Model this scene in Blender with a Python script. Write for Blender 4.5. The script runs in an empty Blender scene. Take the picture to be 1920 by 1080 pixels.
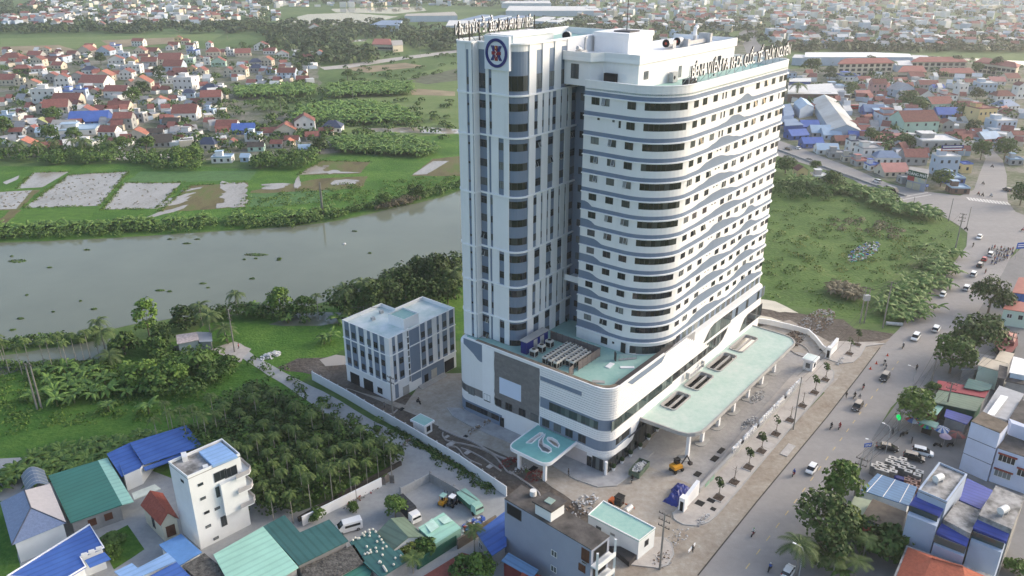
import bpy, math, random
import numpy as np
from mathutils import Vector, Matrix
from mathutils.geometry import tessellate_polygon
R = math.radians
sc = bpy.context.scene
col = sc.collection
random.seed(7)
rng = np.random.default_rng(7)

# ---------------------------------------------------------------- camera, world, sun, exposure
CAM_H, FPX, PITCH = 100.0, 1485.0, R(23.0)
cam = bpy.data.objects.new('camera', bpy.data.cameras.new('camera'))
col.objects.link(cam)
cam.location = (0, 0, CAM_H)
cam.rotation_euler = (R(90) - PITCH, 0, 0)
cam.data.sensor_width = 36.0
cam.data.lens = FPX / 1920.0 * 36.0
cam.data.clip_start = 1.0
cam.data.clip_end = 30000.0
sc.camera = cam

SUN_AZ, SUN_EL = R(72), R(24)      # azimuth clockwise from the view direction (+Y)
w = bpy.data.worlds.new('World'); sc.world = w; w.use_nodes = True
nt = w.node_tree
sky = nt.nodes.new('ShaderNodeTexSky'); sky.sky_type = 'NISHITA'; sky.sun_disc = False
sky.sun_elevation = SUN_EL; sky.sun_rotation = SUN_AZ
sky.air_density = 1.0; sky.dust_density = 4.0; sky.ozone_density = 1.0
bg = nt.nodes['Background']; bg.inputs['Strength'].default_value = 0.15
nt.links.new(sky.outputs[0], bg.inputs['Color'])
sun = bpy.data.objects.new('sun', bpy.data.lights.new('sun', 'SUN')); col.objects.link(sun)
sun.data.energy = 0.5; sun.data.angle = R(20); sun.data.color = (1.0, 0.965, 0.92)
sd = Vector((math.sin(SUN_AZ) * math.cos(SUN_EL), math.cos(SUN_AZ) * math.cos(SUN_EL), math.sin(SUN_EL)))
sun.rotation_euler = (-sd).to_track_quat('-Z', 'Y').to_euler()
sun.location = (200, 100, 300)
vs = sc.view_settings
vs.view_transform = 'Standard'; vs.look = 'None'; vs.gamma = 1.0; vs.exposure = 1.14
try: vs.use_curve_mapping = False
except Exception: pass
sc.cycles.max_bounces = 6; sc.cycles.diffuse_bounces = 3; sc.cycles.volume_bounces = 1
sc.cycles.transparent_max_bounces = 4; sc.cycles.glossy_bounces = 2
sc.cycles.use_denoising = True

# ---------------------------------------------------------------- survey: pixel -> ground point, hospital frame
CP, SP = math.cos(PITCH), math.sin(PITCH)
def G(x, y, z=0.0):
    dx = (x - 960) / FPX; dy = -(y - 540) / FPX
    dz = -SP + dy * CP
    t = (z - CAM_H) / dz
    return (dx * t, (CP + dy * SP) * t)
HO = (19.614, 136.323)              # near corner of the hospital
HA = R(51.0)                        # its long axis
def W(u, v): return (HO[0] + u * math.cos(HA) - v * math.sin(HA), HO[1] + u * math.sin(HA) + v * math.cos(HA))

# ---------------------------------------------------------------- materials
MATS = {}
def mat(name, rgb, rough=0.8, var=0.12, scale=0.6, bump=0.0, bscale=None, spec=0.3, metal=0.0, hue=None, rnd=0.0, emit=None, seam=None):
    """plain procedural paint / stone / leaf: two octaves of noise over position, optional second colour, per-object drift"""
    if name in MATS: return MATS[name]
    m = bpy.data.materials.new(name); m.use_nodes = True
    n = m.node_tree; b = n.nodes['Principled BSDF']
    b.inputs['Roughness'].default_value = rough
    b.inputs['Metallic'].default_value = metal
    b.inputs['Specular IOR Level'].default_value = spec
    g = n.nodes.new('ShaderNodeNewGeometry')
    nz = n.nodes.new('ShaderNodeTexNoise'); nz.inputs['Scale'].default_value = scale; nz.inputs['Detail'].default_value = 4; nz.inputs['Roughness'].default_value = 0.62
    n.links.new(g.outputs['Position'], nz.inputs['Vector'])
    rp = n.nodes.new('ShaderNodeValToRGB')
    c2 = hue if hue else tuple(min(1, c * (1 + var)) for c in rgb)
    c1 = tuple(c * (1 - var) for c in rgb)
    rp.color_ramp.elements[0].position = 0.34; rp.color_ramp.elements[1].position = 0.66
    rp.color_ramp.elements[0].color = (*c1, 1); rp.color_ramp.elements[1].color = (*c2, 1)
    n.links.new(nz.outputs['Fac'], rp.inputs['Fac'])
    out = rp.outputs['Color']
    if rnd:
        oi = n.nodes.new('ShaderNodeObjectInfo'); mr = n.nodes.new('ShaderNodeMapRange')
        mr.inputs['To Min'].default_value = 1 - rnd; mr.inputs['To Max'].default_value = 1 + rnd
        n.links.new(oi.outputs['Random'], mr.inputs['Value'])
        mx = n.nodes.new('ShaderNodeHueSaturation')
        n.links.new(mr.outputs[0], mx.inputs['Value']); n.links.new(out, mx.inputs['Color']); out = mx.outputs['Color']
    if seam:                                                             # sheet laps: thin darker lines at a pitch, square to the ridge
        mp = n.nodes.new('ShaderNodeMapping'); mp.vector_type = 'TEXTURE'; mp.inputs['Rotation'].default_value = (0, 0, seam[1])
        n.links.new(g.outputs['Position'], mp.inputs['Vector'])
        wv = n.nodes.new('ShaderNodeTexWave'); wv.inputs['Scale'].default_value = 0.314 / seam[0]; wv.inputs['Distortion'].default_value = 0.15
        n.links.new(mp.outputs[0], wv.inputs['Vector'])
        r2 = n.nodes.new('ShaderNodeValToRGB'); r2.color_ramp.elements[0].position = 0.0; r2.color_ramp.elements[0].color = (seam[2],) * 3 + (1,); r2.color_ramp.elements[1].position = 0.35; r2.color_ramp.elements[1].color = (1, 1, 1, 1)
        n.links.new(wv.outputs['Fac'], r2.inputs['Fac'])
        mu = n.nodes.new('ShaderNodeMix'); mu.data_type = 'RGBA'; mu.blend_type = 'MULTIPLY'; mu.inputs[0].default_value = 1.0
        n.links.new(out, mu.inputs[6]); n.links.new(r2.outputs[0], mu.inputs[7]); out = mu.outputs[2]
    n.links.new(out, b.inputs['Base Color'])
    if bump:
        nb = n.nodes.new('ShaderNodeTexNoise'); nb.inputs['Scale'].default_value = bscale or scale * 4; nb.inputs['Detail'].default_value = 3
        n.links.new(g.outputs['Position'], nb.inputs['Vector'])
        bp = n.nodes.new('ShaderNodeBump'); bp.inputs['Strength'].default_value = min(1, bump); bp.inputs['Distance'].default_value = 0.3
        n.links.new(nb.outputs['Fac'], bp.inputs['Height']); n.links.new(bp.outputs[0], b.inputs['Normal'])
    if emit:
        b.inputs['Emission Color'].default_value = (*emit, 1); b.inputs['Emission Strength'].default_value = 1.0
    MATS[name] = m
    return m
def glassmat(name, a, b_, rough=0.06):
    """window glass: dark room behind, mirror of the sky, each pane with its own curtain"""
    if name in MATS: return MATS[name]
    m = mat(name, a, rough, 0.3, 0.5, spec=0.6)
    n = m.node_tree; b = n.nodes['Principled BSDF']
    oi = n.nodes.new('ShaderNodeObjectInfo'); rp = n.nodes.new('ShaderNodeValToRGB')
    rp.color_ramp.elements[0].position = 0.62; rp.color_ramp.elements[0].color = (*a, 1)
    rp.color_ramp.elements[1].position = 1.0; rp.color_ramp.elements[1].color = (*b_, 1)
    n.links.new(oi.outputs['Random'], rp.inputs['Fac']); n.links.new(rp.outputs[0], b.inputs['Base Color'])
    return m
def ramp_ground(name, stops, scale, detail=6, rough=0.9, bump=0.3, bscale=1.2, scale2=None, stretch=None, rot=0.0):
    """ground cover: several colours along one fractal noise, with finer noise laid over it"""
    if name in MATS: return MATS[name]
    m = bpy.data.materials.new(name); m.use_nodes = True
    n = m.node_tree; b = n.nodes['Principled BSDF']; b.inputs['Roughness'].default_value = rough; b.inputs['Specular IOR Level'].default_value = 0.2
    g = n.nodes.new('ShaderNodeNewGeometry'); vec = g.outputs['Position']
    mp = n.nodes.new('ShaderNodeMapping'); mp.inputs['Rotation'].default_value = (0, 0, rot)
    if stretch: mp.inputs['Scale'].default_value = stretch
    n.links.new(vec, mp.inputs['Vector'])
    nz = n.nodes.new('ShaderNodeTexNoise'); nz.inputs['Scale'].default_value = scale; nz.inputs['Detail'].default_value = detail; nz.inputs['Roughness'].default_value = 0.65
    n.links.new(mp.outputs[0], nz.inputs['Vector'])
    fac = nz.outputs['Fac']
    if scale2:
        n2 = n.nodes.new('ShaderNodeTexNoise'); n2.inputs['Scale'].default_value = scale2; n2.inputs['Detail'].default_value = 4; n2.inputs['Roughness'].default_value = 0.7
        n.links.new(vec, n2.inputs['Vector'])
        mm = n.nodes.new('ShaderNodeMix'); mm.inputs[0].default_value = 0.45
        n.links.new(fac, mm.inputs[2]); n.links.new(n2.outputs['Fac'], mm.inputs[3]); fac = mm.outputs[0]
    rp = n.nodes.new('ShaderNodeValToRGB'); e = rp.color_ramp.elements
    while len(e) < len(stops): e.new(0.5)
    for i, (p, c) in enumerate(stops): e[i].position = p; e[i].color = (*c, 1)
    n.links.new(fac, rp.inputs['Fac']); n.links.new(rp.outputs[0], b.inputs['Base Color'])
    if bump:
        nb = n.nodes.new('ShaderNodeTexNoise'); nb.inputs['Scale'].default_value = bscale; nb.inputs['Detail'].default_value = 4
        n.links.new(vec, nb.inputs['Vector'])
        bp = n.nodes.new('ShaderNodeBump'); bp.inputs['Strength'].default_value = bump; bp.inputs['Distance'].default_value = 0.4
        n.links.new(nb.outputs['Fac'], bp.inputs['Height']); n.links.new(bp.outputs[0], b.inputs['Normal'])
    MATS[name] = m
    return m
def watermat(name, deep, rough=0.08, bscale=0.8, bump=0.12):
    if name in MATS: return MATS[name]
    m = mat(name, deep, rough, 0.1, 0.02, spec=0.5)
    n = m.node_tree; b = n.nodes['Principled BSDF']; b.inputs['IOR'].default_value = 1.33
    g = n.nodes.new('ShaderNodeNewGeometry')
    mp = n.nodes.new('ShaderNodeMapping'); mp.inputs['Scale'].default_value = (1, 2.2, 1); mp.inputs['Rotation'].default_value = (0, 0, 0.35)
    nb = n.nodes.new('ShaderNodeTexNoise'); nb.inputs['Scale'].default_value = bscale; nb.inputs['Detail'].default_value = 3
    n.links.new(g.outputs['Position'], mp.inputs['Vector']); n.links.new(mp.outputs[0], nb.inputs['Vector'])
    bp = n.nodes.new('ShaderNodeBump'); bp.inputs['Strength'].default_value = bump; bp.inputs['Distance'].default_value = 0.1
    n.links.new(nb.outputs['Fac'], bp.inputs['Height']); n.links.new(bp.outputs[0], b.inputs['Normal'])
    return m


TRIM = mat('white_trim', (0.84, 0.84, 0.84), 0.6, 0.02, 0.5)
WHITE = ramp_ground('white_render', [(0.3, (0.70, 0.70, 0.69)), (0.45, (0.77, 0.77, 0.765)), (0.7, (0.81, 0.81, 0.81))], 0.7, 6, 0.7, 0.0, scale2=0.2, stretch=(1, 1, 0.06))
BLUE = ramp_ground('slate_blue_paint', [(0.3, (0.15, 0.195, 0.265)), (0.5, (0.17, 0.22, 0.295)), (0.7, (0.195, 0.245, 0.32))], 0.6, 5, 0.6, 0.0, scale2=0.2, stretch=(1, 1, 0.08))
GLASS = glassmat('dark_glass', (0.018, 0.022, 0.026), (0.20, 0.22, 0.22))
GLASSC = glassmat('curtain_glass', (0.03, 0.05, 0.05), (0.14, 0.18, 0.17))
FRAME = mat('grey_frame', (0.06, 0.065, 0.075), 0.5, 0.05)
MINT = ramp_ground('mint_waterproofing', [(0.28, (0.22, 0.41, 0.37)), (0.45, (0.29, 0.48, 0.43)), (0.58, (0.34, 0.52, 0.465)), (0.72, (0.47, 0.56, 0.52))], 0.16, 7, 0.5, 0.0, scale2=1.1)
CONC = mat('bare_concrete', (0.26, 0.255, 0.25), 0.9, 0.22, 0.5, 0.15)
GREYC = mat('grey_concrete', (0.36, 0.355, 0.345), 0.9, 0.12, 0.3)
STEEL = mat('dark_steel', (0.05, 0.045, 0.045), 0.55, 0.15, 2)
GALV = mat('galvanised_steel', (0.42, 0.43, 0.44), 0.5, 0.1, 2, metal=0.3)
DARK = mat('dark_void', (0.015, 0.015, 0.017), 0.9, 0.1)

# ---------------------------------------------------------------- meshes
class MB:
    def __init__(self): self.v = []; self.f = []; self.m = []
    def add(self, vs_, fs, mi=0):
        o = len(self.v); self.v += [tuple(p) for p in vs_]
        for f in fs: self.f.append([i + o for i in f]); self.m.append(mi)
        return self
    def quad(self, a, b, c, d, mi=0): return self.add([a, b, c, d], [(0, 1, 2, 3)], mi)
    def box(self, x0, x1, y0, y1, z0, z1, mi=0, top=None):
        self.add([(x0, y0, z0), (x1, y0, z0), (x1, y1, z0), (x0, y1, z0), (x0, y0, z1), (x1, y0, z1), (x1, y1, z1), (x0, y1, z1)],
                 [(3, 2, 1, 0), (0, 1, 5, 4), (1, 2, 6, 5), (2, 3, 7, 6), (3, 0, 4, 7)], mi)
        self.add([(x0, y0, z1), (x1, y0, z1), (x1, y1, z1), (x0, y1, z1)], [(0, 1, 2, 3)], mi if top is None else top)
        return self
    def obox(self, cx, cy, z0, z1, lx, ly, a=0.0, mi=0, top=None):
        c, s = math.cos(a), math.sin(a)
        P = [(cx + x * c - y * s, cy + x * s + y * c) for x, y in ((-lx / 2, -ly / 2), (lx / 2, -ly / 2), (lx / 2, ly / 2), (-lx / 2, ly / 2))]
        return self.prism(P, z0, z1, mi, top)
    def prism(self, P, z0, z1, mi=0, top=None, bottom=False):
        n = len(P)
        z0s = z0 if isinstance(z0, (list, tuple)) else [z0] * n
        z1s = z1 if isinstance(z1, (list, tuple)) else [z1] * n
        if sum(P[i][0] * P[(i + 1) % n][1] - P[(i + 1) % n][0] * P[i][1] for i in range(n)) < 0: P = P[::-1]; z0s = z0s[::-1]; z1s = z1s[::-1]
        self.add([(p[0], p[1], z) for p, z in zip(P, z0s)] + [(p[0], p[1], z) for p, z in zip(P, z1s)],
                 [(i, (i + 1) % n, n + (i + 1) % n, n + i) for i in range(n)], mi)
        if top != -1: self.add([(p[0], p[1], z) for p, z in zip(P, z1s)], [tuple(range(n))], mi if top is None else top)
        if bottom: self.add([(p[0], p[1], z) for p, z in zip(P, z0s)], [tuple(range(n))[::-1]], mi)
        return self
    def tube(self, a, b, r, n=6, mi=0, r2=None):
        a, b = Vector(a), Vector(b); d = (b - a)
        if d.length < 1e-6: return self
        q = d.to_track_quat('Z', 'Y'); r2 = r if r2 is None else r2
        V = []
        for p, rr in ((a, r), (b, r2)):
            for i in range(n):
                t = 2 * math.pi * i / n
                V.append(p + q @ Vector((rr * math.cos(t), rr * math.sin(t), 0)))
        F = [(i, (i + 1) % n, n + (i + 1) % n, n + i) for i in range(n)] + [tuple(range(n))[::-1], tuple(range(n, 2 * n))]
        return self.add(V, F, mi)
    def band(self, path, z0, z1, t0, t1, mi=0, closed=False):
        """solid strip along a plan path from offset t0 to t1 (to the right of the walking direction), z0/z1 scalar or per point"""
        n = len(path); N = []
        for i in range(n):
            a = path[i - 1] if (i > 0 or closed) else path[i]; b = path[(i + 1) % n] if (i < n - 1 or closed) else path[i]
            dx, dy = b[0] - a[0], b[1] - a[1]; l = math.hypot(dx, dy) or 1
            N.append((dy / l, -dx / l))
        z0s = z0 if isinstance(z0, (list, tuple)) else [z0] * n
        z1s = z1 if isinstance(z1, (list, tuple)) else [z1] * n
        V = []
        for (x, y), (nx, ny), a, b in zip(path, N, z0s, z1s):
            V += [(x + nx * t1, y + ny * t1, a), (x + nx * t1, y + ny * t1, b), (x + nx * t0, y + ny * t0, b), (x + nx * t0, y + ny * t0, a)]
        F = []
        for i in range(n if closed else n - 1):
            o, p = 4 * i, 4 * ((i + 1) % n)
            F += [(o, p, p + 1, o + 1), (o + 1, p + 1, p + 2, o + 2), (o + 2, p + 2, p + 3, o + 3), (o + 3, p + 3, p, o)]
        if not closed: F += [(0, 1, 2, 3), (4 * n - 1, 4 * n - 2, 4 * n - 3, 4 * n - 4)]
        return self.add(V, F, mi)
    def sphere(self, c, r, mi=0, n=8, m=5, sz=1.0, z0=-1.0):
        V = []
        for j in range(m + 1):
            ph = math.asin(z0) + (math.pi / 2 - math.asin(z0)) * j / m
            for i in range(n):
                t = 2 * math.pi * i / n
                V.append((c[0] + r * math.cos(ph) * math.cos(t), c[1] + r * math.cos(ph) * math.sin(t), c[2] + r * sz * math.sin(ph)))
        F = [(j * n + i, j * n + (i + 1) % n, (j + 1) * n + (i + 1) % n, (j + 1) * n + i) for j in range(m) for i in range(n)]
        return self.add(V, F, mi)
    def mesh(self, name, mats):
        me = bpy.data.meshes.new(name)
        me.from_pydata(self.v, [], self.f)
        for m in (mats if isinstance(mats, (list, tuple)) else [mats]): me.materials.append(m)
        if any(self.m): me.polygons.foreach_set('material_index', self.m)
        me.update()
        return me
    def build(self, name, mats, parent=None, **k): return obj(name, self.mesh(name, mats), parent, **k)

def obj(name, me, parent=None, loc=None, rot=0.0, label=None, kind=None, cat=None, group=None):
    o = bpy.data.objects.new(name, me); col.objects.link(o)
    if parent: o.parent = parent
    if loc: o.location = loc if len(loc) == 3 else (*loc, 0)
    if rot: o.rotation_euler = (0, 0, rot)
    return tag(o, label, cat, group, kind)
def tag(o, label=None, cat=None, group=None, kind=None):
    if label: o['label'] = label
    if cat: o['category'] = cat
    if group: o['group'] = group
    if kind: o['kind'] = kind
    return o
def thing(name, label, cat, loc=(0, 0, 0), rot=0.0, group=None):
    return obj(name, None, None, loc, rot, label, None, cat, group)
def copy_tree(o, parent=None):
    c = o.copy(); col.objects.link(c)
    if parent: c.parent = parent
    for ch in list(o.children): copy_tree(ch, c)
    return c
def arc(cx, cy, r, a0, a1, n=10): return [(cx + r * math.cos(R(a0 + (a1 - a0) * i / n)), cy + r * math.sin(R(a0 + (a1 - a0) * i / n))) for i in range(n + 1)]
def rrect(x0, x1, y0, y1, r, n=6):
    return arc(x1 - r, y0 + r, r, -90, 0, n) + arc(x1 - r, y1 - r, r, 0, 90, n) + arc(x0 + r, y1 - r, r, 90, 180, n) + arc(x0 + r, y0 + r, r, 180, 270, n)
def inter(tab, x):
    if x <= tab[0][0]: return tab[0][1]
    for (a, p), (b, q) in zip(tab, tab[1:]):
        if x <= b:
            t = (x - a) / (b - a); t = t * t * (3 - 2 * t)
            return p + (q - p) * t
    return tab[-1][1]
_TX = {}
def text_mesh(s, size, depth, mats, w_squeeze=1.0):
    k = (s, size, depth, mats[0].name, w_squeeze)
    if k in _TX: return _TX[k]
    cu = bpy.data.curves.new('text', 'FONT'); cu.body = s; cu.size = size; cu.extrude = depth / 2; cu.align_x = 'CENTER'; cu.offset = size * .014
    o = bpy.data.objects.new('text', cu); col.objects.link(o)
    dg = bpy.context.evaluated_depsgraph_get()
    me = bpy.data.meshes.new_from_object(o.evaluated_get(dg))
    bpy.data.objects.remove(o); bpy.data.curves.remove(cu)
    me.materials.clear()
    for m in mats: me.materials.append(m)
    for p in me.polygons: p.material_index = 0 if abs(p.normal.z) > 0.5 or len(mats) < 2 else 1
    me.transform(Matrix.Scale(w_squeeze, 4, (1, 0, 0)))
    me.transform(Matrix.Rotation(R(90), 4, 'X'))       # stands up, faces -Y
    _TX[k] = me
    return me
# ---------------------------------------------------------------- the ground and everything flat on it
def wobble(P, amp, step):
    out = []
    n = len(P)
    for i in range(n):
        a, b = P[i], P[(i + 1) % n]; l = math.hypot(b[0] - a[0], b[1] - a[1]); k = max(1, int(l / step)); k = min(k, 60)
        for j in range(k):
            t = j / k
            out.append((a[0] + (b[0] - a[0]) * t + random.uniform(-amp, amp), a[1] + (b[1] - a[1]) * t + random.uniform(-amp, amp)))
    return out
def flat(P, z):
    tr = tessellate_polygon([[Vector((x, y, 0)) for x, y in P]])
    mb = MB(); mb.add([(x, y, z) for x, y in P], [tuple(t) if (P[t[1]][0] - P[t[0]][0]) * (P[t[2]][1] - P[t[0]][1]) - (P[t[1]][1] - P[t[0]][1]) * (P[t[2]][0] - P[t[0]][0]) > 0 else tuple(t)[::-1] for t in tr])
    return mb
def sheet(name, px, z, m, amp=0.0, step=3.0, kind='structure', raw=False):
    P = list(px) if raw else [G(x, y) for x, y in px]
    if amp: P = wobble(P, amp, step)
    return flat(P, z).build(name, m, kind=kind)

GR_BASE = ramp_ground('mixed_green_ground', [(0.3, (0.040, 0.069, 0.021)), (0.45, (0.063, 0.115, 0.029)), (0.55, (0.098, 0.155, 0.046)), (0.7, (0.184, 0.196, 0.092))], 0.012, 8, scale2=0.15, bump=0.5, bscale=0.5)
GR_LUSH = ramp_ground('lush_grass', [(0.32, (0.031, 0.087, 0.012)), (0.48, (0.056, 0.138, 0.019)), (0.6, (0.102, 0.194, 0.031)), (0.75, (0.153, 0.214, 0.051))], 0.06, 6, scale2=0.7, bump=0.8, bscale=1.5)
GR_LOT = ramp_ground('overgrown_lot', [(0.32, (0.039, 0.078, 0.020)), (0.47, (0.067, 0.128, 0.027)), (0.58, (0.100, 0.168, 0.039)), (0.72, (0.191, 0.179, 0.089))], 0.05, 7, scale2=0.6, bump=1.0, bscale=1.0)
GR_FIELD = ramp_ground('pale_field', [(0.3, (0.08, 0.13, 0.04)), (0.5, (0.13, 0.19, 0.06)), (0.65, (0.17, 0.2, 0.09)), (0.75, (0.24, 0.21, 0.13))], 0.02, 6, scale2=0.25, stretch=(1, 3, 1), rot=0.9)
GR_CROP = ramp_ground('row_crop', [(0.35, (0.04, 0.10, 0.016)), (0.55, (0.08, 0.17, 0.025)), (0.7, (0.13, 0.2, 0.04))], 0.5, 3, stretch=(0.15, 1.6, 1), rot=-0.75, scale2=0.4)
TOWN = ramp_ground('town_ground', [(0.3, (0.05, 0.08, 0.03)), (0.45, (0.09, 0.115, 0.055)), (0.55, (0.2, 0.19, 0.16)), (0.75, (0.32, 0.30, 0.27))], 0.05, 6, scale2=0.35)
MUD = ramp_ground('paddy_mud', [(0.35, (0.10, 0.085, 0.045)), (0.5, (0.14, 0.125, 0.06)), (0.65, (0.10, 0.14, 0.04))], 0.12, 5, stretch=(1, 0.4, 1), rot=0.6)
SOIL = ramp_ground('dark_soil', [(0.3, (0.060, 0.047, 0.038)), (0.5, (0.102, 0.085, 0.072)), (0.7, (0.170, 0.153, 0.136))], 0.15, 6, scale2=1.2, bump=1.0, bscale=0.8)
ROADM = ramp_ground('dusty_asphalt', [(0.3, (0.247, 0.236, 0.227)), (0.5, (0.287, 0.274, 0.265)), (0.7, (0.334, 0.321, 0.308))], 0.05, 5, scale2=0.5, stretch=(0.25, 2.0, 1), rot=-R(51), bump=0.05)
ROADG = ramp_ground('grey_asphalt', [(0.3, (0.164, 0.162, 0.161)), (0.5, (0.211, 0.207, 0.205)), (0.7, (0.246, 0.244, 0.241))], 0.06, 5, scale2=0.5, bump=0.05)
YARD = ramp_ground('dusty_yard_concrete', [(0.3, (0.212, 0.177, 0.139)), (0.45, (0.304, 0.269, 0.226)), (0.58, (0.373, 0.344, 0.306)), (0.72, (0.477, 0.448, 0.404))], 0.09, 6, scale2=0.7, bump=0.1)
YARDG = ramp_ground('grey_yard_concrete', [(0.3, (0.241, 0.236, 0.230)), (0.5, (0.322, 0.313, 0.305)), (0.7, (0.414, 0.402, 0.391))], 0.12, 6, scale2=0.9, bump=0.1)
DIRT = ramp_ground('sandy_shoulder', [(0.3, (0.183, 0.144, 0.110)), (0.43, (0.273, 0.230, 0.186)), (0.57, (0.343, 0.309, 0.261)), (0.72, (0.472, 0.446, 0.403))], 0.12, 7, scale2=0.8, bump=0.15)
PAVE = ramp_ground('pale_pavement', [(0.3, (0.33, 0.30, 0.275)), (0.5, (0.42, 0.39, 0.36)), (0.7, (0.5, 0.47, 0.44))], 0.2, 5, scale2=1.0, bump=0.05)
ALLEY = ramp_ground('alley_concrete', [(0.3, (0.265, 0.270, 0.270)), (0.5, (0.333, 0.339, 0.339)), (0.7, (0.402, 0.408, 0.402))], 0.12, 6, scale2=0.9, bump=0.05)
RIVER = watermat('river_water', (0.155, 0.172, 0.128), 0.07, 0.9, 0.08)
POND = watermat('muddy_water', (0.36, 0.32, 0.27), 0.06, 0.5, 0.03)

sheet('ground', [(-9000, -400), (9000, -400), (9000, 16000), (-9000, 16000)], 0.0, GR_BASE, raw=True)
# the river and the still water beside it
sheet('river', [(-260, 470), (0, 455), (150, 450), (300, 441), (420, 434), (560, 424), (640, 413), (700, 400), (760, 386), (830, 370), (880, 352), (980, 326), (1075, 300), (1075, 420),
                (940, 490), (860, 503), (780, 518), (700, 540), (640, 558), (560, 580), (500, 590), (430, 585), (330, 597), (260, 606), (190, 622), (60, 646), (0, 655), (-260, 700)], 0.05, RIVER, 0.5, 5)
sheet('pond', [(-120, 700), (0, 668), (80, 655), (150, 645), (205, 636), (215, 650), (190, 676), (120, 686), (40, 694), (-120, 740)], 0.05, RIVER, 0.4, 4)
sheet('pond', [(505, 610), (560, 588), (620, 585), (660, 590), (640, 606), (600, 612), (560, 612)], 0.05, RIVER, 0.5, 3)
sheet('pond', [(598, 676), (632, 664), (655, 668), (672, 680), (640, 684), (612, 686)], 0.055, POND, 0.5, 3)
# belts of fields
sheet('river_meadow', [(-300, 330), (0, 312), (300, 306), (480, 318), (600, 300), (700, 268), (860, 235), (1000, 215), (1075, 300), (880, 350), (760, 384), (640, 411), (420, 432), (150, 447), (-300, 470)], 0.02, GR_LUSH, 1.5, 12)
sheet('near_meadow', [(-200, 700), (60, 690), (200, 660), (330, 640), (430, 590), (560, 590), (700, 560), (880, 520), (870, 640), (640, 660), (560, 720), (740, 880), (520, 960), (300, 900), (0, 930), (-200, 950)], 0.02, GR_LUSH, 1.0, 8)
sheet('vacant_lot', [(1400, 330), (1480, 330), (1600, 340), (1665, 380), (1710, 396), (1765, 406), (1798, 428), (1810, 455), (1778, 504), (1722, 562), (1690, 612), (1600, 600), (1520, 580), (1420, 560), (1300, 480)], 0.03, GR_LOT, 0.8, 6)
for p in ([(640, 190), (880, 105), (880, 250), (700, 262), (600, 245)], [(0, 72), (300, 66), (420, 62), (400, 75), (260, 84), (0, 98)], [(620, 88), (740, 60), (870, 58), (870, 85), (700, 100)]):
    sheet('field', p, 0.03, GR_FIELD, 2, 20)
for p, m in (([(1060, 125), (1240, 118), (1340, 122), (1320, 128), (1150, 131)], 'tan'), ([(760, 150), (860, 128), (868, 150), (800, 158)], 'dk'), ([(770, 166), (855, 172), (855, 180), (770, 178)], 'tan'), ([(640, 128), (760, 118), (800, 124), (690, 136)], 'tan'), ([(0, 88), (110, 84), (150, 96), (0, 104)], 'tan'), ([(190, 76), (330, 70), (340, 80), (210, 90)], 'tan')):
    sheet('tilled_plot', [(x, y) for x, y in p], 0.05, mat('tan_plot', (0.25, 0.20, 0.13), 0.95, 0.25, 0.05) if m == 'tan' else mat('dark_plot', (0.10, 0.11, 0.07), 0.95, 0.3, 0.1), 1, 15)
# paddies beside the river: flooded, muddy and planted
PADDY = ramp_ground('flooded_field', [(0.27, (0.118, 0.111, 0.059)), (0.36, (0.222, 0.192, 0.148)), (0.5, (0.326, 0.296, 0.259)), (0.7, (0.400, 0.370, 0.333))], 0.10, 7, 0.14, 0.0, scale2=0.9, stretch=(1, 0.3, 1), rot=0.75)
for p in ([(32, 354), (62, 324), (130, 322), (80, 351)], [(45, 390), (130, 328), (240, 322), (186, 386)], [(193, 393), (233, 343), (340, 343), (295, 391)], [(773, 328), (812, 302), (842, 302), (800, 327)],
          [(560, 328), (590, 308), (602, 316), (612, 325)], [(-60, 368), (8, 360), (60, 357), (30, 392), (-60, 394)], [(5, 342), (36, 329), (34, 336), (12, 346)]):
    sheet('flooded_paddy', p, 0.06, PADDY, 0.15, 2.5)
for p in ([(0, 360), (75, 356), (34, 394), (-40, 394)], [(298, 398), (358, 348), (465, 342), (460, 388), (312, 398)], [(470, 358), (600, 335), (690, 330), (680, 352), (560, 362), (470, 362)], [(560, 328), (602, 301), (695, 304), (674, 326)], [(770, 330), (812, 298), (870, 292), (870, 330)], [(20, 394), (40, 394), (10, 420), (-10, 420)]):
    sheet('muddy_paddy', p, 0.045, MUD, 0.4, 3)
for i, (x, y, a, b, t) in enumerate([(318, 396, 3, 12, -.5), (322, 380, 4, 10, -.5), (330, 372, 3, 9, -.5), (348, 366, 2, 8, -.6), (362, 355, 2, 7, -.8), (436, 352, 5, 14, .6), (446, 350, 4, 12, .4), (440, 360, 6, 9, .3), (436, 370, 6, 8, .4), (445, 377, 6, 9, .2), (434, 384, 7, 6, .1), (512, 352, 5, 6, 0), (520, 347, 7, 3, 0), (557, 344, 2, 12, .2), (640, 343, 7, 5, 0), (650, 339, 7, 3, 0), (623, 323, 5, 4, 0), (640, 324, 9, 2, 0), (610, 312, 2, 2, 0), (588, 318, 6, 5, .5)]):
    c = G(x, y); P = [(c[0] + a * math.cos(k) * random.uniform(.5, 1.2), c[1] + b * math.sin(k) * random.uniform(.5, 1.2)) for k in np.linspace(0, 5.7, 11)]
    P = [(c[0] + (q[0] - c[0]) * math.cos(t) - (q[1] - c[1]) * math.sin(t), c[1] + (q[0] - c[0]) * math.sin(t) + (q[1] - c[1]) * math.cos(t)) for q in P]
    sheet('standing_water', P, 0.07 + 0.006 * i, PADDY, 0.2, 1.5, raw=True)
sheet('vegetable_rows', [(15, 420), (50, 394), (180, 392), (160, 424), (80, 430)], 0.05, GR_CROP, 0.4, 4)
sheet('green_crop', [(240, 340), (262, 322), (480, 320), (470, 338), (330, 342)], 0.05, mat('green_crop', (0.07, 0.15, 0.045), 0.9, 0.15, 0.3, 0.5), 0.4, 4)
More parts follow.
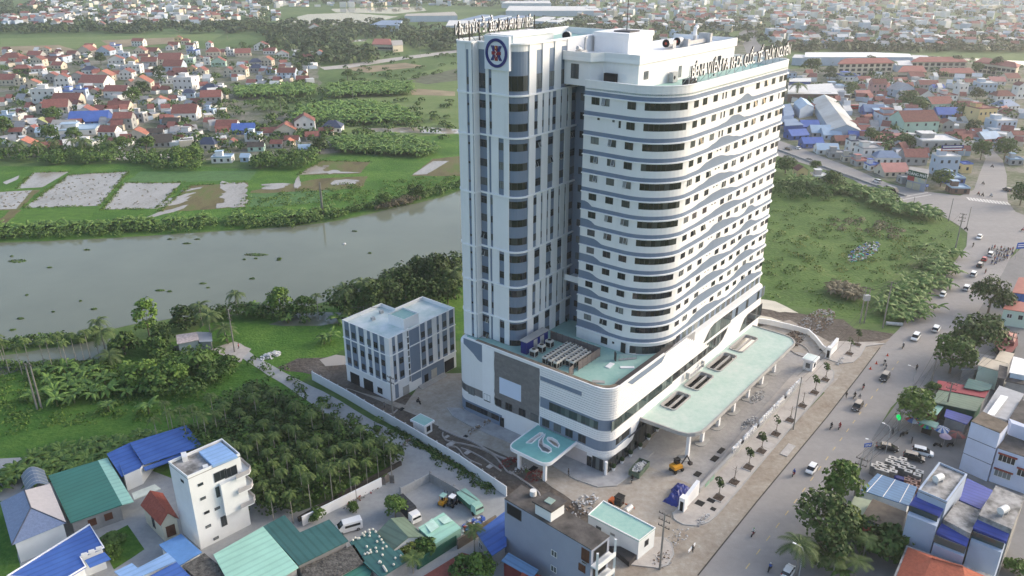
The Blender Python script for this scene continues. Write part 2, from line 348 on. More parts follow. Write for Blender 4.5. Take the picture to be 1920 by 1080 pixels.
sheet('green_crop', [(464, 388), (468, 364), (620, 356), (600, 378), (520, 388)], 0.05, mat('green_crop', (0.07, 0.15, 0.045)), 0.5, 4)
# open water far off
for p in ([(520, 42), (575, 27), (650, 24), (745, 31), (690, 46), (575, 49)], [(620, 17), (700, 14), (790, 12), (800, 20), (740, 26), (630, 23)], [(1722, 104), (1840, 110), (1925, 115), (2300, 120), (2300, 136), (1925, 123), (1830, 115)],
          [(1660, 6), (1770, 5), (1766, 11), (1660, 10)], [(650, 76), (690, 73), (686, 77), (655, 79)], [(540, 84), (555, 78), (560, 92), (548, 96)], [(680, 241), (790, 238), (860, 243), (860, 251), (700, 248)]):
    sheet('water', p, 0.06, POND, 1.0, 12)
# built-up ground
for p in ([(-300, 190), (0, 130), (60, 100), (240, 92), (500, 90), (600, 120), (600, 170), (450, 190), (640, 240), (640, 285), (500, 300), (300, 300), (0, 296), (-300, 320)], [(1380, 180), (1480, 130), (1700, 112), (1920, 120), (2400, 150), (2400, 460), (1930, 420), (1840, 365), (1735, 360), (1600, 316), (1462, 268), (1380, 250)],
          [(1100, 75), (1400, 70), (1480, 110), (1380, 130), (1200, 110)]):
    sheet('town_ground', p, 0.02, TOWN, 2, 20)
sheet('town_ground', [(1893, 486), (1925, 456), (2050, 420), (2300, 700), (2300, 1300), (1470, 1300), (1440, 1200), (1530, 990), (1630, 825), (1705, 725), (1820, 595)], 0.03, ROADG)
sheet('yard_paving', [(-150, 880), (0, 860), (200, 850), (330, 900), (560, 960), (720, 900), (760, 830), (960, 930), (1000, 1000), (1010, 1300), (-250, 1300)], 0.03, ALLEY)
# roads
sheet('road', [(1180, 1240), (1308, 1080), (1420, 940), (1550, 783), (1612, 703), (1652, 650), (1685, 618), (1724, 562), (1780, 504), (1812, 462), (1814, 437), (1799, 424), (1765, 403), (1710, 392), (1665, 377), (1600, 337), (1552, 320), (1470, 296), (1380, 270), (1380, 245), (1462, 264), (1522, 286), (1600, 316), (1665, 344), (1735, 359), (1800, 367), (1826, 356),
               (1838, 322), (1848, 298), (1838, 276), (1822, 262), (1800, 250), (1790, 240), (1806, 238), (1830, 254), (1856, 276), (1880, 300), (1888, 330), (1887, 352), (1890, 380), (1904, 397), (1935, 410), (2100, 440), (2100, 500), (1925, 456), (1906, 464), (1893, 486), (1880, 512), (1830, 590), (1747, 690), (1712, 722), (1670, 765), (1640, 815), (1600, 880), (1560, 950), (1500, 1060), (1440, 1200)], 0.08, ROADM)
sheet('road', [(1385, 62), (1408, 50), (1420, 52), (1418, 75), (1432, 95), (1480, 150), (1440, 160), (1400, 100)], 0.08, ROADG)
sheet('village_road', [(200, 300), (226, 281), (260, 288), (360, 291), (360, 298), (262, 297)], 0.06, PAVE, 0.3, 4)
sheet('village_road', [(600, 126), (640, 122), (740, 108), (870, 92), (870, 97), (742, 114), (650, 128), (608, 131)], 0.06, PAVE, 0.3, 6)
sheet('lane', [(430, 655), (450, 645), (480, 670), (545, 705), (620, 742), (700, 790), (760, 820), (905, 915), (1000, 985), (980, 1040), (760, 905), (720, 850), (640, 800), (560, 740), (500, 702)], 0.07, ALLEY, 0.15, 3)
sheet('dirt_path', [(395, 655), (440, 640), (470, 655), (450, 680), (420, 668)], 0.075, PAVE, 0.3, 2)
# hospital yard
sheet('yard_soil', [(520, 690), (560, 672), (650, 668), (700, 700), (980, 860), (1000, 960), (960, 935), (590, 705)], 0.05, SOIL, 0.4, 3)
sheet('hospital_yard', [(640, 725), (760, 760), (800, 700), (900, 700), (1000, 720), (1300, 640), (1480, 600), (1580, 655), (1500, 760), (1345, 985), (1300, 1040), (1240, 1060), (1100, 960), (960, 860), (860, 818), (760, 770)], 0.09, YARD, 0.15, 3)
sheet('forecourt', [W(8, -2), W(8, -23.4), W(70, -23.4), W(80, -16), W(76, 0), W(20, -0.4)], 0.10, YARDG, 0.05, 4, raw=True)
sheet('sandy_shoulder', [(1180, 1240), (1308, 1080), (1420, 940), (1550, 783), (1612, 703), (1652, 650), (1672, 634), (1600, 655), (1570, 712), (1480, 805), (1400, 905), (1345, 968), (1325, 985), (1300, 990), (1262, 1000), (1240, 1100), (1150, 1200)], 0.10, DIRT)
sheet('rubble_ground', [(1400, 560), (1430, 566), (1500, 588), (1580, 600), (1600, 615), (1680, 625), (1672, 640), (1600, 658), (1560, 660), (1540, 640), (1500, 620), (1420, 610)], 0.06, SOIL, 0.6, 3)
sheet('puddle', [(1420, 560), (1455, 566), (1500, 588), (1460, 585), (1418, 575)], 0.09, mat('chalky_water', (0.55, 0.5, 0.38), 0.2, 0.1, 0.3), 0.4, 2)
sheet('puddle', [(1412, 590), (1445, 596), (1470, 603), (1430, 603)], 0.09, mat('chalky_water', (0.55, 0.5, 0.38)), 0.4, 2)
# pavement with its tree pits along the street
KERB = [(1262, 962), (1266, 975), (1282, 984), (1304, 986), (1326, 980), (1342, 968), (1400, 900), (1480, 805), (1545, 728), (1562, 708), (1563, 698), (1550, 686), (1530, 672)]
PV = [G(x, y) for x, y in KERB]
PVI = [G(x, y) for x, y in [(1500, 690), (1478, 712), (1400, 800), (1300, 925)]]
mb = MB(); mb.prism(PV + PVI, 0.05, 0.22); mb.build('pavement', PAVE, kind='structure')
MB().band(PV, 0.06, 0.25, -0.05, 0.22).build('kerb', GREYC, kind='structure')
K2 = [G(x, y) for x, y in [(1545, 672), (1575, 682), (1598, 680), (1612, 668), (1622, 650), (1660, 645)]]
MB().prism(K2 + [G(x, y) for x, y in [(1600, 642), (1560, 640)]], 0.07, 0.22).build('pavement', PAVE, kind='structure')
MB().band(K2, 0.06, 0.25, -0.05, 0.22).build('kerb', GREYC, kind='structure')
K3 = [G(x, y) for x, y in [(1230, 1066), (1250, 1060), (1262, 1040), (1258, 1020), (1240, 1008)]]
MB().prism(K3 + [G(x, y) for x, y in [(1215, 1010), (1180, 1060)]], 0.07, 0.22).build('pavement', PAVE, kind='structure')
MB().band(K3, 0.06, 0.25, -0.05, 0.22).build('kerb', GREYC, kind='structure')
# pavement round the hospital foot
HP = [W(-1.8, 43.5), W(-3.6, 40), W(-4.2, 34), W(-3.6, 22), W(-3.4, 12.5), W(-4.6, 10), W(-5.4, 4), W(-4.6, -1), W(-2, -3.6), W(2, -4), W(13, -3.6), W(13.0, 0), W(0, 2), W(0, 41)]
MB().prism(HP, 0.05, 0.24).build('pavement', mat('grey_paving', (0.33, 0.33, 0.335), 0.85, 0.15, 0.5), kind='structure')
MB().band(HP[:11], 0.06, 0.26, -0.04, 0.2).build('kerb', GREYC, kind='structure')
# painted markings
YEL = mat('worn_yellow_paint', (0.55, 0.42, 0.2), 0.8, 0.2, 1.5); WHP = mat('worn_white_paint', (0.62, 0.6, 0.57), 0.8, 0.2, 1.5)
A, B = G(1402, 1062), G(1610, 779)
n = 24; d = ((B[0] - A[0]), (B[1] - A[1])); L_ = math.hypot(*d); a_ = math.atan2(d[1], d[0])
for i in range(-1, 26):
    t = i * 4.6 / L_
    if t > 1.55: break
    MB().obox(A[0] + d[0] * t, A[1] + d[1] * t, 0.085, 0.10, 1.7, 0.16, a_).build('centre_line_dash', YEL, kind='structure')
for px in ([(1816, 373), (1890, 382)],):
    p, q = G(*px[0]), G(*px[1])
    for i in range(13):
        t = i / 12; x, y = p[0] + (q[0] - p[0]) * t, p[1] + (q[1] - p[1]) * t
        MB().obox(x, y, 0.085, 0.10, 0.9, 5.0, math.atan2(q[1] - p[1], q[0] - p[0]) + 0.25).build('crossing_stripe', WHP, kind='structure')
for a, b in (((1662, 375), (1740, 361)), ((1668, 379), (1746, 365))):
    p, q = G(*a), G(*b); MB().obox((p[0] + q[0]) / 2, (p[1] + q[1]) / 2, 0.085, 0.1, math.hypot(q[0] - p[0], q[1] - p[1]), 0.5, math.atan2(q[1] - p[1], q[0] - p[0])).build('stop_line', WHP, kind='structure')
# dark strip along the seam between the sandy shoulder and the asphalt
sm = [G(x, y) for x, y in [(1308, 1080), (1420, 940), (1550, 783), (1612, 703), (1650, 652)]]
MB().band(sm, 0.09, 0.115, -0.12, 0.12).build('road_seam', mat('dark_seam', (0.05, 0.045, 0.04), 0.95), kind='structure')

sheet('gate_apron', [(1470, 640), (1600, 642), (1662, 640), (1640, 668), (1560, 738), (1500, 730)], 0.085, YARD)
sheet('yard_soil', [(940, 900), (1010, 880), (1110, 950), (1130, 1000), (1000, 990)], 0.055, SOIL)
sheet('sandy_shoulder', [(1120, 1030), (1260, 990), (1330, 990), (1180, 1240), (1030, 1200)], 0.06, DIRT)

sheet('courtyard_lawn', [(185, 1012), (238, 985), (272, 1030), (215, 1068)], 0.05, GR_LUSH, .2, 2)
sheet('side_lawn', [(-60, 930), (8, 940), (30, 1030), (45, 1090), (-60, 1100)], 0.05, GR_LUSH, .2, 2)
# ---------------------------------------------------------------- the hospital (local frame: x = u along the street, y = v into the block)
HOS = thing('hospital_building', 'tall white and slate blue hospital with wavy bands, round corners and rooftop letters', 'hospital', (*HO, 0), HA)
ZL = lambda k: 73.0 - 4.03 * k                                        # ledge k
def win_mesh(w_, h_, cols=2, split=0.0, glass=None):
    mb = MB(); f = 0.06
    mb.box(-w_ / 2, w_ / 2, -0.02, 0, -h_ / 2, h_ / 2, 1)
    for x0, x1, z0, z1 in [(-w_ / 2, -w_ / 2 + f, -h_ / 2, h_ / 2), (w_ / 2 - f, w_ / 2, -h_ / 2, h_ / 2), (-w_ / 2 + f, w_ / 2 - f, -h_ / 2, -h_ / 2 + f), (-w_ / 2 + f, w_ / 2 - f, h_ / 2 - f, h_ / 2)]:
        mb.box(x0, x1, -0.07, -0.02, z0, z1, 0)
    for i in range(1, cols): x = -w_ / 2 + w_ * i / cols; mb.box(x - f / 2, x + f / 2, -0.06, -0.02, -h_ / 2 + f, h_ / 2 - f, 0)
    if split: mb.box(-w_ / 2 + f, w_ / 2 - f, -0.055, -0.02, -h_ / 2 + h_ * split - f / 2, -h_ / 2 + h_ * split + f / 2, 0)
    return mb.mesh('window', [FRAME, glass or GLASS])
SASH = mat('pale_open_sash', (0.5, 0.52, 0.53), 0.4, 0.1)
def sash_mesh(w_, h_):
    mb = MB(); d = 0.35; f = 0.09
    a = lambda x, z: (x, -0.06 - d * (h_ / 2 - z) / h_, z)
    for x0, x1, z0, z1, m in [(-w_ / 2, -w_ / 2 + f, -h_ / 2, h_ / 2, 0), (w_ / 2 - f, w_ / 2, -h_ / 2, h_ / 2, 0), (-w_ / 2 + f, w_ / 2 - f, -h_ / 2, -h_ / 2 + f, 0), (-w_ / 2 + f, w_ / 2 - f, -h_ / 2 + f, h_ / 2, 1)]:
        mb.quad(a(x0, z0), a(x1, z0), a(x1, z1), a(x0, z1), m)
    return mb.mesh('open_sash', [SASH, GLASS])
WIN = {k: win_mesh(*v) for k, v in {'b': (1.85, 1.5, 2), 's': (0.5, 1.45, 1), 'q': (0.55, 0.5, 1), 'l': (1.9, 1.55, 2), 'a': (1.95, 1.6, 2, 0.72), 'n': (1.25, 1.55, 2, 0.7), 't': (1.95, 3.0, 2, 0.45), 'p': (1.9, 1.85, 2), 'd': (1.2, 2.4, 1), 'x': (1.7, 1.6, 2, .3)}.items()}
SASHM = {'b': sash_mesh(0.85, 1.35), 'a': sash_mesh(0.85, 1.0)}
FACE = {'S': (0.0, lambda t, off: (t, off)), 'L': (R(-90), lambda t, off: (off, t))}
rw = random.Random(11)
def put(kind, face, t, off, z, parent=None, sash=0.3, name='window'):
    ang, f = FACE[face]; x, y = f(t, off)
    o = obj(name, WIN[kind], parent or HOS, (x, y, z), ang)
    if kind in SASHM or kind == 'l':
        if rw.random() < sash: obj('open_sash', SASHM['a' if kind == 'a' else 'b'], o, (rw.choice((-.45, .45)), 0, 0.08 if kind != 'a' else -.2))
    return o
def sub(P, n):                                                          # resample a path
    out = []
    for a, b in zip(P, P[1:]):
        k = max(1, int(math.hypot(b[0] - a[0], b[1] - a[1]) / n))
        out += [(a[0] + (b[0] - a[0]) * i / k, a[1] + (b[1] - a[1]) * i / k) for i in range(k)]
    return out + [P[-1]]
def clip(P, a, b):                                                      # part of a path between two arc lengths
    out = []; s = 0
    for p, q in zip(P, P[1:]):
        l = math.hypot(q[0] - p[0], q[1] - p[1])
        if s + l > a and s < b:
            t0, t1 = max(0, (a - s) / l), min(1, (b - s) / l)
            pa = (p[0] + (q[0] - p[0]) * t0, p[1] + (q[1] - p[1]) * t0); pb = (p[0] + (q[0] - p[0]) * t1, p[1] + (q[1] - p[1]) * t1)
            if not out: out.append(pa)
            out.append(pb)
        s += l
    return out
def glazed(path, z0, z1, npane, parent=HOS, name='curved_window', gl=None, proud=0.03):
    """a run of glazing along a path: dark frame with npane separate panes as sub-parts"""
    L = sum(math.hypot(b[0] - a[0], b[1] - a[1]) for a, b in zip(path, path[1:]))
    fr = MB().band(path, z0, z1, -0.02, proud).build(name, FRAME, parent)
    g = 0.035; w_ = L / npane
    for i in range(npane):
        MB().band(clip(path, i * w_ + g, (i + 1) * w_ - g), z0 + 0.07, z1 - 0.07, proud - .01, proud + 0.012).build('pane', gl or GLASS, fr)
    return fr

GLASSD = glassmat('deep_glass', (0.014, 0.016, 0.018), (0.075, 0.08, 0.078))
# ---- block B: the long wavy block
V0, UL, UR, RB = 1.5, 19.2, 78.2, 9.2
PB = [(UL, 21.6), (UL, 16), (UL, V0 + RB)] + arc(UL + RB, V0 + RB, RB, 180, 270, 14)[1:] + [(UR - 2, V0)] + arc(UR - 2, V0 + 2, 2, -90, 0, 5)[1:] + [(UR, 21.0)]
PBs = sub(PB, 0.9)
MB().band(PB, 17.7, 74.6, -0.3, 0.0).build('block_wall', WHITE, HOS)
MB().band(PB, 74.6, 76.0, -0.3, 0.01).build('parapet', WHITE, HOS)
MB().band(PB, 76.0, 76.14, -0.36, 0.08).build('parapet_cap', TRIM, HOS)
MB().prism(PB, 74.2, 74.5).build('roof_deck', MINT, HOS)
MB().box(26.0, UR - 0.3, 21.0, 21.3, 17.7, 76).build('back_wall', WHITE, HOS)
WV = {0: [], 1: [(47.6, 0), (50, .35), (53.8, 1.15), (57.3, .05), (60, 0)], 2: [(40, 0), (43.7, .3), (47.6, 1.2), (50, 1.1), (54.2, 0), (57, -.2)], 3: [(36, 0), (39, .5), (42.9, 1.3), (45.4, 1.2), (49.9, .35), (53, -.2)],
      4: [(32.5, .1), (36.8, 1.0), (40.5, 1.35), (42.6, 1.3), (47.8, .4), (51, -.1), (54, -.35)], 5: [(30.5, .05), (35, .5), (39.5, 1.2), (43, 1.3), (48, .6), (53, -.2)], 6: [(31, 0), (36, .55), (41.5, 1.2), (45, 1.25), (49, .7), (54.8, -.2)],
      7: [(33, .05), (40, .45), (44.4, .95), (48, 1.2), (51.5, 1.0), (58.4, 0), (62, -.1)], 8: [(36, .2), (40, .45), (44, 1.3), (47.5, 1.4), (51.2, .9), (57.5, -.1), (59.5, 0), (62.8, 1.15), (64.2, 1.05), (67, 0), (70, -.2)],
      9: [(32, .1), (35, .15), (39, .65), (44, 1.55), (47.3, 1.2), (51, .6), (55, .05), (58, .15), (62.5, 1.25), (64.2, 1.25), (69, 0), (73, -.3)], 10: [(31, .1), (36, .5), (40, 1.2), (43.8, 1.5), (47.4, 1.0), (51.4, .4), (54.6, .05), (57, .35), (61.9, 1.45), (65.3, 1.0), (68.5, .15), (73, -.4)],
      11: [(30, .1), (36.5, .6), (40, 1.25), (42.4, 1.45), (45.3, 1.4), (48.7, .75), (52.5, 0), (55.6, .05), (60.4, 1.25), (63, 1.4), (65.8, 1.05), (70, 0), (76, -.3)], 12: [(30.5, .1), (33.8, .25), (36.6, 1.1), (39.6, 1.5), (43.4, 1.45), (48, 1.1), (51, .6), (55, .1), (57.8, .35), (60.2, 1.1), (62.7, 1.5), (65.4, 1.4), (69, .7), (73, .1), (77, -.4)],
      13: [(29, 0), (34, .15), (36.8, .95), (39.8, 1.4), (43.6, 1.5), (47.2, 1.1), (51.4, .3), (55.3, -.1), (60, .5), (63, 1.3), (66, 1.65), (69, 1.45), (73, .6), (77, -.1)]}
LB = {6: (18.3, 20.3), 7: (16.8, 19.6), 8: (14.6, 18.3), 9: (14.8, 18.3), 10: (15.2, 19.0), 11: (14.6, 19), 12: (13.0, 17.6), 13: (11.6, 16.6)}
for k in range(14):
    z = ZL(k)
    tops = []
    for (u, v) in PBs:
        h = 0.93 + (inter(WV[k], u) if WV[k] and v < V0 + .05 else 0)
        if k in LB and u < UL + .05:
            a, b = LB[k]; t = min(1, max(0, (v - a) / (b - a))); t = t * t * (3 - 2 * t)
            h = max(h, 0.6 + 1.3 * t)
        tops.append(z + max(0.35, h))
    MB().band(PBs, z + 0.11, tops, -0.02, 0.035).build('wavy_blue_band', BLUE, HOS)
    MB().band(PB, z - 0.11, z + 0.11, -0.02, 0.42).build('ledge', TRIM, HOS)
USTR = [29.2, 33.0, 37.8, 46.5, 50.7, 55.1, 59.3, 64.1, 68.4, 72.9]
curve_path = clip(sub(PB, .45), 21.6 - 7.7, 21.6 - (V0 + RB) + RB * math.pi / 2 - 2.3)
for r in range(13):
    zc = ZL(r) - 0.9
    for u in USTR:
        if r == 0 and u == 55.1: continue
        if r == 1 and u == 72.9: put('s', 'S', u, V0, zc); continue
        put('b', 'S', u, V0, zc)
    put('b', 'S', 75.6, V0, zc, sash=0)
    for u in (41.3, 42.8):
        if r < 3: put('s', 'S', u, V0, zc)
        else: put('q', 'S', u, V0, zc + .5)
    if r == 0: vs_ = (18.9, 16.5, 10.4)
    elif r == 1: vs_ = (10.4,); put('s', 'L', 12.9, UL, zc); put('q', 'L', 18, UL, zc + .5); put('q', 'L', 14.4, UL, zc + .5)
    else: vs_ = (18.7, 14.5, 10.5)
    for v in vs_: put('l', 'L', v, UL, zc)
    glazed(curve_path, zc - 0.75, zc + 0.75, 9, gl=GLASSD)
# deck level row
glazed(clip(sub(PB, .45), 14.0, 21.6 - (V0 + RB) + RB * math.pi / 2 + 1.0), 17.9, 19.75, 9)
put('x', 'L', 14.0, UL, 19.2); put('q', 'L', 11.6, UL, 19.4); put('d', 'L', 9.0, UL, 18.95)
# strip under the last ledge along the street: pale blue panels and openers
STRIP = mat('pale_blue_glazing', (0.30, 0.36, 0.42), 0.25, 0.1, 0.4)
st = MB().band([(29.5, V0), (UR - 2, V0)], 18.25, 20.35, -0.02, 0.03).build('glazed_strip', BLUE, HOS)
for i in range(16):
    u0 = 29.6 + i * 2.92
    MB().box(u0, u0 + 1.75, V0 - .06, V0 - .03, 18.35, 20.25).build('pane', GLASSC if i % 3 else GLASS, st)
# penthouse on block B
PH = [(23.5, 11.8), (68, 11.8), (68, 28.3), (21.2, 28.3), (21.2, 21.8), (23.5, 20.2)]
MB().prism(PH, 74.4, 79.4).build('penthouse_wall', WHITE, HOS)
MB().prism([(23.2, 11.5), (68.4, 11.5), (68.4, 28.4), (20.6, 28.4), (20.6, 21.4), (23.2, 19.8)], 79.4, 80.2).build('penthouse_fascia', TRIM, HOS)
MB().band([(20.6, 28.4), (20.6, 21.4), (23.2, 19.8), (23.2, 11.5), (68.4, 11.5), (68.4, 28.4)], 80.2, 81.2, -0.25, 0.0).build('penthouse_parapet', WHITE, HOS)
MB().box(31, 41, 19, 27.5, 80.2, 83.3).box(30.8, 41.2, 18.8, 27.7, 83.3, 84.3).build('stair_tower', WHITE, HOS)
for u in (26.5, 60): put('x', 'S', u, 11.8, 77)
put('d', 'S', 41, 11.8, 76.2); put('d', 'S', 57.5, 11.8, 76.2)
obj('window', WIN['t'], HOS, (21.2, 25.6, 77.2), R(-90))
MB().box(22.6, 23.49, 16.6, 19.4, 74.5, 77.2).build('dark_opening', DARK, HOS)
# rooftop equipment on the penthouse: one thing each
def on_roof(name, label, cat, u, v, z, fn, mats, rot=0.0, group=None):
    mb = MB(); fn(mb); x, y = W(u, v)
    o = mb.build(name, mats, None, loc=(x, y, z), rot=HA + rot); return tag(o, label, cat, group)
def fanbox(mb):
    mb.tube((0, 0, 1.3), (0, 1.6, 1.3), .95, 12, 0); mb.tube((0, -.05, 1.3), (0, 0, 1.3), .85, 12, 1); mb.tube((0, -.12, 1.3), (0, -.05, 1.3), 0.3, 8, 2); mb.box(-.9, .9, 1.6, 3.0, 0.2, 1.8, 0)
for u, lab in ((43.5, 'round rooftop exhaust fan with red hub behind stair tower'), (48.5, 'grey rooftop exhaust fan in the middle of penthouse roof')):
    on_roof('exhaust_fan', lab, 'fan', u, 17, 80.2, fanbox, [GALV, DARK, mat('fan_red', (0.35, 0.05, 0.03))], R(-90), 'exhaust fans on the penthouse roof')
def duct(mb): mb.box(0, 9, 0, 1.1, .4, 1.3); mb.box(9, 10, -1, 2, 0, 2.4); mb.box(-1, 0, -.5, 1.5, 0, 1.8); mb.tube((4, .5, 1.3), (4, .5, 2.2), .4, 8)
on_roof('air_duct', 'long silver air duct along the penthouse roof', 'duct', 51, 15.5, 80.2, duct, [GALV])
on_roof('vent_stack', 'white goose-neck vent stack at far end of penthouse roof', 'vent', 63, 20, 80.2, lambda mb: (mb.tube((0, 0, 0), (0, 0, 3), .45, 10), mb.tube((0, 0, 3), (.9, 0, 3.5), .5, 10)), [WHITE])
on_roof('lightning_rod', 'thin dark lightning mast on the stair tower roof', 'mast', 35, 22, 84.3, lambda mb: (mb.tube((0, 0, 0), (0, 0, 12), .09, 6), mb.box(-2, 2, -2, 2, 0, .25)), [STEEL])
on_roof('flue', 'small grey kitchen flue beside the tall white tower wall', 'flue', 24.5, 25.5, 80.2, lambda mb: (mb.tube((0, 0, 0), (0, 0, 3.2), .25, 8), mb.box(-2.6, -.6, -1, .6, 0, 1.1), mb.tube((-1.4, 0, 1.1), (-2.8, 0, 1.6), .4, 8), mb.tube((0, 0, 3.2), (.6, 0, 3.5), .25, 8)), [GALV])
for i, u in enumerate((24.2, 25.4, 26.6)):
    on_roof('cooling_unit', 'pale grey cooling box in the row behind block parapet', 'air conditioner', 21, 16.6 + i * 1.25, 74.5, lambda mb: (mb.box(-.4, .4, -.55, .55, 0, 1.0), mb.tube((-.41, 0, .5), (-.4, 0, .5), .35, 10, 1)), [GALV, DARK], 0, 'cooling boxes on the block roof')
on_roof('condenser_unit', 'beige condenser standing against penthouse wall beside rooftop letters', 'air conditioner', 36.5, 10.9, 74.5, lambda mb: (mb.box(-1, 1, -.5, .5, .1, 2.2), mb.tube((-.4, -.52, 1.1), (-.4, -.5, 1.1), .42, 10, 1)), [GALV, DARK])
on_roof('water_tank', 'dark low tank behind the first rooftop letters', 'tank', 33.5, 5.5, 74.5, lambda mb: (mb.box(-1.8, 1.8, -.8, .8, .2, 1.6), mb.box(-1.5, -1.2, -.7, .7, 0, .2), mb.box(1.2, 1.5, -.7, .7, 0, .2)), [STEEL])

# ---- block A: the tower with pilasters
PA = [(45, 44.5), (8.0, 44.5)] + arc(7.4, 41.3, 3.2, 90, 180, 6) + [(4.2, 39.0), (6.0, 38.7), (6.0, 31.7)] + arc(9.2, 31.7, 3.2, 180, 270, 8)[1:] + [(26.1, 28.5), (45, 28.5)]
MB().prism(PA, 17.7, 82.0).build('tower_wall', BLUE, HOS)
MB().band(PA, 82.0, 83.5, -0.3, 0.0).build('parapet', WHITE, HOS)
MB().band(PA, 83.3, 83.62, -0.4, 0.35).build('parapet_cap', TRIM, HOS)
MB().prism([(p[0], p[1]) for p in PA], 82.0, 82.06).build('roof_deck', MINT, HOS)
MB().band([(45, 44.5), (45, 28.5)][::-1], 17.7, 83.5, -.3, 0).build('back_wall', WHITE, HOS)
MB().box(22.2, 45, 28.32, 28.5, 74, 83.35).build('upper_wall', WHITE, HOS)
BEL = [83.4, 73.5, 65.0, 52.55, 40.3, 32.1, 23.9, 17.7]
for z in BEL[1:-1]: MB().band(PA[1:-1], z - 0.16, z + 0.16, -0.02, 0.42).build('belt_course', TRIM, HOS)
RP = [(9.3, 11.05), (12.25, 13.75), (14.35, 15.9), (16.5, 17.3), (18.7, 20.2), (20.8, 22.5), (23.1, 24.2)]
RQ = [(9.4, 11.6), (13.65, 15.9), (17.9, 20.2), (22.0, 24.1)]
RT = [(9.3, 11.6), (13.65, 15.9), (17.8, 20.1)]
LP = [(36.9, 36.0), (35.3, 30.9)]; LQ = [(36.7, 36.2), (35.6, 33.6), (32.2, 30.8)]; LT = [(36.9, 36.1), (35.3, 30.9)]
BP = [(42.9, 40.5), (39.8, 39.0)]
tops = [72.0 - 4.07 * n for n in range(14)]
for ti in range(7):
    z1, z0 = BEL[ti] - (0.1 if ti == 0 else .16), BEL[ti + 1] + .16
    Q = ti in (2, 4, 6)
    for a, b in (RT if ti == 0 else RQ if Q else RP): MB().box(a, b, 28.3, 28.5, z0, z1).build('pilaster', WHITE, HOS)
    for b, a in (LT if ti == 0 else LQ if Q else LP): MB().box(5.85, 6.0, a, b, z0, z1).build('pilaster', WHITE, HOS)
    for b, a in BP: MB().box(4.05, 4.2, a, b, z0, z1).build('pilaster', WHITE, HOS)
    MB().box(4.25, 6.0, 38.71, 38.9, z0, z1).build('bay_return', WHITE, HOS)
    rows = [75.9] if ti == 0 else [t - .8 for t in tops if z0 < t - .8 < z1]
    for zc in rows:
        if ti == 0:
            for u in (12.6, 16.85, 21.1): put('t', 'S', u, 28.5, zc, sash=0)
            put('t', 'L', 37.85, 6.0, zc, sash=0); put('s', 'L', 35.7, 6.0, zc)
        elif Q:
            for u in (12.6, 16.9, 21.1, 25.1): put('a', 'S', u, 28.5, zc)
            put('a', 'L', 37.75, 6.0, zc); put('n', 'L', 32.9, 6.0, zc)
        else:
            for u in (11.65, 18.0, 25.1): put('n', 'S', u, 28.5, zc)
            for u in (14.05, 16.2, 20.5, 22.8): put('s', 'S', u, 28.5, zc)
            put('a', 'L', 37.85, 6.0, zc); put('s', 'L', 35.65, 6.0, zc)
        hh = 1.5 if ti == 0 else 0.8
        glazed([(6.0, 31.6)] + arc(9.2, 31.7, 3.2, 182, 268, 8), zc - hh, zc + hh, 4, gl=GLASSD)
        glazed(arc(7.4, 41.3, 3.2, 112, 152, 4), zc - hh, zc + hh, 2)
        put('q' if ti else 's', 'L', 40.15, 4.2, zc)
        # recess wall between the blocks
        put('n', 'L', 22.9, 26.1, zc, sash=0); put('n', 'L', 26.6, 26.1, zc, sash=0)
        MB().box(26.0, 26.1, 24.2, 25.6, zc - 1.0, zc + 1.0).build('white_panel', WHITE, HOS)
MB().box(26.1, 26.5, 21.6, 28.5, 17.7, 76).build('recess_wall', BLUE, HOS)
MB().box(22, 26.09, 21.7, 27.5, 29.7, 30.0).band([(22.1, 27.4), (22.1, 21.8)], 30, 31.1, -.1, 0).build('balcony', TRIM, HOS)
# emblem panel on the tower front
MB().box(5.3, 5.99, 30.3, 36.6, 78.4, 84.9).build('emblem_panel', mat('pale_panel', (0.72, 0.75, 0.8), 0.6, 0.02), HOS)
NAVY = mat('emblem_navy', (0.012, 0.02, 0.16), 0.4, 0.05); CRIM = mat('emblem_crimson', (0.26, 0.015, 0.03), 0.4, 0.05)
def disc(r0, r1, n=48):
    mb = MB(); P = [(-math.cos(2 * math.pi * i / n), math.sin(2 * math.pi * i / n)) for i in range(n)]
    for i in range(n):
        a, b = P[i], P[(i + 1) % n]
        q = lambda p, r, x: (x, 33.45 + p[0] * r, 81.65 + p[1] * r)
        mb.quad(q(a, r1, 5.1), q(b, r1, 5.1), q(b, r0, 5.1), q(a, r0, 5.1)); mb.quad(q(a, r1, 5.3), q(b, r1, 5.3), q(b, r1, 5.1), q(a, r1, 5.1))
        if r0: mb.quad(q(a, r0, 5.1), q(b, r0, 5.1), q(b, r0, 5.3), q(a, r0, 5.3))
    return mb
disc(2.22, 2.78).build('emblem_ring', NAVY, HOS)
def emb(pts, x0=5.12, x1=5.3):
    mb = MB(); n = len(pts); q = lambda p, x: (x, 33.45 - p[0], 81.65 + p[1])
    mb.add([q(p, x0) for p in pts] + [q(p, x1) for p in pts], [tuple(range(n))] + [(i, (i + 1) % n, n + (i + 1) % n, n + i) for i in range(n)]); return mb
for s in (-1, 1):
    cur = [(1.35, 1.4), (1.0, .7), (.85, 0), (1.0, -.7), (1.45, -1.4)]; inn = [(.75, -1.4), (.45, -.7), (.33, 0), (.42, .7), (.62, 1.4)]
    emb([(s * x, z) for x, z in cur + inn]).build('emblem_stroke', NAVY, HOS)
emb([(-.3, 1.4), (.3, 1.4), (.3, .3), (1.1, .3), (1.1, -.3), (.3, -.3), (.3, -1.45), (-.3, -1.45), (-.3, -.3), (-1.1, -.3), (-1.1, .3), (-.3, .3)], 5.06).build('emblem_cross', CRIM, HOS)
GOLD = mat('emblem_gold', (0.7, 0.45, 0.12)); 
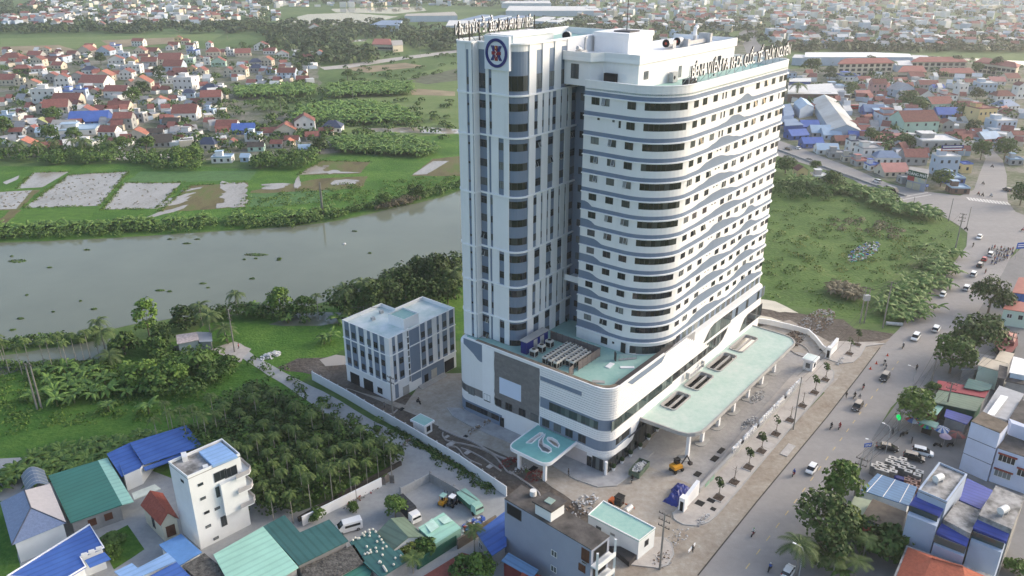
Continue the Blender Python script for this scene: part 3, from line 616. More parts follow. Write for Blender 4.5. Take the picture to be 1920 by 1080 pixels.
emb([(-.1, .85), (.1, .85), (.14, 1.15), (0, 1.35), (-.14, 1.15)], 5.03).build('emblem_flame', GOLD, HOS)
snake = [(.0 + .16 * math.sin(z * 9) * (1 - .2 * z), z) for z in np.linspace(.55, -.75, 14)]
emb([(x - .06, z) for x, z in snake] + [(x + .06, z) for x, z in snake[::-1]], 5.02).build('emblem_snake', TRIM, HOS)
# plant room and things on the tower roof
MB().box(13, 27, 35.5, 42.5, 82.05, 83.9).box(12.7, 27.3, 35.2, 42.8, 83.9, 84.3).build('plant_room', WHITE, HOS)
on_roof('exhaust_fan', 'dark round exhaust fan beside plant room on the tower roof', 'fan', 27.5, 32.5, 82.06, fanbox, [GALV, DARK, DARK], R(-60), 'exhaust fans on the penthouse roof')
# ---- rooftop letters
LETTER = mat('sign_white', (0.75, 0.75, 0.75), 0.5, 0.03); LSIDE = mat('sign_side', (0.02, 0.02, 0.025), 0.5, 0.1)
TXT = 'B\u1ec6NH VI\u1ec6N \u0110A KHOA QU\u1ed0C T\u1ebe TH\u1ee6Y NGUY\u00caN'
def letters(txt, x0, x1, y, z, size, ang, post, sq=1.0):
    n = len(txt); step = (x1 - x0) / n
    for i, ch in enumerate(txt):
        if ch == ' ': continue
        x = x0 + (i + .5) * step
        obj('sign_letter', text_mesh(ch, size, 0.3, [LETTER, LSIDE], sq), HOS, (x, y, z), ang)
letters(TXT, 28.0, 79.2, 2.6, 77.1, 3.3, 0.0, None, 0.8)
for z in (77.0, 78.3): MB().tube((28, 2.95, z), (79.2, 2.95, z), .05, 5).build('sign_rail', GALV, HOS)
for i in range(13):
    u = 28.4 + i * 4.2
    MB().tube((u, 3.1, 74.5), (u, 3.1, 79.3), .07, 5).tube((u, 3.1, 77.6), (u, 5.4, 74.5), .05, 5).build('sign_post', GALV, HOS)
letters(TXT, 30.6, 5.2, 44.1, 84.5, 2.9, R(180), None, 0.62)
for z in (84.4, 85.6): MB().tube((5, 43.7, z), (31, 43.7, z), .05, 5).build('sign_rail', STEEL, HOS)
for i in range(9):
    u = 5.4 + i * 3.15
    MB().tube((u, 43.5, 82.0), (u, 43.5, 87.0), .13, 5).tube((u, 43.5, 84.6), (u + 1.0, 41.3, 82.1), .05, 4).tube((u, 43.5, 84.3), (u + 1.0, 41.3, 84.3), .05, 4).tube((u + 1.0, 41.3, 82.06), (u + 1.0, 41.3, 84.3), .05, 4).build('sign_post', STEEL, HOS)

# ---- podium
PP = [(30, 42.8), (4.5, 42.8)] + arc(4.4, 38.4, 4.4, 92, 180, 8) + [(0, 30.3), (0, 17.5), (0, 3.2)] + arc(3.2, 3.2, 3.2, 180, 270, 8)[1:] + [(30, 0), (74.5, 0)] + arc(74.5, 3.5, 3.5, -90, 0, 5)[1:] + [(78, 21)]
PPs = sub(PP, 1.0)
MB().prism(PP, 0.1, 17.6).build('podium_wall', WHITE, HOS)
MB().prism([(.3, 3.2), (3.3, .3), (30, .3), (30, 28), (8, 30), (4, 42), (.3, 38)], 17.6, 17.7).build('podium_deck', MINT, HOS)
iA = [p for p in PP if p[0] <= 22 and p[1] <= 43][0:]
PW = [p for p in PP if p[1] <= 38.5 and p[0] < 29.9]; PW = PW + [(21.5, 0)]
MB().band(PW, 17.6, 19.55, -0.3, 0.0).build('podium_parapet', WHITE, HOS)
MB().band(PW, 19.55, 19.68, -0.36, 0.08).build('parapet_cap', TRIM, HOS)
MB().band([(3.4, .1), (26.0, .1)], 19.5, 19.72, -1.15, -.1).build('dark_parapet_top', STEEL, HOS)
MB().band([(.05, 36), (.05, 4.0), (.5, 2.2), (1.6, .9), (3.3, .25)], 19.5, 19.7, -1.0, -.12).build('brown_parapet_top', ramp_ground('brown_ledge', [(0.3, (0.11, 0.09, 0.07)), (0.5, (0.19, 0.155, 0.115)), (0.7, (0.26, 0.23, 0.19))], 0.6, 5), HOS)
MB().prism([(21.5, -.02), (74.5, -.02), (74.5, 1.5), (21.5, 1.5)], 17.6, 18.3).build('wall_shoulder', WHITE, HOS)
SPAN = lambda a, b: [p for p in sub([(0, a)] + [q for q in PP if q[1] < a and q[0] < 29 and q[1] >= 0 and (q[0] <= 3.3)] + [(b, 0)], .8)]
# cladding boards wrap the corner, each board proud of its groove
CLAD = mat('white_cladding', (0.80, 0.80, 0.80), 0.55, 0.02, 0.4)
nb = 13
for z0, z1, b in ((12.35, 19.4, 36), (7.35, 9.8, 14), (3.45, 4.9, 6)): MB().band(SPAN(17.4, b), z0, z1, -.02, .03).build('cladding_groove', mat('groove_shade_grey', (.30, .30, .31), .9), HOS)  # grey backing puts the shade of the gaps between boards into the colour
for i in range(nb):
    z0 = 12.35 + i * (19.5 - 12.35) / nb; z1 = z0 + (19.5 - 12.35) / nb - .12
    b = 44 - i * 1.0
    MB().band(SPAN(17.5, b), z0, z1, -.02, 0.14).build('cladding_board', CLAD, HOS)
for i in range(5):
    z0 = 7.35 + i * .5; MB().band(SPAN(17.5, 14.5 - i * .2 if i < 3 else 19), z0, z0 + .4, -.02, 0.14).build('cladding_board', CLAD, HOS)
for i in range(3):
    z0 = 3.45 + i * .5; MB().band(SPAN(17.5, 6.5 + i * 1.3), z0, z0 + .4, -.02, 0.14).build('cladding_board', CLAD, HOS)
MB().band(SPAN(17.4, 1.0), 9.82, 12.32, -.02, .05).build('blue_belt', BLUE, HOS)
MB().band(SPAN(17.4, 9), 4.95, 7.32, -.02, .05).build('blue_belt', BLUE, HOS)
MB().box(-.19, -.14, 6.8, 17.4, 16.35, 17.35).build('blue_stripe', BLUE, HOS)
MB().add([(6, -.16, 19.3), (8, -.16, 17.95), (20.3, -.16, 17.95), (22, -.16, 19.3)], [(0, 1, 2, 3)]).build('blue_stripe', BLUE, HOS)
glazed([(-.04, 15.0), (-.04, 2.6)], 9.9, 11.8, 12, name='ribbon_window', gl=GLASSC)
for v in (15.8, 12.7, 9.65, 6.35): put('p', 'L', v, -.05, 6.2, sash=0)
glazed([(3.0, -.05), (8.4, -.05)], 5.6, 7.3, 5, name='ribbon_window', gl=GLASS)
glazed([(.9, -.05), (26.5, -.05)], 9.95, 12.25, 26, name='ribbon_window', gl=GLASSC)
glazed([(26.5, -.05), (44, -.05)], 10.3, 12.3, 16, name='ribbon_window', gl=GLASS)
# tall S-shaped glazing on the street side
def shaped(name, poly, pitch, gl=None):
    y0 = -.07
    mb = MB(); n = len(poly)
    mb.add([(u, y0, z) for u, z in poly] + [(u, .0, z) for u, z in poly], [tuple(range(n))] + [(i, n + i, n + (i + 1) % n, (i + 1) % n) for i in range(n)])
    o = mb.build(name, FRAME, HOS)
    us = [p[0] for p in poly]; u = min(us)
    def zs(x):
        r = []
        for (a, za), (b, zb) in zip(poly, poly[1:] + poly[:1]):
            if (a - x) * (b - x) < 0: r.append(za + (zb - za) * (x - a) / (b - a))
        return (min(r), max(r)) if len(r) >= 2 else None
    while u < max(us) - .1:
        a, b = u + .06, min(u + pitch - .06, max(us) - .02)
        A_, B_ = zs(a + .001), zs(b - .001)
        if A_ and B_ and b - a > .15 and A_[1] - A_[0] + B_[1] - B_[0] > .3:
            g = .07
            MB().quad((a, y0 - .015, A_[0] + g), (b, y0 - .015, B_[0] + g), (b, y0 - .015, B_[1] - g), (a, y0 - .015, A_[1] - g)).build('pane', gl or rw.choice([GLASS, GLASS, GLASSC]), o)
        u += pitch
    return o
shaped('shaped_window', [(38, 10.35), (44, 10.35), (49.8, 10.3), (52.2, 11.0), (54.2, 12.6), (54.8, 13.4), (40.4, 13.4), (38.8, 12.6)], 1.0)
shaped('shaped_window', [(41.0, 14.2), (55.9, 14.2), (56.3, 15.0), (56.4, 17.6), (46.3, 17.6), (44.2, 17.0), (42.8, 15.9)], 1.25)
shaped('shaped_window', [(62.6, 8.9), (76.5, 8.9), (76.5, 12.5), (67.0, 12.6), (65.0, 12.0), (63.9, 10.8)], 1.0)
MB().box(56.5, 76.8, -.04, .0, 14.75, 17.5).build('blue_belt', BLUE, HOS)
for u in (59.2, 65.5, 72.5, 75.6): put('d', 'S', u, -.05, 16.1)
# ground floor glazing on the street, the rising white fascia over it
shaped('shopfront_window', [(.4, .25), (60, .25), (60, 6.9), (12.6, 6.9), (11.0, 5.0), (10.0, 3.4), (7.5, 2.9), (3.5, 3.3), (.4, 3.4)], 1.3, GLASSD)
MB().box(8, 60, -.35, -.09, 5.0, 5.2).build('glazing_transom', FRAME, HOS)
glazed([(-.05, 3.6), (-.05, .9)], .3, 3.2, 3, name='shopfront_window')
put('d', 'L', 4.3, -.05, 1.5)
MB().tube((-.35, .0, .2), (-.35, 0, 3.4), .3, 10).build('corner_column', TRIM, HOS)
# left end: bare concrete patch, blank panel, windows, older render
CPAT = ramp_ground('stained_concrete', [(0.3, (0.13, 0.125, 0.125)), (0.5, (0.175, 0.17, 0.168)), (0.7, (0.23, 0.222, 0.215))], 0.35, 6, scale2=1.5, stretch=(1, 1, 3), bump=0.3)
edge = [(30.3 + random.uniform(-.12, .12), z) for z in np.linspace(18.9, 7.0, 14)]; edg2 = [(17.6 + random.uniform(-.02, .15), z) for z in np.linspace(5.3, 18.9, 12)]
mid = [(v, z + random.uniform(-.1, .1)) for v, z in [(29.9, 5.2), (27.5, 5.1), (25, 5.25), (22, 5.3), (20, 5.2)]]
P_ = edge + mid + edg2
mb = MB(); n = len(P_); mb.add([(-.05, v, z) for v, z in P_] + [(0, v, z) for v, z in P_], [tuple(range(n))] + [(i, n + i, n + (i + 1) % n, (i + 1) % n) for i in range(n)]); mb.build('bare_concrete_patch', CPAT, HOS)
MB().band([(-.05, 28.8), (-.05, 25.7)], 8.9, 13.0, 0, .06).build('blank_panel', mat('blank_panel', (0.60, 0.68, 0.82), 0.5, .01), HOS)
MB().band([(-.05, 25.67), (-.05, 22.65)], 8.9, 13.0, 0, .06).build('blank_panel', mat('blank_panel', (0.60, 0.68, 0.82)), HOS)
MB().band([(0, 33.8), (0, 30.4)], 5.5, 19.2, -.02, .09).build('new_render_panel', TRIM, HOS)
mb = MB(); P_ = [(41, 19.0), (39.4, 17.9), (37.9, 17.1), (36.4, 16.2), (35.2, 15.2), (34.4, 14.9), (33.85, 14.9), (33.85, 19.1)]
mb.band([(0, a) for a, b in P_[1:]], [b for a, b in P_[1:]], [19.3] * 7, -.02, .05).build('blue_wave', BLUE, HOS)
MB().band([p for p in PPs if p[1] > 30.5 and p[0] < 4.2], 5.5, 7.4, -.02, .04).build('concrete_strip', CPAT, HOS)
MB().band([p for p in PPs if p[1] > 27.5 and p[0] < 7], .25, 3.2, -.02, .04).build('blue_plinth', BLUE, HOS)
for v in (29.2, 26.1, 22.3, 18.95): put('p', 'L', v, -.06, 6.3)
put('p', 'L', 32.5, -.06, 6.2); put('p', 'L', 37.3, -.06, 6.2); put('d', 'L', 28.1, -.06, 1.5)
glazed([(-.05, 39.2), (-.05, 29)], 1.3, 2.75, 9, name='ribbon_window')
glazed([p for p in sub(arc(4.4, 38.4, 4.44, 100, 170, 8), .5)], 5.6, 7.2, 4, name='curved_window')
MB().band([(-.02, 17.4), (-.02, 5.0)], .25, 3.4, 0, .04).build('pink_base_wall', mat('pinkish_render', (0.55, 0.50, 0.49), 0.8, .05), HOS)

# ---- street canopy with four openings
def holed(outer, holes, z0, z1, mtop, mside):
    mb = MB()
    def ccw(P, s): return P if (sum(P[i][0] * P[(i + 1) % len(P)][1] - P[(i + 1) % len(P)][0] * P[i][1] for i in range(len(P))) > 0) == s else P[::-1]
    outer = ccw(outer, True); holes = [ccw(h, False) for h in holes]
    allp = [p for q in [outer] + holes for p in q]
    tr = tessellate_polygon([[Vector((x, y, 0)) for x, y in q] for q in [outer] + holes])
    mb.add([(x, y, z1) for x, y in allp], tr, 0); mb.add([(x, y, z0) for x, y in allp], [t[::-1] for t in tr], 1)
    for q in [outer] + holes:
        n = len(q); mb.add([(x, y, z0) for x, y in q] + [(x, y, z1) for x, y in q], [(i, (i + 1) % n, n + (i + 1) % n, n + i) for i in range(n)], 1)
    return mb
CZ = 7.55
outer = [(12.5, .0)] + arc(15.6, -9.6, 3.1, 180, 225, 4) + arc(18.5, -10.1, 2.8, 235, 270, 4) + [(66.5, -12.9)] + arc(66.5, -7.9, 5.0, -90, 0, 8) + [(71.5, .0)]
outer = [(12.5, 0.0), (12.9, -9.2), (13.4, -10.9), (14.6, -12.1), (16.2, -12.8), (18.2, -13.0), (66.4, -12.9)] + arc(67.3, -8.8, 4.1, -85, -2, 7) + [(71.6, 0.0)]
HL = [(19.7, 27.9), (30.6, 39.5), (42.0, 52.4), (54.7, 65.1)]
holes = [rrect(a, b, -4.55, -0.75, 0.9, 4) for a, b in HL]
MINTC = ramp_ground('canopy_mint', [(0.27, (0.30, 0.44, 0.39)), (0.42, (0.38, 0.51, 0.455)), (0.56, (0.46, 0.56, 0.51)), (0.68, (0.53, 0.58, 0.54)), (0.8, (0.46, 0.42, 0.39))], 0.14, 8, 0.55, 0.0, scale2=0.9)
holed(outer, holes, CZ - .55, CZ, None, None).build('canopy_slab', [MINTC, TRIM], HOS)
MB().band(outer, CZ - .62, CZ + .2, -.28, .06).build('canopy_rim', GREYC, HOS)
for h in holes: MB().band(h[::-1], CZ - .6, CZ + .28, -.02, .3, closed=True).build('skylight_rim', GREYC, HOS)
for a, b in HL: MB().box(a + .1, b - .1, -2.85, -2.45, CZ - .55, CZ - .1).build('skylight_beam', GREYC, HOS)
for i, u in enumerate((16.3, 23.5, 31.5, 39.6, 47.8, 56, 63.9)):
    mb = MB()
    if i == 0: mb.prism([(u - .4, -10.4), (u + .3, -10.4), (u + .3, -9.7), (u - .4, -9.7)], .2, CZ - .5)
    else: mb.box(u - .45, u + .45, -10.2, -9.5, .2, CZ - .5)
    mb.build('canopy_column', TRIM, HOS)
    MB().prism(rrect(u - 2.2, u + 2.2, -11.2, -8.6, 1.2, 4), .1, .22).build('column_island', GREYC, HOS)
# ---- side porch with the looping cut-outs
pz = 4.85
po = [(0, 18.1), (-8.6, 18.0)] + arc(-9.0, 16.2, 1.7, 95, 175, 5) + [(-10.8, 9.6)] + arc(-9.0, 9.2, 1.75, 185, 265, 5) + [(0, 7.6)]
h1 = [(-7.2, 15.7), (-2.4, 15.75), (-1.9, 15.2), (-2.2, 14.7), (-6.6, 14.6)]
h2 = [(-1.9, 14.5), (-2.2, 15.0 - .45), (-4.9, 14.1), (-6.5, 12.95), (-7.5, 11.2), (-7.2, 9.8), (-6.3, 9.6), (-5.5, 10.2), (-5.15, 11.3), (-5.1, 12.6), (-3.9, 13.6), (-2.3, 14.2)]
h3 = [(-3.3, 13.2), (-2.6, 13.35), (-2.2, 12.5), (-2.4, 11), (-3.4, 9.6), (-4.4, 9.3), (-4.45, 10.4), (-3.85, 12.4)]
holed(po, [h1, h2, h3], pz - .5, pz, None, None).build('porch_slab', [mat('porch_teal', (0.22, 0.49, 0.45), 0.5, .12, .3), TRIM], HOS)
MB().band(po, pz - .6, pz + .12, -.2, .06).build('porch_rim', TRIM, HOS)
for h in (h1, h2, h3):
    s = sum(h[i][0] * h[(i + 1) % len(h)][1] - h[(i + 1) % len(h)][0] * h[i][1] for i in range(len(h)))
    MB().band(h if s < 0 else h[::-1], pz - .5, pz + .22, -.02, .16, closed=True).build('cutout_rim', TRIM, HOS)
for v in (15.4, 8.7): MB().box(-10.0, -9.4, v - .32, v + .32, .1, pz - .5).build('porch_column', TRIM, HOS)
# ---------------------------------------------------------------- buildings near the camera
def crop(ox, oy, s): return lambda *p: [(ox + x / s, oy + y / s) for x, y in p]
_a, _b = G(493, 987), G(560, 1063); SR = math.atan2(_b[1] - _a[1], _b[0] - _a[0])
RB_ = mat('blue_metal_roof', (0.055, 0.13, 0.42), 0.5, 0.08, 0.25, hue=(0.07, 0.16, 0.46), seam=(1.3, SR, .78))
RB2 = mat('indigo_metal_roof', (0.06, 0.085, 0.34), 0.5, 0.1, 0.3, seam=(1.0, HA, .75))
RLB = mat('light_blue_roof', (0.26, 0.42, 0.68), 0.5, 0.1, 0.3, seam=(1.2, SR, .85))
RSB = mat('steel_blue_roof', (0.13, 0.24, 0.40), 0.5, 0.1, 0.3, seam=(.9, HA, .75))
RG = mat('green_metal_roof', (0.055, 0.20, 0.155), 0.5, 0.08, 0.2, seam=(1.3, SR, .8))
RDT = mat('dark_teal_roof', (0.045, 0.13, 0.125), 0.5, 0.1, 0.25, seam=(1.3, SR + R(90), .75))
RMT = mat('mint_metal_roof', (0.34, 0.60, 0.49), 0.5, 0.08, 0.2, seam=(1.4, SR, .86))
ROL = mat('olive_metal_roof', (0.15, 0.21, 0.155), 0.55, 0.12, 0.3, seam=(1.1, HA, .8))
RTILE = mat('red_tile', (0.30, 0.07, 0.045), 0.75, 0.2, 2.0, 0.3)
ROT = mat('orange_tile', (0.42, 0.115, 0.065), 0.75, 0.15, 2.0, 0.3)
RBT = mat('blue_grey_tile', (0.19, 0.24, 0.36), 0.45, 0.14, 2.5, 0.2)
RPT = mat('pale_tile', (0.5, 0.46, 0.45), 0.6, 0.05, 1.5)
ROLD = mat('mossy_old_roof', (0.085, 0.08, 0.075), 0.95, 0.5, 1.2, 0.8, 2.5, hue=(0.16, 0.15, 0.135))
RCON = mat('weathered_roof_concrete', (0.20, 0.195, 0.185), 0.95, 0.35, 0.5, 0.1, hue=(0.42, 0.41, 0.40))
RDK = mat('dark_stained_roof', (0.075, 0.07, 0.068), 0.95, 0.3, 0.4, 0.1, hue=(0.125, 0.115, 0.11))
RBR = mat('brown_stained_roof', (0.15, 0.125, 0.10), 0.95, 0.3, 0.5, 0.1)
WCON = mat('raw_cement_wall', (0.30, 0.295, 0.29), 0.9, 0.15, 0.4)
WWH = mat('house_white', (0.72, 0.74, 0.74), 0.8, 0.05, 0.3)
WBL = mat('pale_blue_wall', (0.40, 0.47, 0.58), 0.8, 0.05, 0.3)
WGB = mat('grey_blue_wall', (0.29, 0.32, 0.40), 0.8, 0.05, 0.2)
WCR = mat('cream_wall', (0.58, 0.54, 0.42), 0.8, 0.06, 0.3)
WLV = mat('lavender_white_wall', (0.55, 0.60, 0.74), 0.8, 0.06, 0.3)
WMG = mat('mint_wall', (0.55, 0.68, 0.58), 0.8, 0.05, 0.3)
BROWN = mat('brown_wood', (0.12, 0.05, 0.03), 0.7, 0.2, 1.0)
GREEND = mat('dark_green_metal', (0.02, 0.09, 0.06), 0.6, 0.1, 1)
TANKW = mat('tank_white', (0.72, 0.72, 0.70), 0.4, 0.05)
WINF = mat('window_frame_white', (0.65, 0.66, 0.66), 0.6, .05)
def nwin(w_, h_, cols, fm, gm=None):
    mb = MB(); f = .09
    mb.box(-w_ / 2, w_ / 2, -.02, .05, -h_ / 2, h_ / 2, 1)
    for x0, x1, z0, z1 in [(-w_ / 2, -w_ / 2 + f, -h_ / 2, h_ / 2), (w_ / 2 - f, w_ / 2, -h_ / 2, h_ / 2), (-w_ / 2 + f, w_ / 2 - f, -h_ / 2, -h_ / 2 + f), (-w_ / 2 + f, w_ / 2 - f, h_ / 2 - f, h_ / 2)]: mb.box(x0, x1, -.08, -.02, z0, z1, 0)
    for i in range(1, cols): x = -w_ / 2 + w_ * i / cols; mb.box(x - f / 2, x + f / 2, -.07, -.02, -h_ / 2 + f, h_ / 2 - f, 0)
    return mb.mesh('window', [fm, gm or GLASS])
NW = {'sl': nwin(1.0, .55, 1, FRAME), 'sq': nwin(1.1, 1.3, 2, FRAME), 'tall': nwin(1.1, 2.2, 2, FRAME), 'wide': nwin(3.0, 1.6, 4, WINF), 'wsq': nwin(1.3, 1.3, 2, WINF), 'br': nwin(1.4, 1.5, 2, BROWN, BROWN), 'brd': nwin(1.6, 2.4, 2, BROWN, BROWN), 'big': nwin(2.4, 1.9, 2, FRAME), 'fig': nwin(4.0, 1.9, 2, FRAME), 'vent': nwin(1.0, .5, 1, GREYC), 'gd': nwin(3.2, 2.4, 4, GREEND, GREEND), 'xw': nwin(5.0, 2.0, 3, FRAME, GLASSC), 'dk': nwin(1.5, 1.7, 2, FRAME, DARK), 'dkw': nwin(3.4, 2.3, 1, FRAME, DARK)}
class Bld:
    def __init__(s, name, label, cat, pts, z, wall, roof, kind='flat', zr=None, zb=0.0, inset=.3, over=.0, group=None, thick=.18, ridge=(0, 0), bare=False):
        zs = list(z) if isinstance(z, (list, tuple)) else [z] * len(pts)
        P = [G(x, y, zz) for (x, y), zz in zip(pts, zs)]
        s.c = (sum(p[0] for p in P) / len(P), sum(p[1] for p in P) / len(P))
        s.P = [(p[0] - s.c[0], p[1] - s.c[1]) for p in P]; s.z = zs
        if s.area() < 0: s.P = s.P[::-1]; s.z = zs[::-1]; s.flip = True
        else: s.flip = False
        s.t = thing(name, label, cat, (*s.c, 0), 0, group)
        I = s.inset(s.P, inset); s.I = I
        if not bare: MB().prism(I, zb, [q - thick for q in s.z], top=-1).build('wall', wall, s.t)
        if kind == 'flat':
            MB().prism(s.P, [q - thick for q in s.z], s.z, bottom=True).build('roof', roof, s.t)
        else:
            a, b, c_, d = s.P; zr = zr or s.z[0] + 2
            m = lambda p, q, t=.5: (p[0] + (q[0] - p[0]) * t, p[1] + (q[1] - p[1]) * t)
            r0, r1 = m(a, d), m(b, c_); r0, r1 = m(r0, r1, ridge[0]), m(r1, r0, ridge[1])
            e = s.z[0]; T = thick
            for nm, f in (('roof', [(a, e), (b, e), (r1, zr), (r0, zr)]), ('roof', [(c_, e), (d, e), (r0, zr), (r1, zr)])):
                MB().add([(p[0], p[1], h) for p, h in f] + [(p[0], p[1], h - T) for p, h in f], [(0, 1, 2, 3), (7, 6, 5, 4), (0, 4, 5, 1), (1, 5, 6, 2), (2, 6, 7, 3), (3, 7, 4, 0)]).build(nm, roof, s.t)
            for k, (p, q, r) in enumerate(((d, a, r0), (b, c_, r1))):
                if ridge[k]: MB().add([(p[0], p[1], e), (q[0], q[1], e), (r[0], r[1], zr)], [(0, 1, 2)]).build('roof', roof, s.t)
                else:
                    i0, i1 = (I[3], I[0]) if k == 0 else (I[1], I[2]); mm = m(i0, i1)
                    MB().add([(i0[0], i0[1], e - T), (i1[0], i1[1], e - T), (mm[0], mm[1], zr - T)], [(0, 1, 2)]).build('gable_wall', wall, s.t)
            s.r0, s.r1, s.zr = r0, r1, zr
    def area(s): return sum(s.P[i][0] * s.P[(i + 1) % len(s.P)][1] - s.P[(i + 1) % len(s.P)][0] * s.P[i][1] for i in range(len(s.P)))
    def inset(s, P, d):
        n = len(P); out = []
        for i in range(n):
            a, b, c_ = Vector(P[i - 1]), Vector(P[i]), Vector(P[(i + 1) % n])
            n1 = Vector((-(b - a).y, (b - a).x)).normalized(); n2 = Vector((-(c_ - b).y, (c_ - b).x)).normalized()
            k = n1 + n2; k = k / max(.3, k.length_squared) * 2 if k.length > .1 else n1
            out.append(tuple(b + k * d * 1.0))
        return out
    def edge(s, i):
        n = len(s.I)
        if s.flip: i = (n - 2 - i) % n
        return s.I[i], s.I[(i + 1) % n]
    def win(s, i, f, z, kind, name='window', out=0.0):
        a, b = s.edge(i)
        if s.flip: f = 1 - f
        dx, dy = b[0] - a[0], b[1] - a[1]; l = math.hypot(dx, dy); nx, ny = dy / l, -dx / l
        return obj(name, NW[kind], s.t, (a[0] + dx * f + nx * out, a[1] + dy * f + ny * out, z), math.atan2(nx, -ny))
    def box_on(s, name, px, z, lx, ly, h, m, rot=0.0):
        x, y = G(*px, z); return MB().obox(x - s.c[0], y - s.c[1], z, z + h, lx, ly, rot).build(name, m, s.t)
    def slab(s, name, pts, z, m, th=.15, par=True):
        zs = list(z) if isinstance(z, (list, tuple)) else [z] * len(pts)
        Q = [G(x, y, q) for (x, y), q in zip(pts, zs)]; Q = [(p[0] - s.c[0], p[1] - s.c[1]) for p in Q]
        return MB().prism(Q, [q - th for q in zs], zs, bottom=True).build(name, m, s.t)
    def parapet(s, h, m, t=.25):
        P = s.P; return MB().band(P[::-1] if False else P, [q for q in s.z], [q + h for q in s.z], -t, .02, closed=True).build('parapet', m, s.t)
A = crop(0, 780, 3.6); B = crop(400, 780, 3.6); C = crop(820, 840, 4); D = crop(1440, 810, 4); E_ = crop(1560, 640, 4.153); F_ = crop(1440, 560, 4); A2 = crop(0, 850, 4.696); B2 = crop(560, 880, 5.4); C2 = crop(860, 900, 6); D2 = crop(1560, 860, 4.908); E2 = crop(1640, 640, 5.686); T2 = crop(300, 800, 3.859)

# lower left cluster
b = Bld('tiled_house', 'white house with blue grey tiled hip roof, lower left corner', 'house', A2((0, 430), (105, 810), (585, 612), (440, 268)), 4.6, WWH, RBT, 'gable', 7.0, ridge=(0, 0), inset=.5)
for o in list(b.t.children):
    if o.name.startswith(('roof', 'gable')): bpy.data.objects.remove(o)
pk = G(*A2((272, 480))[0], 7.0); bk = G(*A2((215, 325))[0], 7.0); pk, bk = [(p[0] - b.c[0], p[1] - b.c[1]) for p in (pk, bk)]
q = [G(x, y, 4.6) for x, y in A2((0, 430), (105, 810), (585, 612), (440, 268))]; q = [(x - b.c[0], y - b.c[1], 4.6) for x, y in q]
for m_, f in ((RBT, [q[0], q[1], (*pk, 7), (*bk, 7)]), (RBT, [q[1], q[2], (*pk, 7)]), (RPT, [q[2], q[3], (*bk, 7), (*pk, 7)]), (WWH, [q[3], q[0], (*bk, 7)])):
    MB().add(f, [tuple(range(len(f)))]).build('roof', m_, b.t)
for u, v in (((*pk, 7), (*bk, 7)), ((*pk, 7), q[1]), ((*pk, 7), q[2])): MB().tube(u, v, .12, 5).build('ridge_cap', mat('dark_ridge', (.08, .09, .12)), b.t)
t = thing('barrel_canopy', 'grey translucent barrel canopy behind blue grey tiled house', 'canopy', (*G(*A2((310, 230))[0], 4), 0))
a0, a1 = G(*A2((185, 200))[0], 4), G(*A2((225, 318))[0], 4); b0 = G(*A2((388, 150))[0], 4); dv = (b0[0] - a0[0], b0[1] - a0[1])
def barrel(rr, m_, nm, t0, t1):
    mb = MB(); V = []
    for k in range(9):
        w_ = k / 8; h = 4 + 1.5 * math.sin(math.pi * w_) + rr
        for tt in (t0, t1): V.append((a0[0] + (a1[0] - a0[0]) * tt + dv[0] * w_ - t.location[0], a0[1] + (a1[1] - a0[1]) * tt + dv[1] * w_ - t.location[1], h))
    mb.add(V, [(2 * k, 2 * k + 1, 2 * k + 3, 2 * k + 2) for k in range(8)]); mb.build(nm, m_, t)
barrel(0, mat('smoky_sheet', (.14, .18, .25), .35, .1), 'arched_sheet', 0, 1.25)
for k in range(5): barrel(.04, GALV, 'arch_rib', k * .26, k * .26 + .035)
for w_ in (0, 1):
    for tt in (0, 1): MB().tube((a0[0] + (a1[0] - a0[0]) * tt + dv[0] * w_ - t.location[0], a0[1] + (a1[1] - a0[1]) * tt + dv[1] * w_ - t.location[1], 0), (a0[0] + (a1[0] - a0[0]) * tt + dv[0] * w_ - t.location[0], a0[1] + (a1[1] - a0[1]) * tt + dv[1] * w_ - t.location[1], 4), .07, 5).build('post', GALV, t)
b = Bld('warehouse', 'warehouse with green metal roof and a mint strip at its right', 'warehouse', A2((425, 195), (620, 612), (1075, 452), (862, 62)), 3.6, WCON, RG)
b.slab('roof', A2((862, 62), (1075, 452), (1178, 425), (945, 38)), [3.6, 3.6, 3.3, 3.3], RMT)
b.win(1, .38, 1.9, 'br'); b.win(1, .72, 1.9, 'br')
b = Bld('blue_roofed_house', 'long house under two bright blue sheet roofs beside green warehouse', 'house', A2((1000, -5), (1080, 200), (1240, 130), (1400, -90)), 4.0, WWH, RB_, bare=False)
bpy.data.objects.remove([o for o in b.t.children if o.name.startswith('roof')][0])
b.slab('roof', A((720, 255), (820, 410), (970, 340), (872, 182)), [4.2, 3.2, 3.4, 4.4], RB_); b.slab('roof', A((874, 180), (968, 328), (1365, 200), (1258, 62)), [5.0, 3.9, 3.9, 5.0], RB_)
b.slab('awning', A((968, 346), (980, 370), (1255, 268), (1240, 245)), [3.4, 2.9, 2.9, 3.4], RB_)
b = Bld('red_tiled_house', 'small cream house with red tiled gables beside tall white house', 'house', A((948, 600), (1082, 738), (1206, 690), (1100, 520)), 4.2, WCR, RTILE, 'gable', 6.2, inset=.3)
b.win(0, .5, 2.2, 'tall'); b.win(1, .5, 2.0, 'brd'); b.slab('cream_awning', A((888, 520), (905, 565), (1085, 490), (1045, 460)), 3.2, mat('cream_sheet', (.6, .62, .52)))
b = Bld('tall_white_house', 'tall narrow white house with balconies and blue tank cover on roof', 'house', T2((62, 268), (200, 378), (580, 210), (450, 100)), 15.6, WWH, RCON, inset=.02)
b.parapet(.5, WWH)
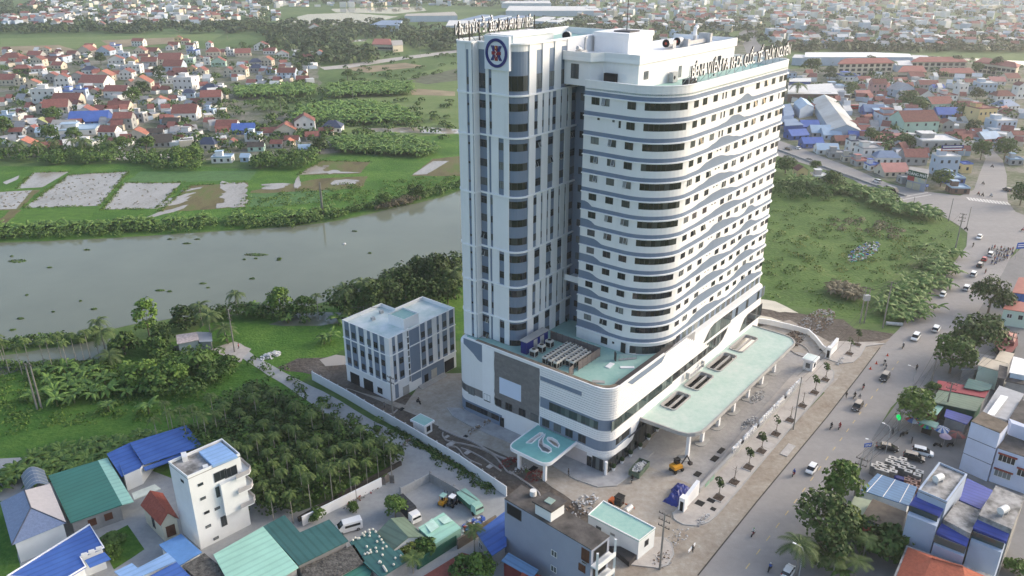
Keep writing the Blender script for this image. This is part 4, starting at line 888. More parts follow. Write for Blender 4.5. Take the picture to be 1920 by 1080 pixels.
for f, z, k in ((.2, 13.4, 'sl'), (.2, 10.4, 'sl'), (.22, 7.2, 'sl'), (.2, 4.2, 'sl'), (.5, 10.3, 'tall'), (.42, 7.0, 'sl'), (.5, 3.7, 'tall'), (.3, .9, 'sl'), (.78, 13.2, 'big')): b.win(1, f, z, k)
b.win(1, .58, 13.4, 'big'); b.win(0, .65, 14, 'sl'); b.win(2, .2, 13.2, 'tall')
for i in range(4): b.win(2, .3, 2 + i * 3.6, 'tall')
a_, b_ = b.edge(1); dx, dy = (b_[0] - a_[0]), (b_[1] - a_[1]); l = math.hypot(dx, dy); ux, uy = dx / l, dy / l; nx, ny = uy, -ux
bay = [(a_[0] + ux * l * f + nx * o, a_[1] + uy * l * f + ny * o) for f, o in ((.52, 0), (.52, .9), (1.0, .9), (1.0, 0))]
MB().prism(bay, 5.2, 12.0).build('bay', WWH, b.t)
for z in (5.4, 8.8, 12.0):
    pl = [(a_[0] + ux * l * f + nx * o, a_[1] + uy * l * f + ny * o) for f, o in ((.8, 0 if z < 12 else .95), (.8, 1.5), (1.06, 1.5), (1.14, .6), (1.14, -3.0), (1.0, -3.0), (1.0, 0))]
    MB().prism(pl, z, z + .25).build('balcony_floor', WWH, b.t)
    MB().band(pl[1:5], z + .25, z + 1.1, -.08, 0).build('balcony_rail', mat('rail_grey', (.38, .37, .38)), b.t)
b.slab('roof_cover', T2((280, 180), (380, 280), (560, 210), (440, 112)), 16.2, RLB, .5)
b.box_on('water_tank', T2((180, 235))[0], 15.6, .9, 1.8, 1.0, TANKW, .5); b.box_on('roof_hatch', T2((330, 295))[0], 15.6, .9, .9, .4, TANKW, .5)
b = Bld('blue_roofed_house', 'wide low house with bright blue roof along bottom left edge', 'house', A2((60, 1085), (790, 628), (920, 832), (710, 915), (760, 1000), (560, 1120)), 4.6, WWH, RB_)
b.parapet(.22, TRIM, .2); b.slab('awning', A2((745, 940), (790, 1005), (975, 930), (920, 868)), [4.0, 3.5, 3.5, 4.0], RB_)
for i in range(3): b.box_on('condenser', A2((745 + i * 65, 905 - i * 28))[0], 4.6, .9, .4, .6, TANKW, .45)
Bld('blue_shed', 'small faded blue shed with a sooty roof patch below tall white house', 'shed', A((1072, 868), (1212, 1008), (1362, 918), (1222, 795)), [3.2, 3.0, 3.0, 3.2], WWH, RLB if 0 else mat('mid_blue_roof', (.11, .25, .52), .5, .12, .4))
Bld('light_blue_shed', 'low light blue shed at bottom edge left of the mint roof', 'shed', A((770, 1050), (860, 1120), (1190, 978), (1130, 922), (930, 1025), (890, 992)), 3.4, WWH, RLB)
Bld('blue_roofed_shed', 'deep blue roofed shed on bottom edge beside old dark roof', 'shed', A((1000, 1085), (1190, 985), (1290, 1085), (1150, 1150)), 3.2, WCON, RB_)
Bld('old_tiled_shed', 'shed with old black mossy roof at bottom edge beside the mint roof', 'shed', A((1230, 1010), (1380, 925), (1570, 1085), (1400, 1160)), 3.4, WCON, ROLD)
b = Bld('green_roofed_house', 'large house with mint front slope and dark teal rear roof', 'house', B((0, 935), (335, 745), (575, 1020), (420, 1120), (100, 1120)), 4.2, WCON, RMT)
b.slab('roof', B((335, 745), (480, 668), (585, 785), (782, 697), (912, 842), (577, 1008)), [4.2, 4.0, 4.0, 4.0, 3.8, 4.1], RDT); MB().prism([(G(x, y, 3.9)[0] - b.c[0], G(x, y, 3.9)[1] - b.c[1]) for x, y in B((360, 750), (480, 680), (580, 795), (780, 708), (895, 840), (577, 995))], 0, 3.7).build('wall', WCON, b.t)
Bld('old_roofed_house', 'house with broad mossy black roof between two teal roofs', 'house', B2((10, 1000), (560, 760), (670, 930), (330, 1130), (60, 1130)), 3.2, WCON, ROLD)
b = Bld('teal_roofed_shed', 'teal roofed shed scattered with pale balls', 'shed', B((918, 850), (1080, 765), (1222, 910), (1258, 900), (1320, 972), (1130, 1090), (1010, 985)), 3.2, WCON, RDT)
bm = MB().sphere((0, 0, .2), .24, 0, 7, 4).mesh('ball', mat('pale_ball', (.62, .6, .52), .8, .1))
for i, (x, y) in enumerate(((548, 725), (573, 702), (598, 710), (614, 706), (645, 658), (663, 678), (672, 643), (713, 622), (720, 650), (718, 682), (752, 614), (780, 640), (815, 690), (838, 722), (793, 740), (855, 752), (690, 790), (780, 805), (850, 812), (888, 790), (724, 828), (790, 842), (732, 850), (708, 860), (695, 855), (670, 867), (848, 875), (978, 907), (1034, 885), (962, 972), (820, 940), (830, 950), (815, 950), (857, 990), (870, 1010), (880, 1025), (888, 1038), (865, 1000))):
    p = G(*B2((x, y))[0], 3.2); o = obj('ball', bm, None, (p[0], p[1], 3.2)); tag(o, 'pale ball lying on the teal sheet roof', 'ball', 'pale balls on the teal roof')
b = Bld('teal_roofed_house', 'small house with dark teal and olive gable roof beside tarpaulined truck', 'house', B2((795, 635), (950, 820), (1280, 680), (1070, 480)), 2.6, WWH, RDT, 'gable', 4.0, inset=.4)
for o in b.t.children:
    if o.name.startswith('roof'): o.data.materials[0] = ROL if o.name != 'roof' else RDT
b.win(2, .7, 1.3, 'sq')
b = Bld('mint_shed', 'mint green metal shed with patched roof by yard wall', 'shed', B2((1210, 590), (1385, 750), (1648, 592), (1465, 435)), [3.2, 2.6, 2.6, 3.2], RMT, RMT, inset=.1)
for k in ((1280, 560, 1340, 640, 1425, 580, 1350, 495), (1410, 500, 1470, 555, 1560, 520, 1495, 460)): b.slab('roof_patch', B2((k[0], k[1]), (k[2], k[3]), (k[4], k[5]), (k[6], k[7])), 3.18, mat('pale_mint_patch', (.5, .7, .6)), .04)
Bld('teal_lean_to', 'teal lean-to roof on bottom edge beside the ball strewn roof', 'shed', B2((430, 1080), (660, 960), (740, 1035), (700, 1130), (520, 1130)), 2.6, WCON, RG)
b = Bld('blue_roofed_house', 'cement house with steep blue roof left of tall grey house', 'house', C2((200, 590), (375, 850), (540, 740), (530, 345)), [4.2, 3.4, 3.4, 4.6], WCON, RB_); b.win(0, .15, 1.8, 'wsq')
b = Bld('tall_grey_house', 'tall grey blue house with dark flat roof, stair hut and balconies', 'house', C2((515, 205), (705, 55), (1700, 625), (1495, 785)), 12.0, WGB, RDK, inset=.02)
b.win(3, .06, 10.2, 'brd'); b.win(3, .09, 7.2, 'br'); b.win(3, .09, 4.0, 'br'); b.win(3, .4, 6.6, 'wsq'); b.win(3, .4, 3.3, 'wsq'); b.win(3, .4, .9, 'wsq'); b.win(3, .88, 10.3, 'dkw'); b.win(2, .5, 10.2, 'dkw'); b.win(2, .5, 6.8, 'dkw'); b.win(2, .5, 3.4, 'dkw')
for z, w_ in ((8.9, 1), (5.4, 1), (2, 1)): b.win(3, .06, z, 'vent', 'condenser', .3)
a_, b_ = b.edge(2); nx, ny = (b_[1] - a_[1]), -(b_[0] - a_[0]); l = math.hypot(nx, ny); nx, ny = nx / l * 1.4, ny / l * 1.4
for z in (1.7, 5.1, 8.5): MB().prism([a_, b_, (b_[0] + nx, b_[1] + ny), (a_[0] + nx, a_[1] + ny)], z, z + .25).build('balcony_floor', WWH, b.t); MB().band([(b_[0] + nx, b_[1] + ny), (a_[0] + nx, a_[1] + ny)], z + .25, z + 1.1, -.1, .1).build('balcony_rail', WWH, b.t)
for p in (a_, b_): MB().obox(p[0] + nx * .9, p[1] + ny * .9, 0, 12, .35, .35).build('balcony_column', WWH, b.t)
hut = C2((860, 375), (1035, 475), (1185, 375), (1010, 290)); hz = 12.0
Q = [G(x, y, hz) for x, y in hut]; Q = [(p[0] - b.c[0], p[1] - b.c[1]) for p in Q]
MB().prism(Q, hz, hz + 2.3).build('stair_hut', WWH, b.t)
cx, cy = sum(p[0] for p in Q) / 4, sum(p[1] for p in Q) / 4
MB().prism([(cx + (p[0] - cx) * 1.25, cy + (p[1] - cy) * 1.25) for p in Q], hz + 2.3, hz + 2.6, bottom=True).build('hut_roof', RDK, b.t)
MB().obox(cx, cy, hz + 2.6, hz + 2.75, 1.4, 1.4, HA).build('skylight', mat('skylight_glass', (.3, .4, .36), .1), b.t)
x, y = G(*C2((838, 170))[0], 12); MB().tube((x - b.c[0], y - b.c[1], 12), (x - b.c[0], y - b.c[1], 13), .6, 12).build('water_tank', TANKW, b.t)
Bld('blue_lean_to', 'steel blue lean-to roof against foot of tall grey house', 'shed', C2((480, 905), (560, 815), (900, 1010), (830, 1100)), [3.4, 4.0, 4.0, 3.4], mat('maroon_wall', (.16, .03, .03)), RSB)
Bld('red_lean_to', 'dark red small roof on bottom edge below tall grey house', 'shed', C2((690, 1085), (725, 1010), (960, 1085), (900, 1130)), 3.4, WCON, RTILE)
# guard house by the gate with green roof
b = Bld('gate_house', 'low white gate house with mint green flat roof', 'building', C2((1455, 393), (1632, 240), (2450, 540 + 0), (2070, 790)) if 0 else C((1130, 503), (1245, 398), (1637, 602), (1512, 700)), 4.4, WWH, MINT, inset=.05)
b.parapet(.2, TRIM, .18); b.win(3, .78, 2.4, 'sq'); b.win(2, .5, 2.6, 'sq'); b.win(3, .5, 2.9, 'vent')
b.slab('terrace', C((1290, 735), (1440, 855), (1497, 800), (1470, 740)), 1.2, STEEL, 1.1)

# right side cluster
b = Bld('grey_blue_townhouse', 'pale grey blue townhouse with two concrete roofs and blue awnings', 'house', D((1125, 440), (1280, 236), (1492, 326), (1340, 532)), 12.6, WBL, RCON, inset=.02); b.parapet(.35, WBL, .3)
b.slab('lower_roof', D((1315, 655), (1420, 515), (1595, 590), (1520, 762)), 9.6, RCON, 9.5)
b.slab('second_roof', D((1580, 622), (1710, 400), (1925, 492), (1830, 728)), 11.2, RCON, 11.1)
for l_, z in (([(1125, 447), (1060, 545), (1285, 632), (1340, 540)], [11.6, 10.6, 10.6, 11.6]), ([(1308, 676), (1262, 748), (1490, 862), (1520, 768)], [8.8, 8.0, 8.0, 8.8]), ([(1578, 640), (1535, 716), (1790, 822), (1822, 732)], [10.4, 9.6, 9.6, 10.4])): b.slab('awning', D(*l_), z, RB2, .5)
Q = [G(x, y, 9.0) for x, y in D((1040, 630), (1260, 705), (1238, 850), (1470, 935), (1520, 820), (1750, 900), (1830, 728), (1500, 560), (1130, 450))]
for pts, z0, z1 in ((D((1045, 622), (1265, 708), (1340, 532), (1125, 440)), 0, 9.6), (D((1240, 842), (1470, 935), (1520, 762), (1315, 655)), 0, 6.6), (D((1520, 808), (1750, 905), (1830, 728), (1580, 622)), 0, 8.4)):
    Q = [G(x, y, z1) for x, y in pts]; MB().prism([(p[0] - b.c[0], p[1] - b.c[1]) for p in Q], z0, z1).build('wall', WBL, b.t)
for pts, z in ((((1055, 575), (1270, 660)), 10.0), (((1245, 800), (1480, 890)), 7.4), (((1530, 770), (1765, 860)), 9.0)):
    (x0, y0), (x1, y1) = [G(*D(p)[0], z) for p in pts]; ang = math.atan2(y1 - y0, x1 - x0); L_ = math.hypot(x1 - x0, y1 - y0)
    MB().obox((x0 + x1) / 2 - b.c[0], (y0 + y1) / 2 - b.c[1], z - .7, z + .7, L_, .08, ang).build('glazed_screen', GLASSC, b.t)
def tank(px, z, rot, lab):
    p = G(*px, z); t = thing('water_tank', lab, 'water tank', (*p, z), rot, 'rooftop water tanks')
    MB().tube((-.9, 0, .95), (.9, 0, .95), .62, 12).build('drum', TANKW, t); MB().box(-.8, -.6, -.5, .5, 0, .5).box(.6, .8, -.5, .5, 0, .5).build('stand', GALV, t)
tank(D((1272, 375))[0], 12.65, .5, 'white drum water tank on the first concrete roof by crates'); tank(D((1757, 615))[0], 11.25, .5, 'white drum water tank on the rightmost concrete roof')
Bld('blue_covered_court', 'sunken blue sheet roof between two concrete roofs', 'roof', D((1435, 508), (1492, 345), (1692, 440), (1596, 578)), 8.0, WBL, RB2)
b = Bld('orange_tiled_house', 'house with big orange tiled hip roof on lower right edge', 'house', D((940, 1090), (1040, 848), (1470, 1000), (1720, 1090), (1560, 1250), (1100, 1250)), 5.0, WWH, RCON, thick=.3)
q = [G(*p, 5.1) for p in D((962, 1085), (1050, 862), (1470, 1010), (1640, 1085), (1500, 1230), (1120, 1230))]; pk = [G(*p, 7.6) for p in D((1228, 945), (1462, 1010))]
L3 = lambda p, z: (p[0] - b.c[0], p[1] - b.c[1], z)
for f in ([L3(q[0], 5.1), L3(q[1], 5.1), L3(pk[0], 7.6)], [L3(q[1], 5.1), L3(q[2], 5.1), L3(pk[1], 7.6), L3(pk[0], 7.6)], [L3(q[2], 5.1), L3(q[3], 5.1), L3(pk[1], 7.6)], [L3(q[0], 5.1), L3(pk[0], 7.6), L3(pk[1], 7.6), L3(q[3], 5.1), L3(q[4], 5.1), L3(q[5], 5.1)]): MB().add(f, [tuple(range(len(f)))]).build('tiled_roof', ROT, b.t)
for u, v in ((pk[0], pk[1]),): MB().tube(L3(u, 7.65), L3(v, 7.65), .15, 5).build('ridge_cap', ROT, b.t)
b = Bld('blue_corrugated_shed', 'steel blue corrugated shed beside the rows of crates', 'shed', D((698, 435), (820, 310), (1120, 412), (1058, 552)), 3.4, WWH, RSB)
for f in (.12, .45, .8):
    p0 = [698 + (1058 - 698) * f, 435 + (552 - 435) * f]; p1 = [820 + (1120 - 820) * f, 310 + (412 - 310) * f]
    u, v = G(*D(p0)[0], 3.45), G(*D(p1)[0], 3.45); MB().tube((u[0] - b.c[0], u[1] - b.c[1], 3.45), (v[0] - b.c[0], v[1] - b.c[1], 3.45), .07, 4).build('roof_batten', TRIM, b.t)
Bld('pale_green_shed', 'pale green roofed kiosk beside big roadside tree', 'shed', D((590, 590), (650, 480), (775, 512), (708, 655)), 3.0, WMG, mat('pale_sage_roof', (.36, .42, .31), .6, .1))
b = Bld('flat_roofed_house', 'grey house with brown stained flat roof below blue corrugated shed', 'house', D((700, 640), (785, 500), (1040, 600), (998, 756)), 4.2, WBL, RBR); b.win(0, .6, 2.4, 'vent'); b.slab('red_shutter', D((710, 660), (710, 735), (775, 735), (775, 690)), 3.4, RTILE, .3)
b = Bld('lavender_townhouse', 'tall lavender white townhouse with red window hoods', 'house', E_((1085, 620), (1175, 545), (1375, 640), (1312, 712)), 11.8, WLV, RBR, inset=.02)
Q = [G(x, y, 11.6) for x, y in E_((1312, 712), (1375, 640), (1700, 700), (1700, 830))]
b2 = [(p[0] - b.c[0], p[1] - b.c[1]) for p in [G(*E_((1300, 800))[0], 9.0), G(*E_((1375, 690))[0], 9.0), G(*E_((1640, 760))[0], 9.0), G(*E_((1600, 900))[0], 9.0)]]
MB().prism(b2, 0, 8.0).build('wall', WLV, b.t); MB().prism(b2, 8.0, 8.15).build('terrace_roof', RDK, b.t)
b3 = [(p[0] - b.c[0], p[1] - b.c[1]) for p in [G(*E_((1380, 700))[0], 9.0), G(*E_((1380, 600))[0], 11.0), G(*E_((1640, 700))[0], 11.0), G(*E_((1600, 780))[0], 9.0)]]
MB().prism(b3, 8.15, 11.0).build('upper_wall', WLV, b.t)
HOOD = mat('hood_red', (.28, .06, .04))
def wall_win(px, z, kind, ang, hood=True):
    p = G(*px, z); o = obj('window', NW[kind], b.t, (p[0] - b.c[0], p[1] - b.c[1], z), ang)
    if hood: MB().box(-1.7, 1.7, -.45, -.05, .9, 1.1).build('window_hood', HOOD, o)
fl = G(*E_((1000, 960))[0], 1); 
p0, p1 = b2[3], b2[0]; ang = math.atan2(p1[1] - p0[1], p1[0] - p0[0]); nx, ny = math.sin(ang + math.pi), 0
e0 = (b2[0], b2[3]); dx, dy = e0[1][0] - e0[0][0], e0[1][1] - e0[0][1]; l = math.hypot(dx, dy); nn = (dy / l, -dx / l)
if nn[1] > 0: nn = (-nn[0], -nn[1])
for f, z in ((.3, 6.2), (.3, 2.6), (.85, 4.4)):
    o = obj('window', NW['wide'], b.t, (e0[0][0] + dx * f + nn[0] * .02, e0[0][1] + dy * f + nn[1] * .02, z), math.atan2(nn[0], -nn[1])); MB().box(-1.7, 1.7, -.45, -.05, .9, 1.1).build('window_hood', HOOD, o)
for z in (9.0, 5.6, 2.2): b.win(0 if not b.flip else 0, .6, z + .8, 'vent') if False else None
for z in (4.0, 7.9): MB().band([b.I[i] for i in range(4)], z, z + .14, -.02, .05, closed=True).build('string_course', mat('wall_line', (.12, .13, .17)), b.t)
Bld('white_roofed_hall', 'flat hall roof with white panels and pipes behind lavender townhouse', 'roof', E2((1140, 765), (1330, 470), (1595, 560), (1425, 840)), 9.2, WCON, mat('grey_panel_roof', (.36, .37, .39), .6, .1))
b = Bld('solar_heater_rack', 'row of white roof panels on pipe rack beside townhouse roof', 'panel rack', E2((1195, 775), (1345, 570), (1425, 590), (1275, 790)), 10.0, TRIM, TRIM, zb=9.2, inset=.4, thick=.12)
Bld('dark_roofed_house', 'dark stained flat roof on far right edge above townhouse', 'house', E2((1430, 830), (1560, 620), (1660, 660), (1640, 900)), 9.6, WWH, RDK)
Bld('green_roofed_shop', 'long grey green shop roof behind parasols', 'shop', E2((600, 640), (690, 505), (1175, 600), (1085, 748)), 4.2, GREEND, ROL)
Bld('red_strip_roof', 'narrow red metal roof strip beside big roadside tree', 'shop', E2((645, 475), (680, 415), (1225, 515), (1175, 600), (690, 508)), 4.4, WCON, mat('red_metal_roof', (.27, .04, .055), .55, .1))
Bld('teal_roofed_shop', 'dark teal roof behind red strip roof', 'shop', E2((950, 490), (1000, 395), (1265, 455), (1225, 515), (1140, 527)), 4.8, WCON, RDT)
Bld('blue_roofed_shop', 'bright indigo shop roof behind parasols', 'shop', E2((740, 800), (765, 720), (1045, 805), (985, 885)), 3.6, WCON, RB2)
Bld('teal_awning_shop', 'mint shop awning beside light green street tree', 'shop', E2((510, 745), (570, 655), (735, 695), (665, 785)), 3.6, mat('maroon_shopfront', (.13, .03, .03)), mat('mint_awning', (.25, .45, .39), .6, .12))
Bld('striped_awning', 'worn grey green shop awning right above parasols', 'awning', E2((455, 850), (500, 810), (690, 870), (650, 925)), [2.9, 3.3, 3.3, 2.9], DARK, mat('sage_awning', (.22, .36, .31), .6, .2), inset=.9)
Bld('beige_canopy', 'beige roof sheet beside big tree and dark chimney block', 'roof', E2((1095, 250), (1160, 165), (1435, 245), (1345, 320)), 5.5, WMG, mat('beige_sheet', (.52, .46, .37), .6, .06))
Bld('beige_canopy', 'smaller beige roof sheet behind the first, by white townhouse', 'roof', E2((1280, 195), (1340, 95), (1490, 130), (1430, 240)), 5.0, WCON, mat('beige_sheet', (.52, .46, .37)))
Bld('grey_shed', 'pale grey blue shed roofs beneath big tree', 'shed', E2((920, 300), (1010, 105), (1290, 165), (1090, 300)), 3.4, WCON, mat('pale_grey_roof', (.3, .32, .36), .6, .1))
b = Bld('white_townhouse', 'white blue townhouse with striped white roof at right edge', 'house', E2((1435, 330), (1480, 160), (1640, 200), (1640, 370)), 7.5, mat('pale_sky_wall', (.55, .65, .75)), TRIM); b.win(0, .4, 5.5, 'tall')
Bld('dark_roof_block', 'dark grey chimney block beside beige canopy', 'block', E2((1310, 390), (1330, 250), (1420, 275), (1405, 400)), 6.5, RDK, RDK)
Bld('dark_flat_roof', 'dark flat roof at right edge behind pipe rack', 'house', E2((1390, 420), (1440, 320), (1640, 370), (1640, 470)), 6.0, WCON, RDK)
b = Bld('mint_villa', 'mint walled villa with rust red roof at right edge', 'house', F_((1760, 75), (1812, 5), (1990, 40), (1990, 110)), 5.2, WMG, mat('rust_roof', (.32, .11, .085), .6, .1)); b.win(0, .5, 3.2, 'sq'); b.win(3, .35, 3.2, 'sq'); b.win(3, .75, 3.2, 'wsq')
b = Bld('maroon_pavilion', 'maroon octagonal pavilion roof beside utility pole', 'pavilion', F_((1700, 335), (1720, 245), (1800, 245), (1872, 285), (1875, 345), (1830, 400), (1740, 390)), 2.4, DARK, mat('maroon_roof', (.20, .05, .05), .6, .1))
q = [G(x, y, 3.4) for x, y in F_((1712, 300), (1745, 228), (1870, 262), (1850, 330))]; q = [(p[0] - b.c[0], p[1] - b.c[1]) for p in q]; m_ = (sum(p[0] for p in q) / 4, sum(p[1] for p in q) / 4, 4.6); MB().prism(q, 2.4, 3.4, top=-1).add([(*p, 3.4) for p in q] + [m_], [(0, 1, 4), (1, 2, 4), (2, 3, 4), (3, 0, 4)]).build('upper_roof', mat('maroon_roof', (.20, .05, .05)), b.t)
Bld('red_blue_shop', 'rust red shop roof with blue side wall at right edge', 'shop', [(1898, 548), (1910, 520), (1990, 520), (1990, 560)], 4.5, RB_, mat('rust_roof', (.32, .11, .085)))
# bottom yard: gate lane and small fences
Bld('pump_shed', 'whitewashed shed with rusty pale roof by the river path', 'shed', [(330, 628), (369, 622), (373, 637), (332, 645)], [3.6, 3.6, 3.2, 3.2], mat('pale_lime_wall', (.36, .42, .44)), mat('rusty_pale_roof', (.42, .36, .35), .8, .3, 1.5))
Bld('grey_lean_to', 'grey sheet lean-to joined to the riverside shed', 'shed', [(369, 622), (397, 623), (398, 640), (373, 641)], [3.0, 3.0, 2.6, 2.6], WCON, mat('pale_grey_roof', (.3, .32, .36)))
# ---------------------------------------------------------------- annex block beside the tower
AN = thing('annex_building', 'four storey white and slate blue annex block with mint flat roofs', 'building', (*W(-8, 55.8), 0), HA)
AP = [(0, 0), (22.6, 0), (22.6, 11.5), (12.8, 11.5), (12.8, 16.6), (0, 16.6)]
MB().prism(AP, 0, 16.0).build('wall', WHITE, AN)
MB().prism(AP, 16.0, 16.06).build('roof_deck', mat('pale_mint_deck', (.55, .68, .64), .5, .12, .25, hue=(.72, .76, .75)), AN)
MB().band(AP[::-1], 15.9, 17.0, -.25, .0, closed=True).build('parapet', WHITE, AN) if False else MB().band(AP, 15.9, 17.0, -.25, .02, closed=True).build('parapet', WHITE, AN)
MB().box(7.0, 12.0, 2.1, 7.6, 16.06, 18.3).band([(7, 2.1), (12, 2.1), (12, 7.6), (7, 7.6)], 18.3, 18.75, -.2, .0, closed=True).build('stair_tower', WHITE, AN)
MB().box(7.2, 11.8, 2.3, 7.4, 18.3, 18.36).build('stair_roof', MINT, AN)
for z in (12.35, 4.7): MB().band(AP[:1] + [], z, z, 0, 0) if False else MB().band([(0, 16.6), (0, 0), (22.6, 0)], z - .14, z + .14, -.02, .22).build('belt_course', TRIM, AN)
ZR = (13.9, 9.9, 6.3)
for a, b in ((14.2, 15.8), (11.6, 13.6), (8.8, 10.6), (6.5, 7.5), (3.8, 5.5), (1.6, 3.1)):
    for z0, z1 in ((12.5, 16.9), (4.85, 12.2)): MB().box(-.05, 0, a, b, z0, z1).build('blue_strip', BLUE, AN)
    for z in ZR: obj('window', WIN['n'], AN, (-.05, (a + b) / 2, z), R(-90))
for a, b in ((1.0, 1.9), (2.75, 4.4), (10.3, 11.8), (12.7, 14.2), (16, 16.7), (17.9, 19.5), (20.5, 22)):
    for z0, z1 in ((12.5, 16.9), (4.85, 12.2)): MB().box(a, b, -.05, 0, z0, z1).build('blue_strip', BLUE, AN)
    for z in ZR: obj('window', WIN['n' if b - a > 1 else 's'], AN, ((a + b) / 2, -.05, z))
MB().box(6.2, 9.8, -.08, 0, 2.6, 16.6).build('blue_strip', BLUE, AN)
MB().box(5.5, 6.3, -.2, 0, 2.6, 17.4).build('stair_frame', TRIM, AN)
for i in range(8): MB().box(5.65, 6.15, -.24, -.2, 3.2 + i * 1.75, 4.6 + i * 1.75).build('stair_window', GLASS, AN)
MB().box(10.0, 18.0, -.06, 0, .3, 4.5).build('blue_plinth', BLUE, AN)
for x0, x1 in ((18.2, 21.7),): MB().box(x0, x1, -.07, .0, .1, 3.3).build('garage_opening', DARK, AN)
MB().box(13.3, 15.3, -.1, 0, .1, 3.0).build('shutter', mat('shutter_beige', (.42, .4, .36)), AN); MB().box(10.9, 12.2, -.12, 0, .1, 2.6).build('door', DARK, AN); MB().box(1.0, 2.1, -.05, 0, .4, 4.2).build('blue_strip', BLUE, AN)
for a, b in ((11.8, 15.2), (6.8, 10.2)): MB().box(-.07, 0, a, b, .05, 3.05).build('garage_opening', DARK, AN)
obj('window', WIN['x'], AN, (-.03, 4.3, 1.6), R(-90)); MB().box(3.5, 5.5, -.12, 0, .1, 2.4).build('door', GREYC, AN)
for i in range(3): MB().box(8.5, 17.5, -1.6 + i * .4, -.07 if i == 2 else -1.2 + i * .4, 0.09, .25 + i * .15).build('step', GREYC, AN)
def at(px, z=0.0): return (*G(*px, z), z)
def simple(name, label, cat, px, fn, mats, rot=0.0, z=0.0, group=None):
    mb = MB(); fn(mb); o = mb.build(name, mats, None, loc=at(px, z), rot=rot); return tag(o, label, cat, group)
for px, lab in (((699.5, 600), 'pale counterweight box left on the annex roof, left one'), ((715, 587), 'pale counterweight box on annex roof nearer stair tower')):
    simple('counterweight', lab, 'box', px, lambda mb: mb.box(-.5, .5, -.35, .35, 0, .8), GALV, HA, 16.06)
simple('roof_hoist', 'thin rusty hoist beam standing on the annex roof', 'hoist', (676, 590), lambda mb: (mb.tube((0, -.6, 0), (0, 0, 1.9), .06, 5), mb.tube((0, .6, 0), (0, 0, 1.9), .06, 5), mb.tube((-2.5, 0, 2.2), (5, 0, 1.6), .06, 5)), STEEL, 0.2, 16.06)

# ---------------------------------------------------------------- walls and small site buildings
def wallrun(name, label, px, h, th, m, post=None, cap=None, cat='wall', step=6.0, z=0.0):
    P = [G(x, y) for x, y in px]; c = P[0]; P = [(p[0] - c[0], p[1] - c[1]) for p in P]
    t = thing(name, label, cat, (*c, z))
    MB().band(P, 0, h, -th / 2, th / 2).build('wall_panel', m, t)
    if cap: MB().band(P, h, h + .12, -th / 2 - .08, th / 2 + .08).build('coping', cap, t)
    if post:
        S = sub(P, step)
        for p, p2 in zip(S, S[1:]):
            l = math.hypot(p2[0] - p[0], p2[1] - p[1]); MB().obox(p[0] - (p2[1] - p[1]) / l * th, p[1] + (p2[0] - p[0]) / l * th, 0, h + .2, th * 1.6, th * .98, math.atan2(p2[1] - p[1], p2[0] - p[0])).build('post', post, t)
    return t
wallrun('boundary_wall', 'long white boundary wall along the lane behind annex and guard booth', [(586, 712), (650, 747), (700, 777), (760, 811), (860, 870), (950, 931)], 2.4, .2, WHITE, GREYC, None, step=3.2)
wallrun('boundary_wall', 'white curving boundary wall at the far end of the canopy', [(1418, 606), (1440, 609), (1480, 618), (1515, 628), (1528, 640), (1542, 658), (1556, 668)], 1.6, .25, WHITE, None, TRIM)
wallrun('yard_wall', 'whitewashed yard wall below the palm grove', [(568, 986), (640, 950), (716, 912)], 2.0, .2, WHITE, None, TRIM)
wallrun('yard_wall', 'grey panel wall across concrete yard beside the gate', [(752, 930), (806, 903)], 2.0, .15, GALV, GALV, None, step=3)
wallrun('yard_wall', 'grey block wall along lane behind dump truck', [(806, 903), (850, 928), (905, 962)], 2.2, .25, WCON, WCON, None, step=7)
wallrun('yard_wall', 'dark green sheet fence beside the red paved drive', [(784, 1068), (856, 1022)], 2.2, .15, GREEND, GREEND, None, cat='fence')
wallrun('yard_wall', 'brown rendered wall beside steep blue roofed house', [(858, 1030), (930, 985)], 2.2, .25, RBR, None, RBR)
wallrun('low_wall', 'black earthy low wall along edge of palm grove', [(560, 978), (640, 932), (752, 872)], 1.0, .5, mat('black_soil_wall', (.06, .052, .045), .95, .3, 1))
wallrun('low_wall', 'grey low wall in front of riverside shed', [(296, 662), (334, 656), (396, 640)], 1.2, .25, WCON)
simple('red_drive', 'red paved drive behind dark green fence', 'paving', (840, 1060), lambda mb: mb.add([(p[0] - G(840, 1060)[0], p[1] - G(840, 1060)[1], .05) for p in [G(*q) for q in ((770, 1095), (866, 1036), (880, 1040), (862, 1100))]], [(0, 1, 2, 3)]), mat('red_pavers', (.24, .075, .06), .8, .15, 2))['kind'] = 'structure'
t = thing('yard_gate', 'rusty folded sheet gate at yard entrance', 'gate', (*G(727, 908), 0), .3)
for i in range(3): MB().obox(i * .9 - .9, (i % 2) * .5, .1, 2.0, 1.0, .06, .5 if i % 2 else -.4).build('leaf', mat('rusty_sheet', (.2, .17, .15), .8, .3, 1), t)
def booth(name, label, px, lx, ly, h, rot, deck):
    t = thing(name, label, 'booth', at(px), rot)
    MB().obox(0, 0, 0, h, lx, ly).build('wall', WHITE, t); MB().obox(0, 0, h, h + .45, lx + .9, ly + .9).build('roof', [TRIM, TRIM], t); MB().obox(0, 0, h + .45, h + .5, lx + .5, ly + .5).build('roof_deck', deck, t)
    for x, y, a in ((-lx / 2 - .01, 0, R(-90)), (0, -ly / 2 - .01, 0)): obj('window', NW['wsq' if 0 else 'sq'], t, (x, y, h * .55), a)
    MB().box(lx / 2, lx / 2 + .04, -.4, .4, .05, 2.0).build('door', FRAME, t)
    return t
booth('guard_booth', 'small white guard booth with green roof behind long boundary wall', (793, 808), 3.6, 2.4, 2.5, HA + R(90), MINT)
booth('gate_booth', 'white guard booth with green roof at the street gate', (1517, 692), 3.0, 2.4, 3.0, HA, mat('pale_mint_deck', (.55, .68, .64)))
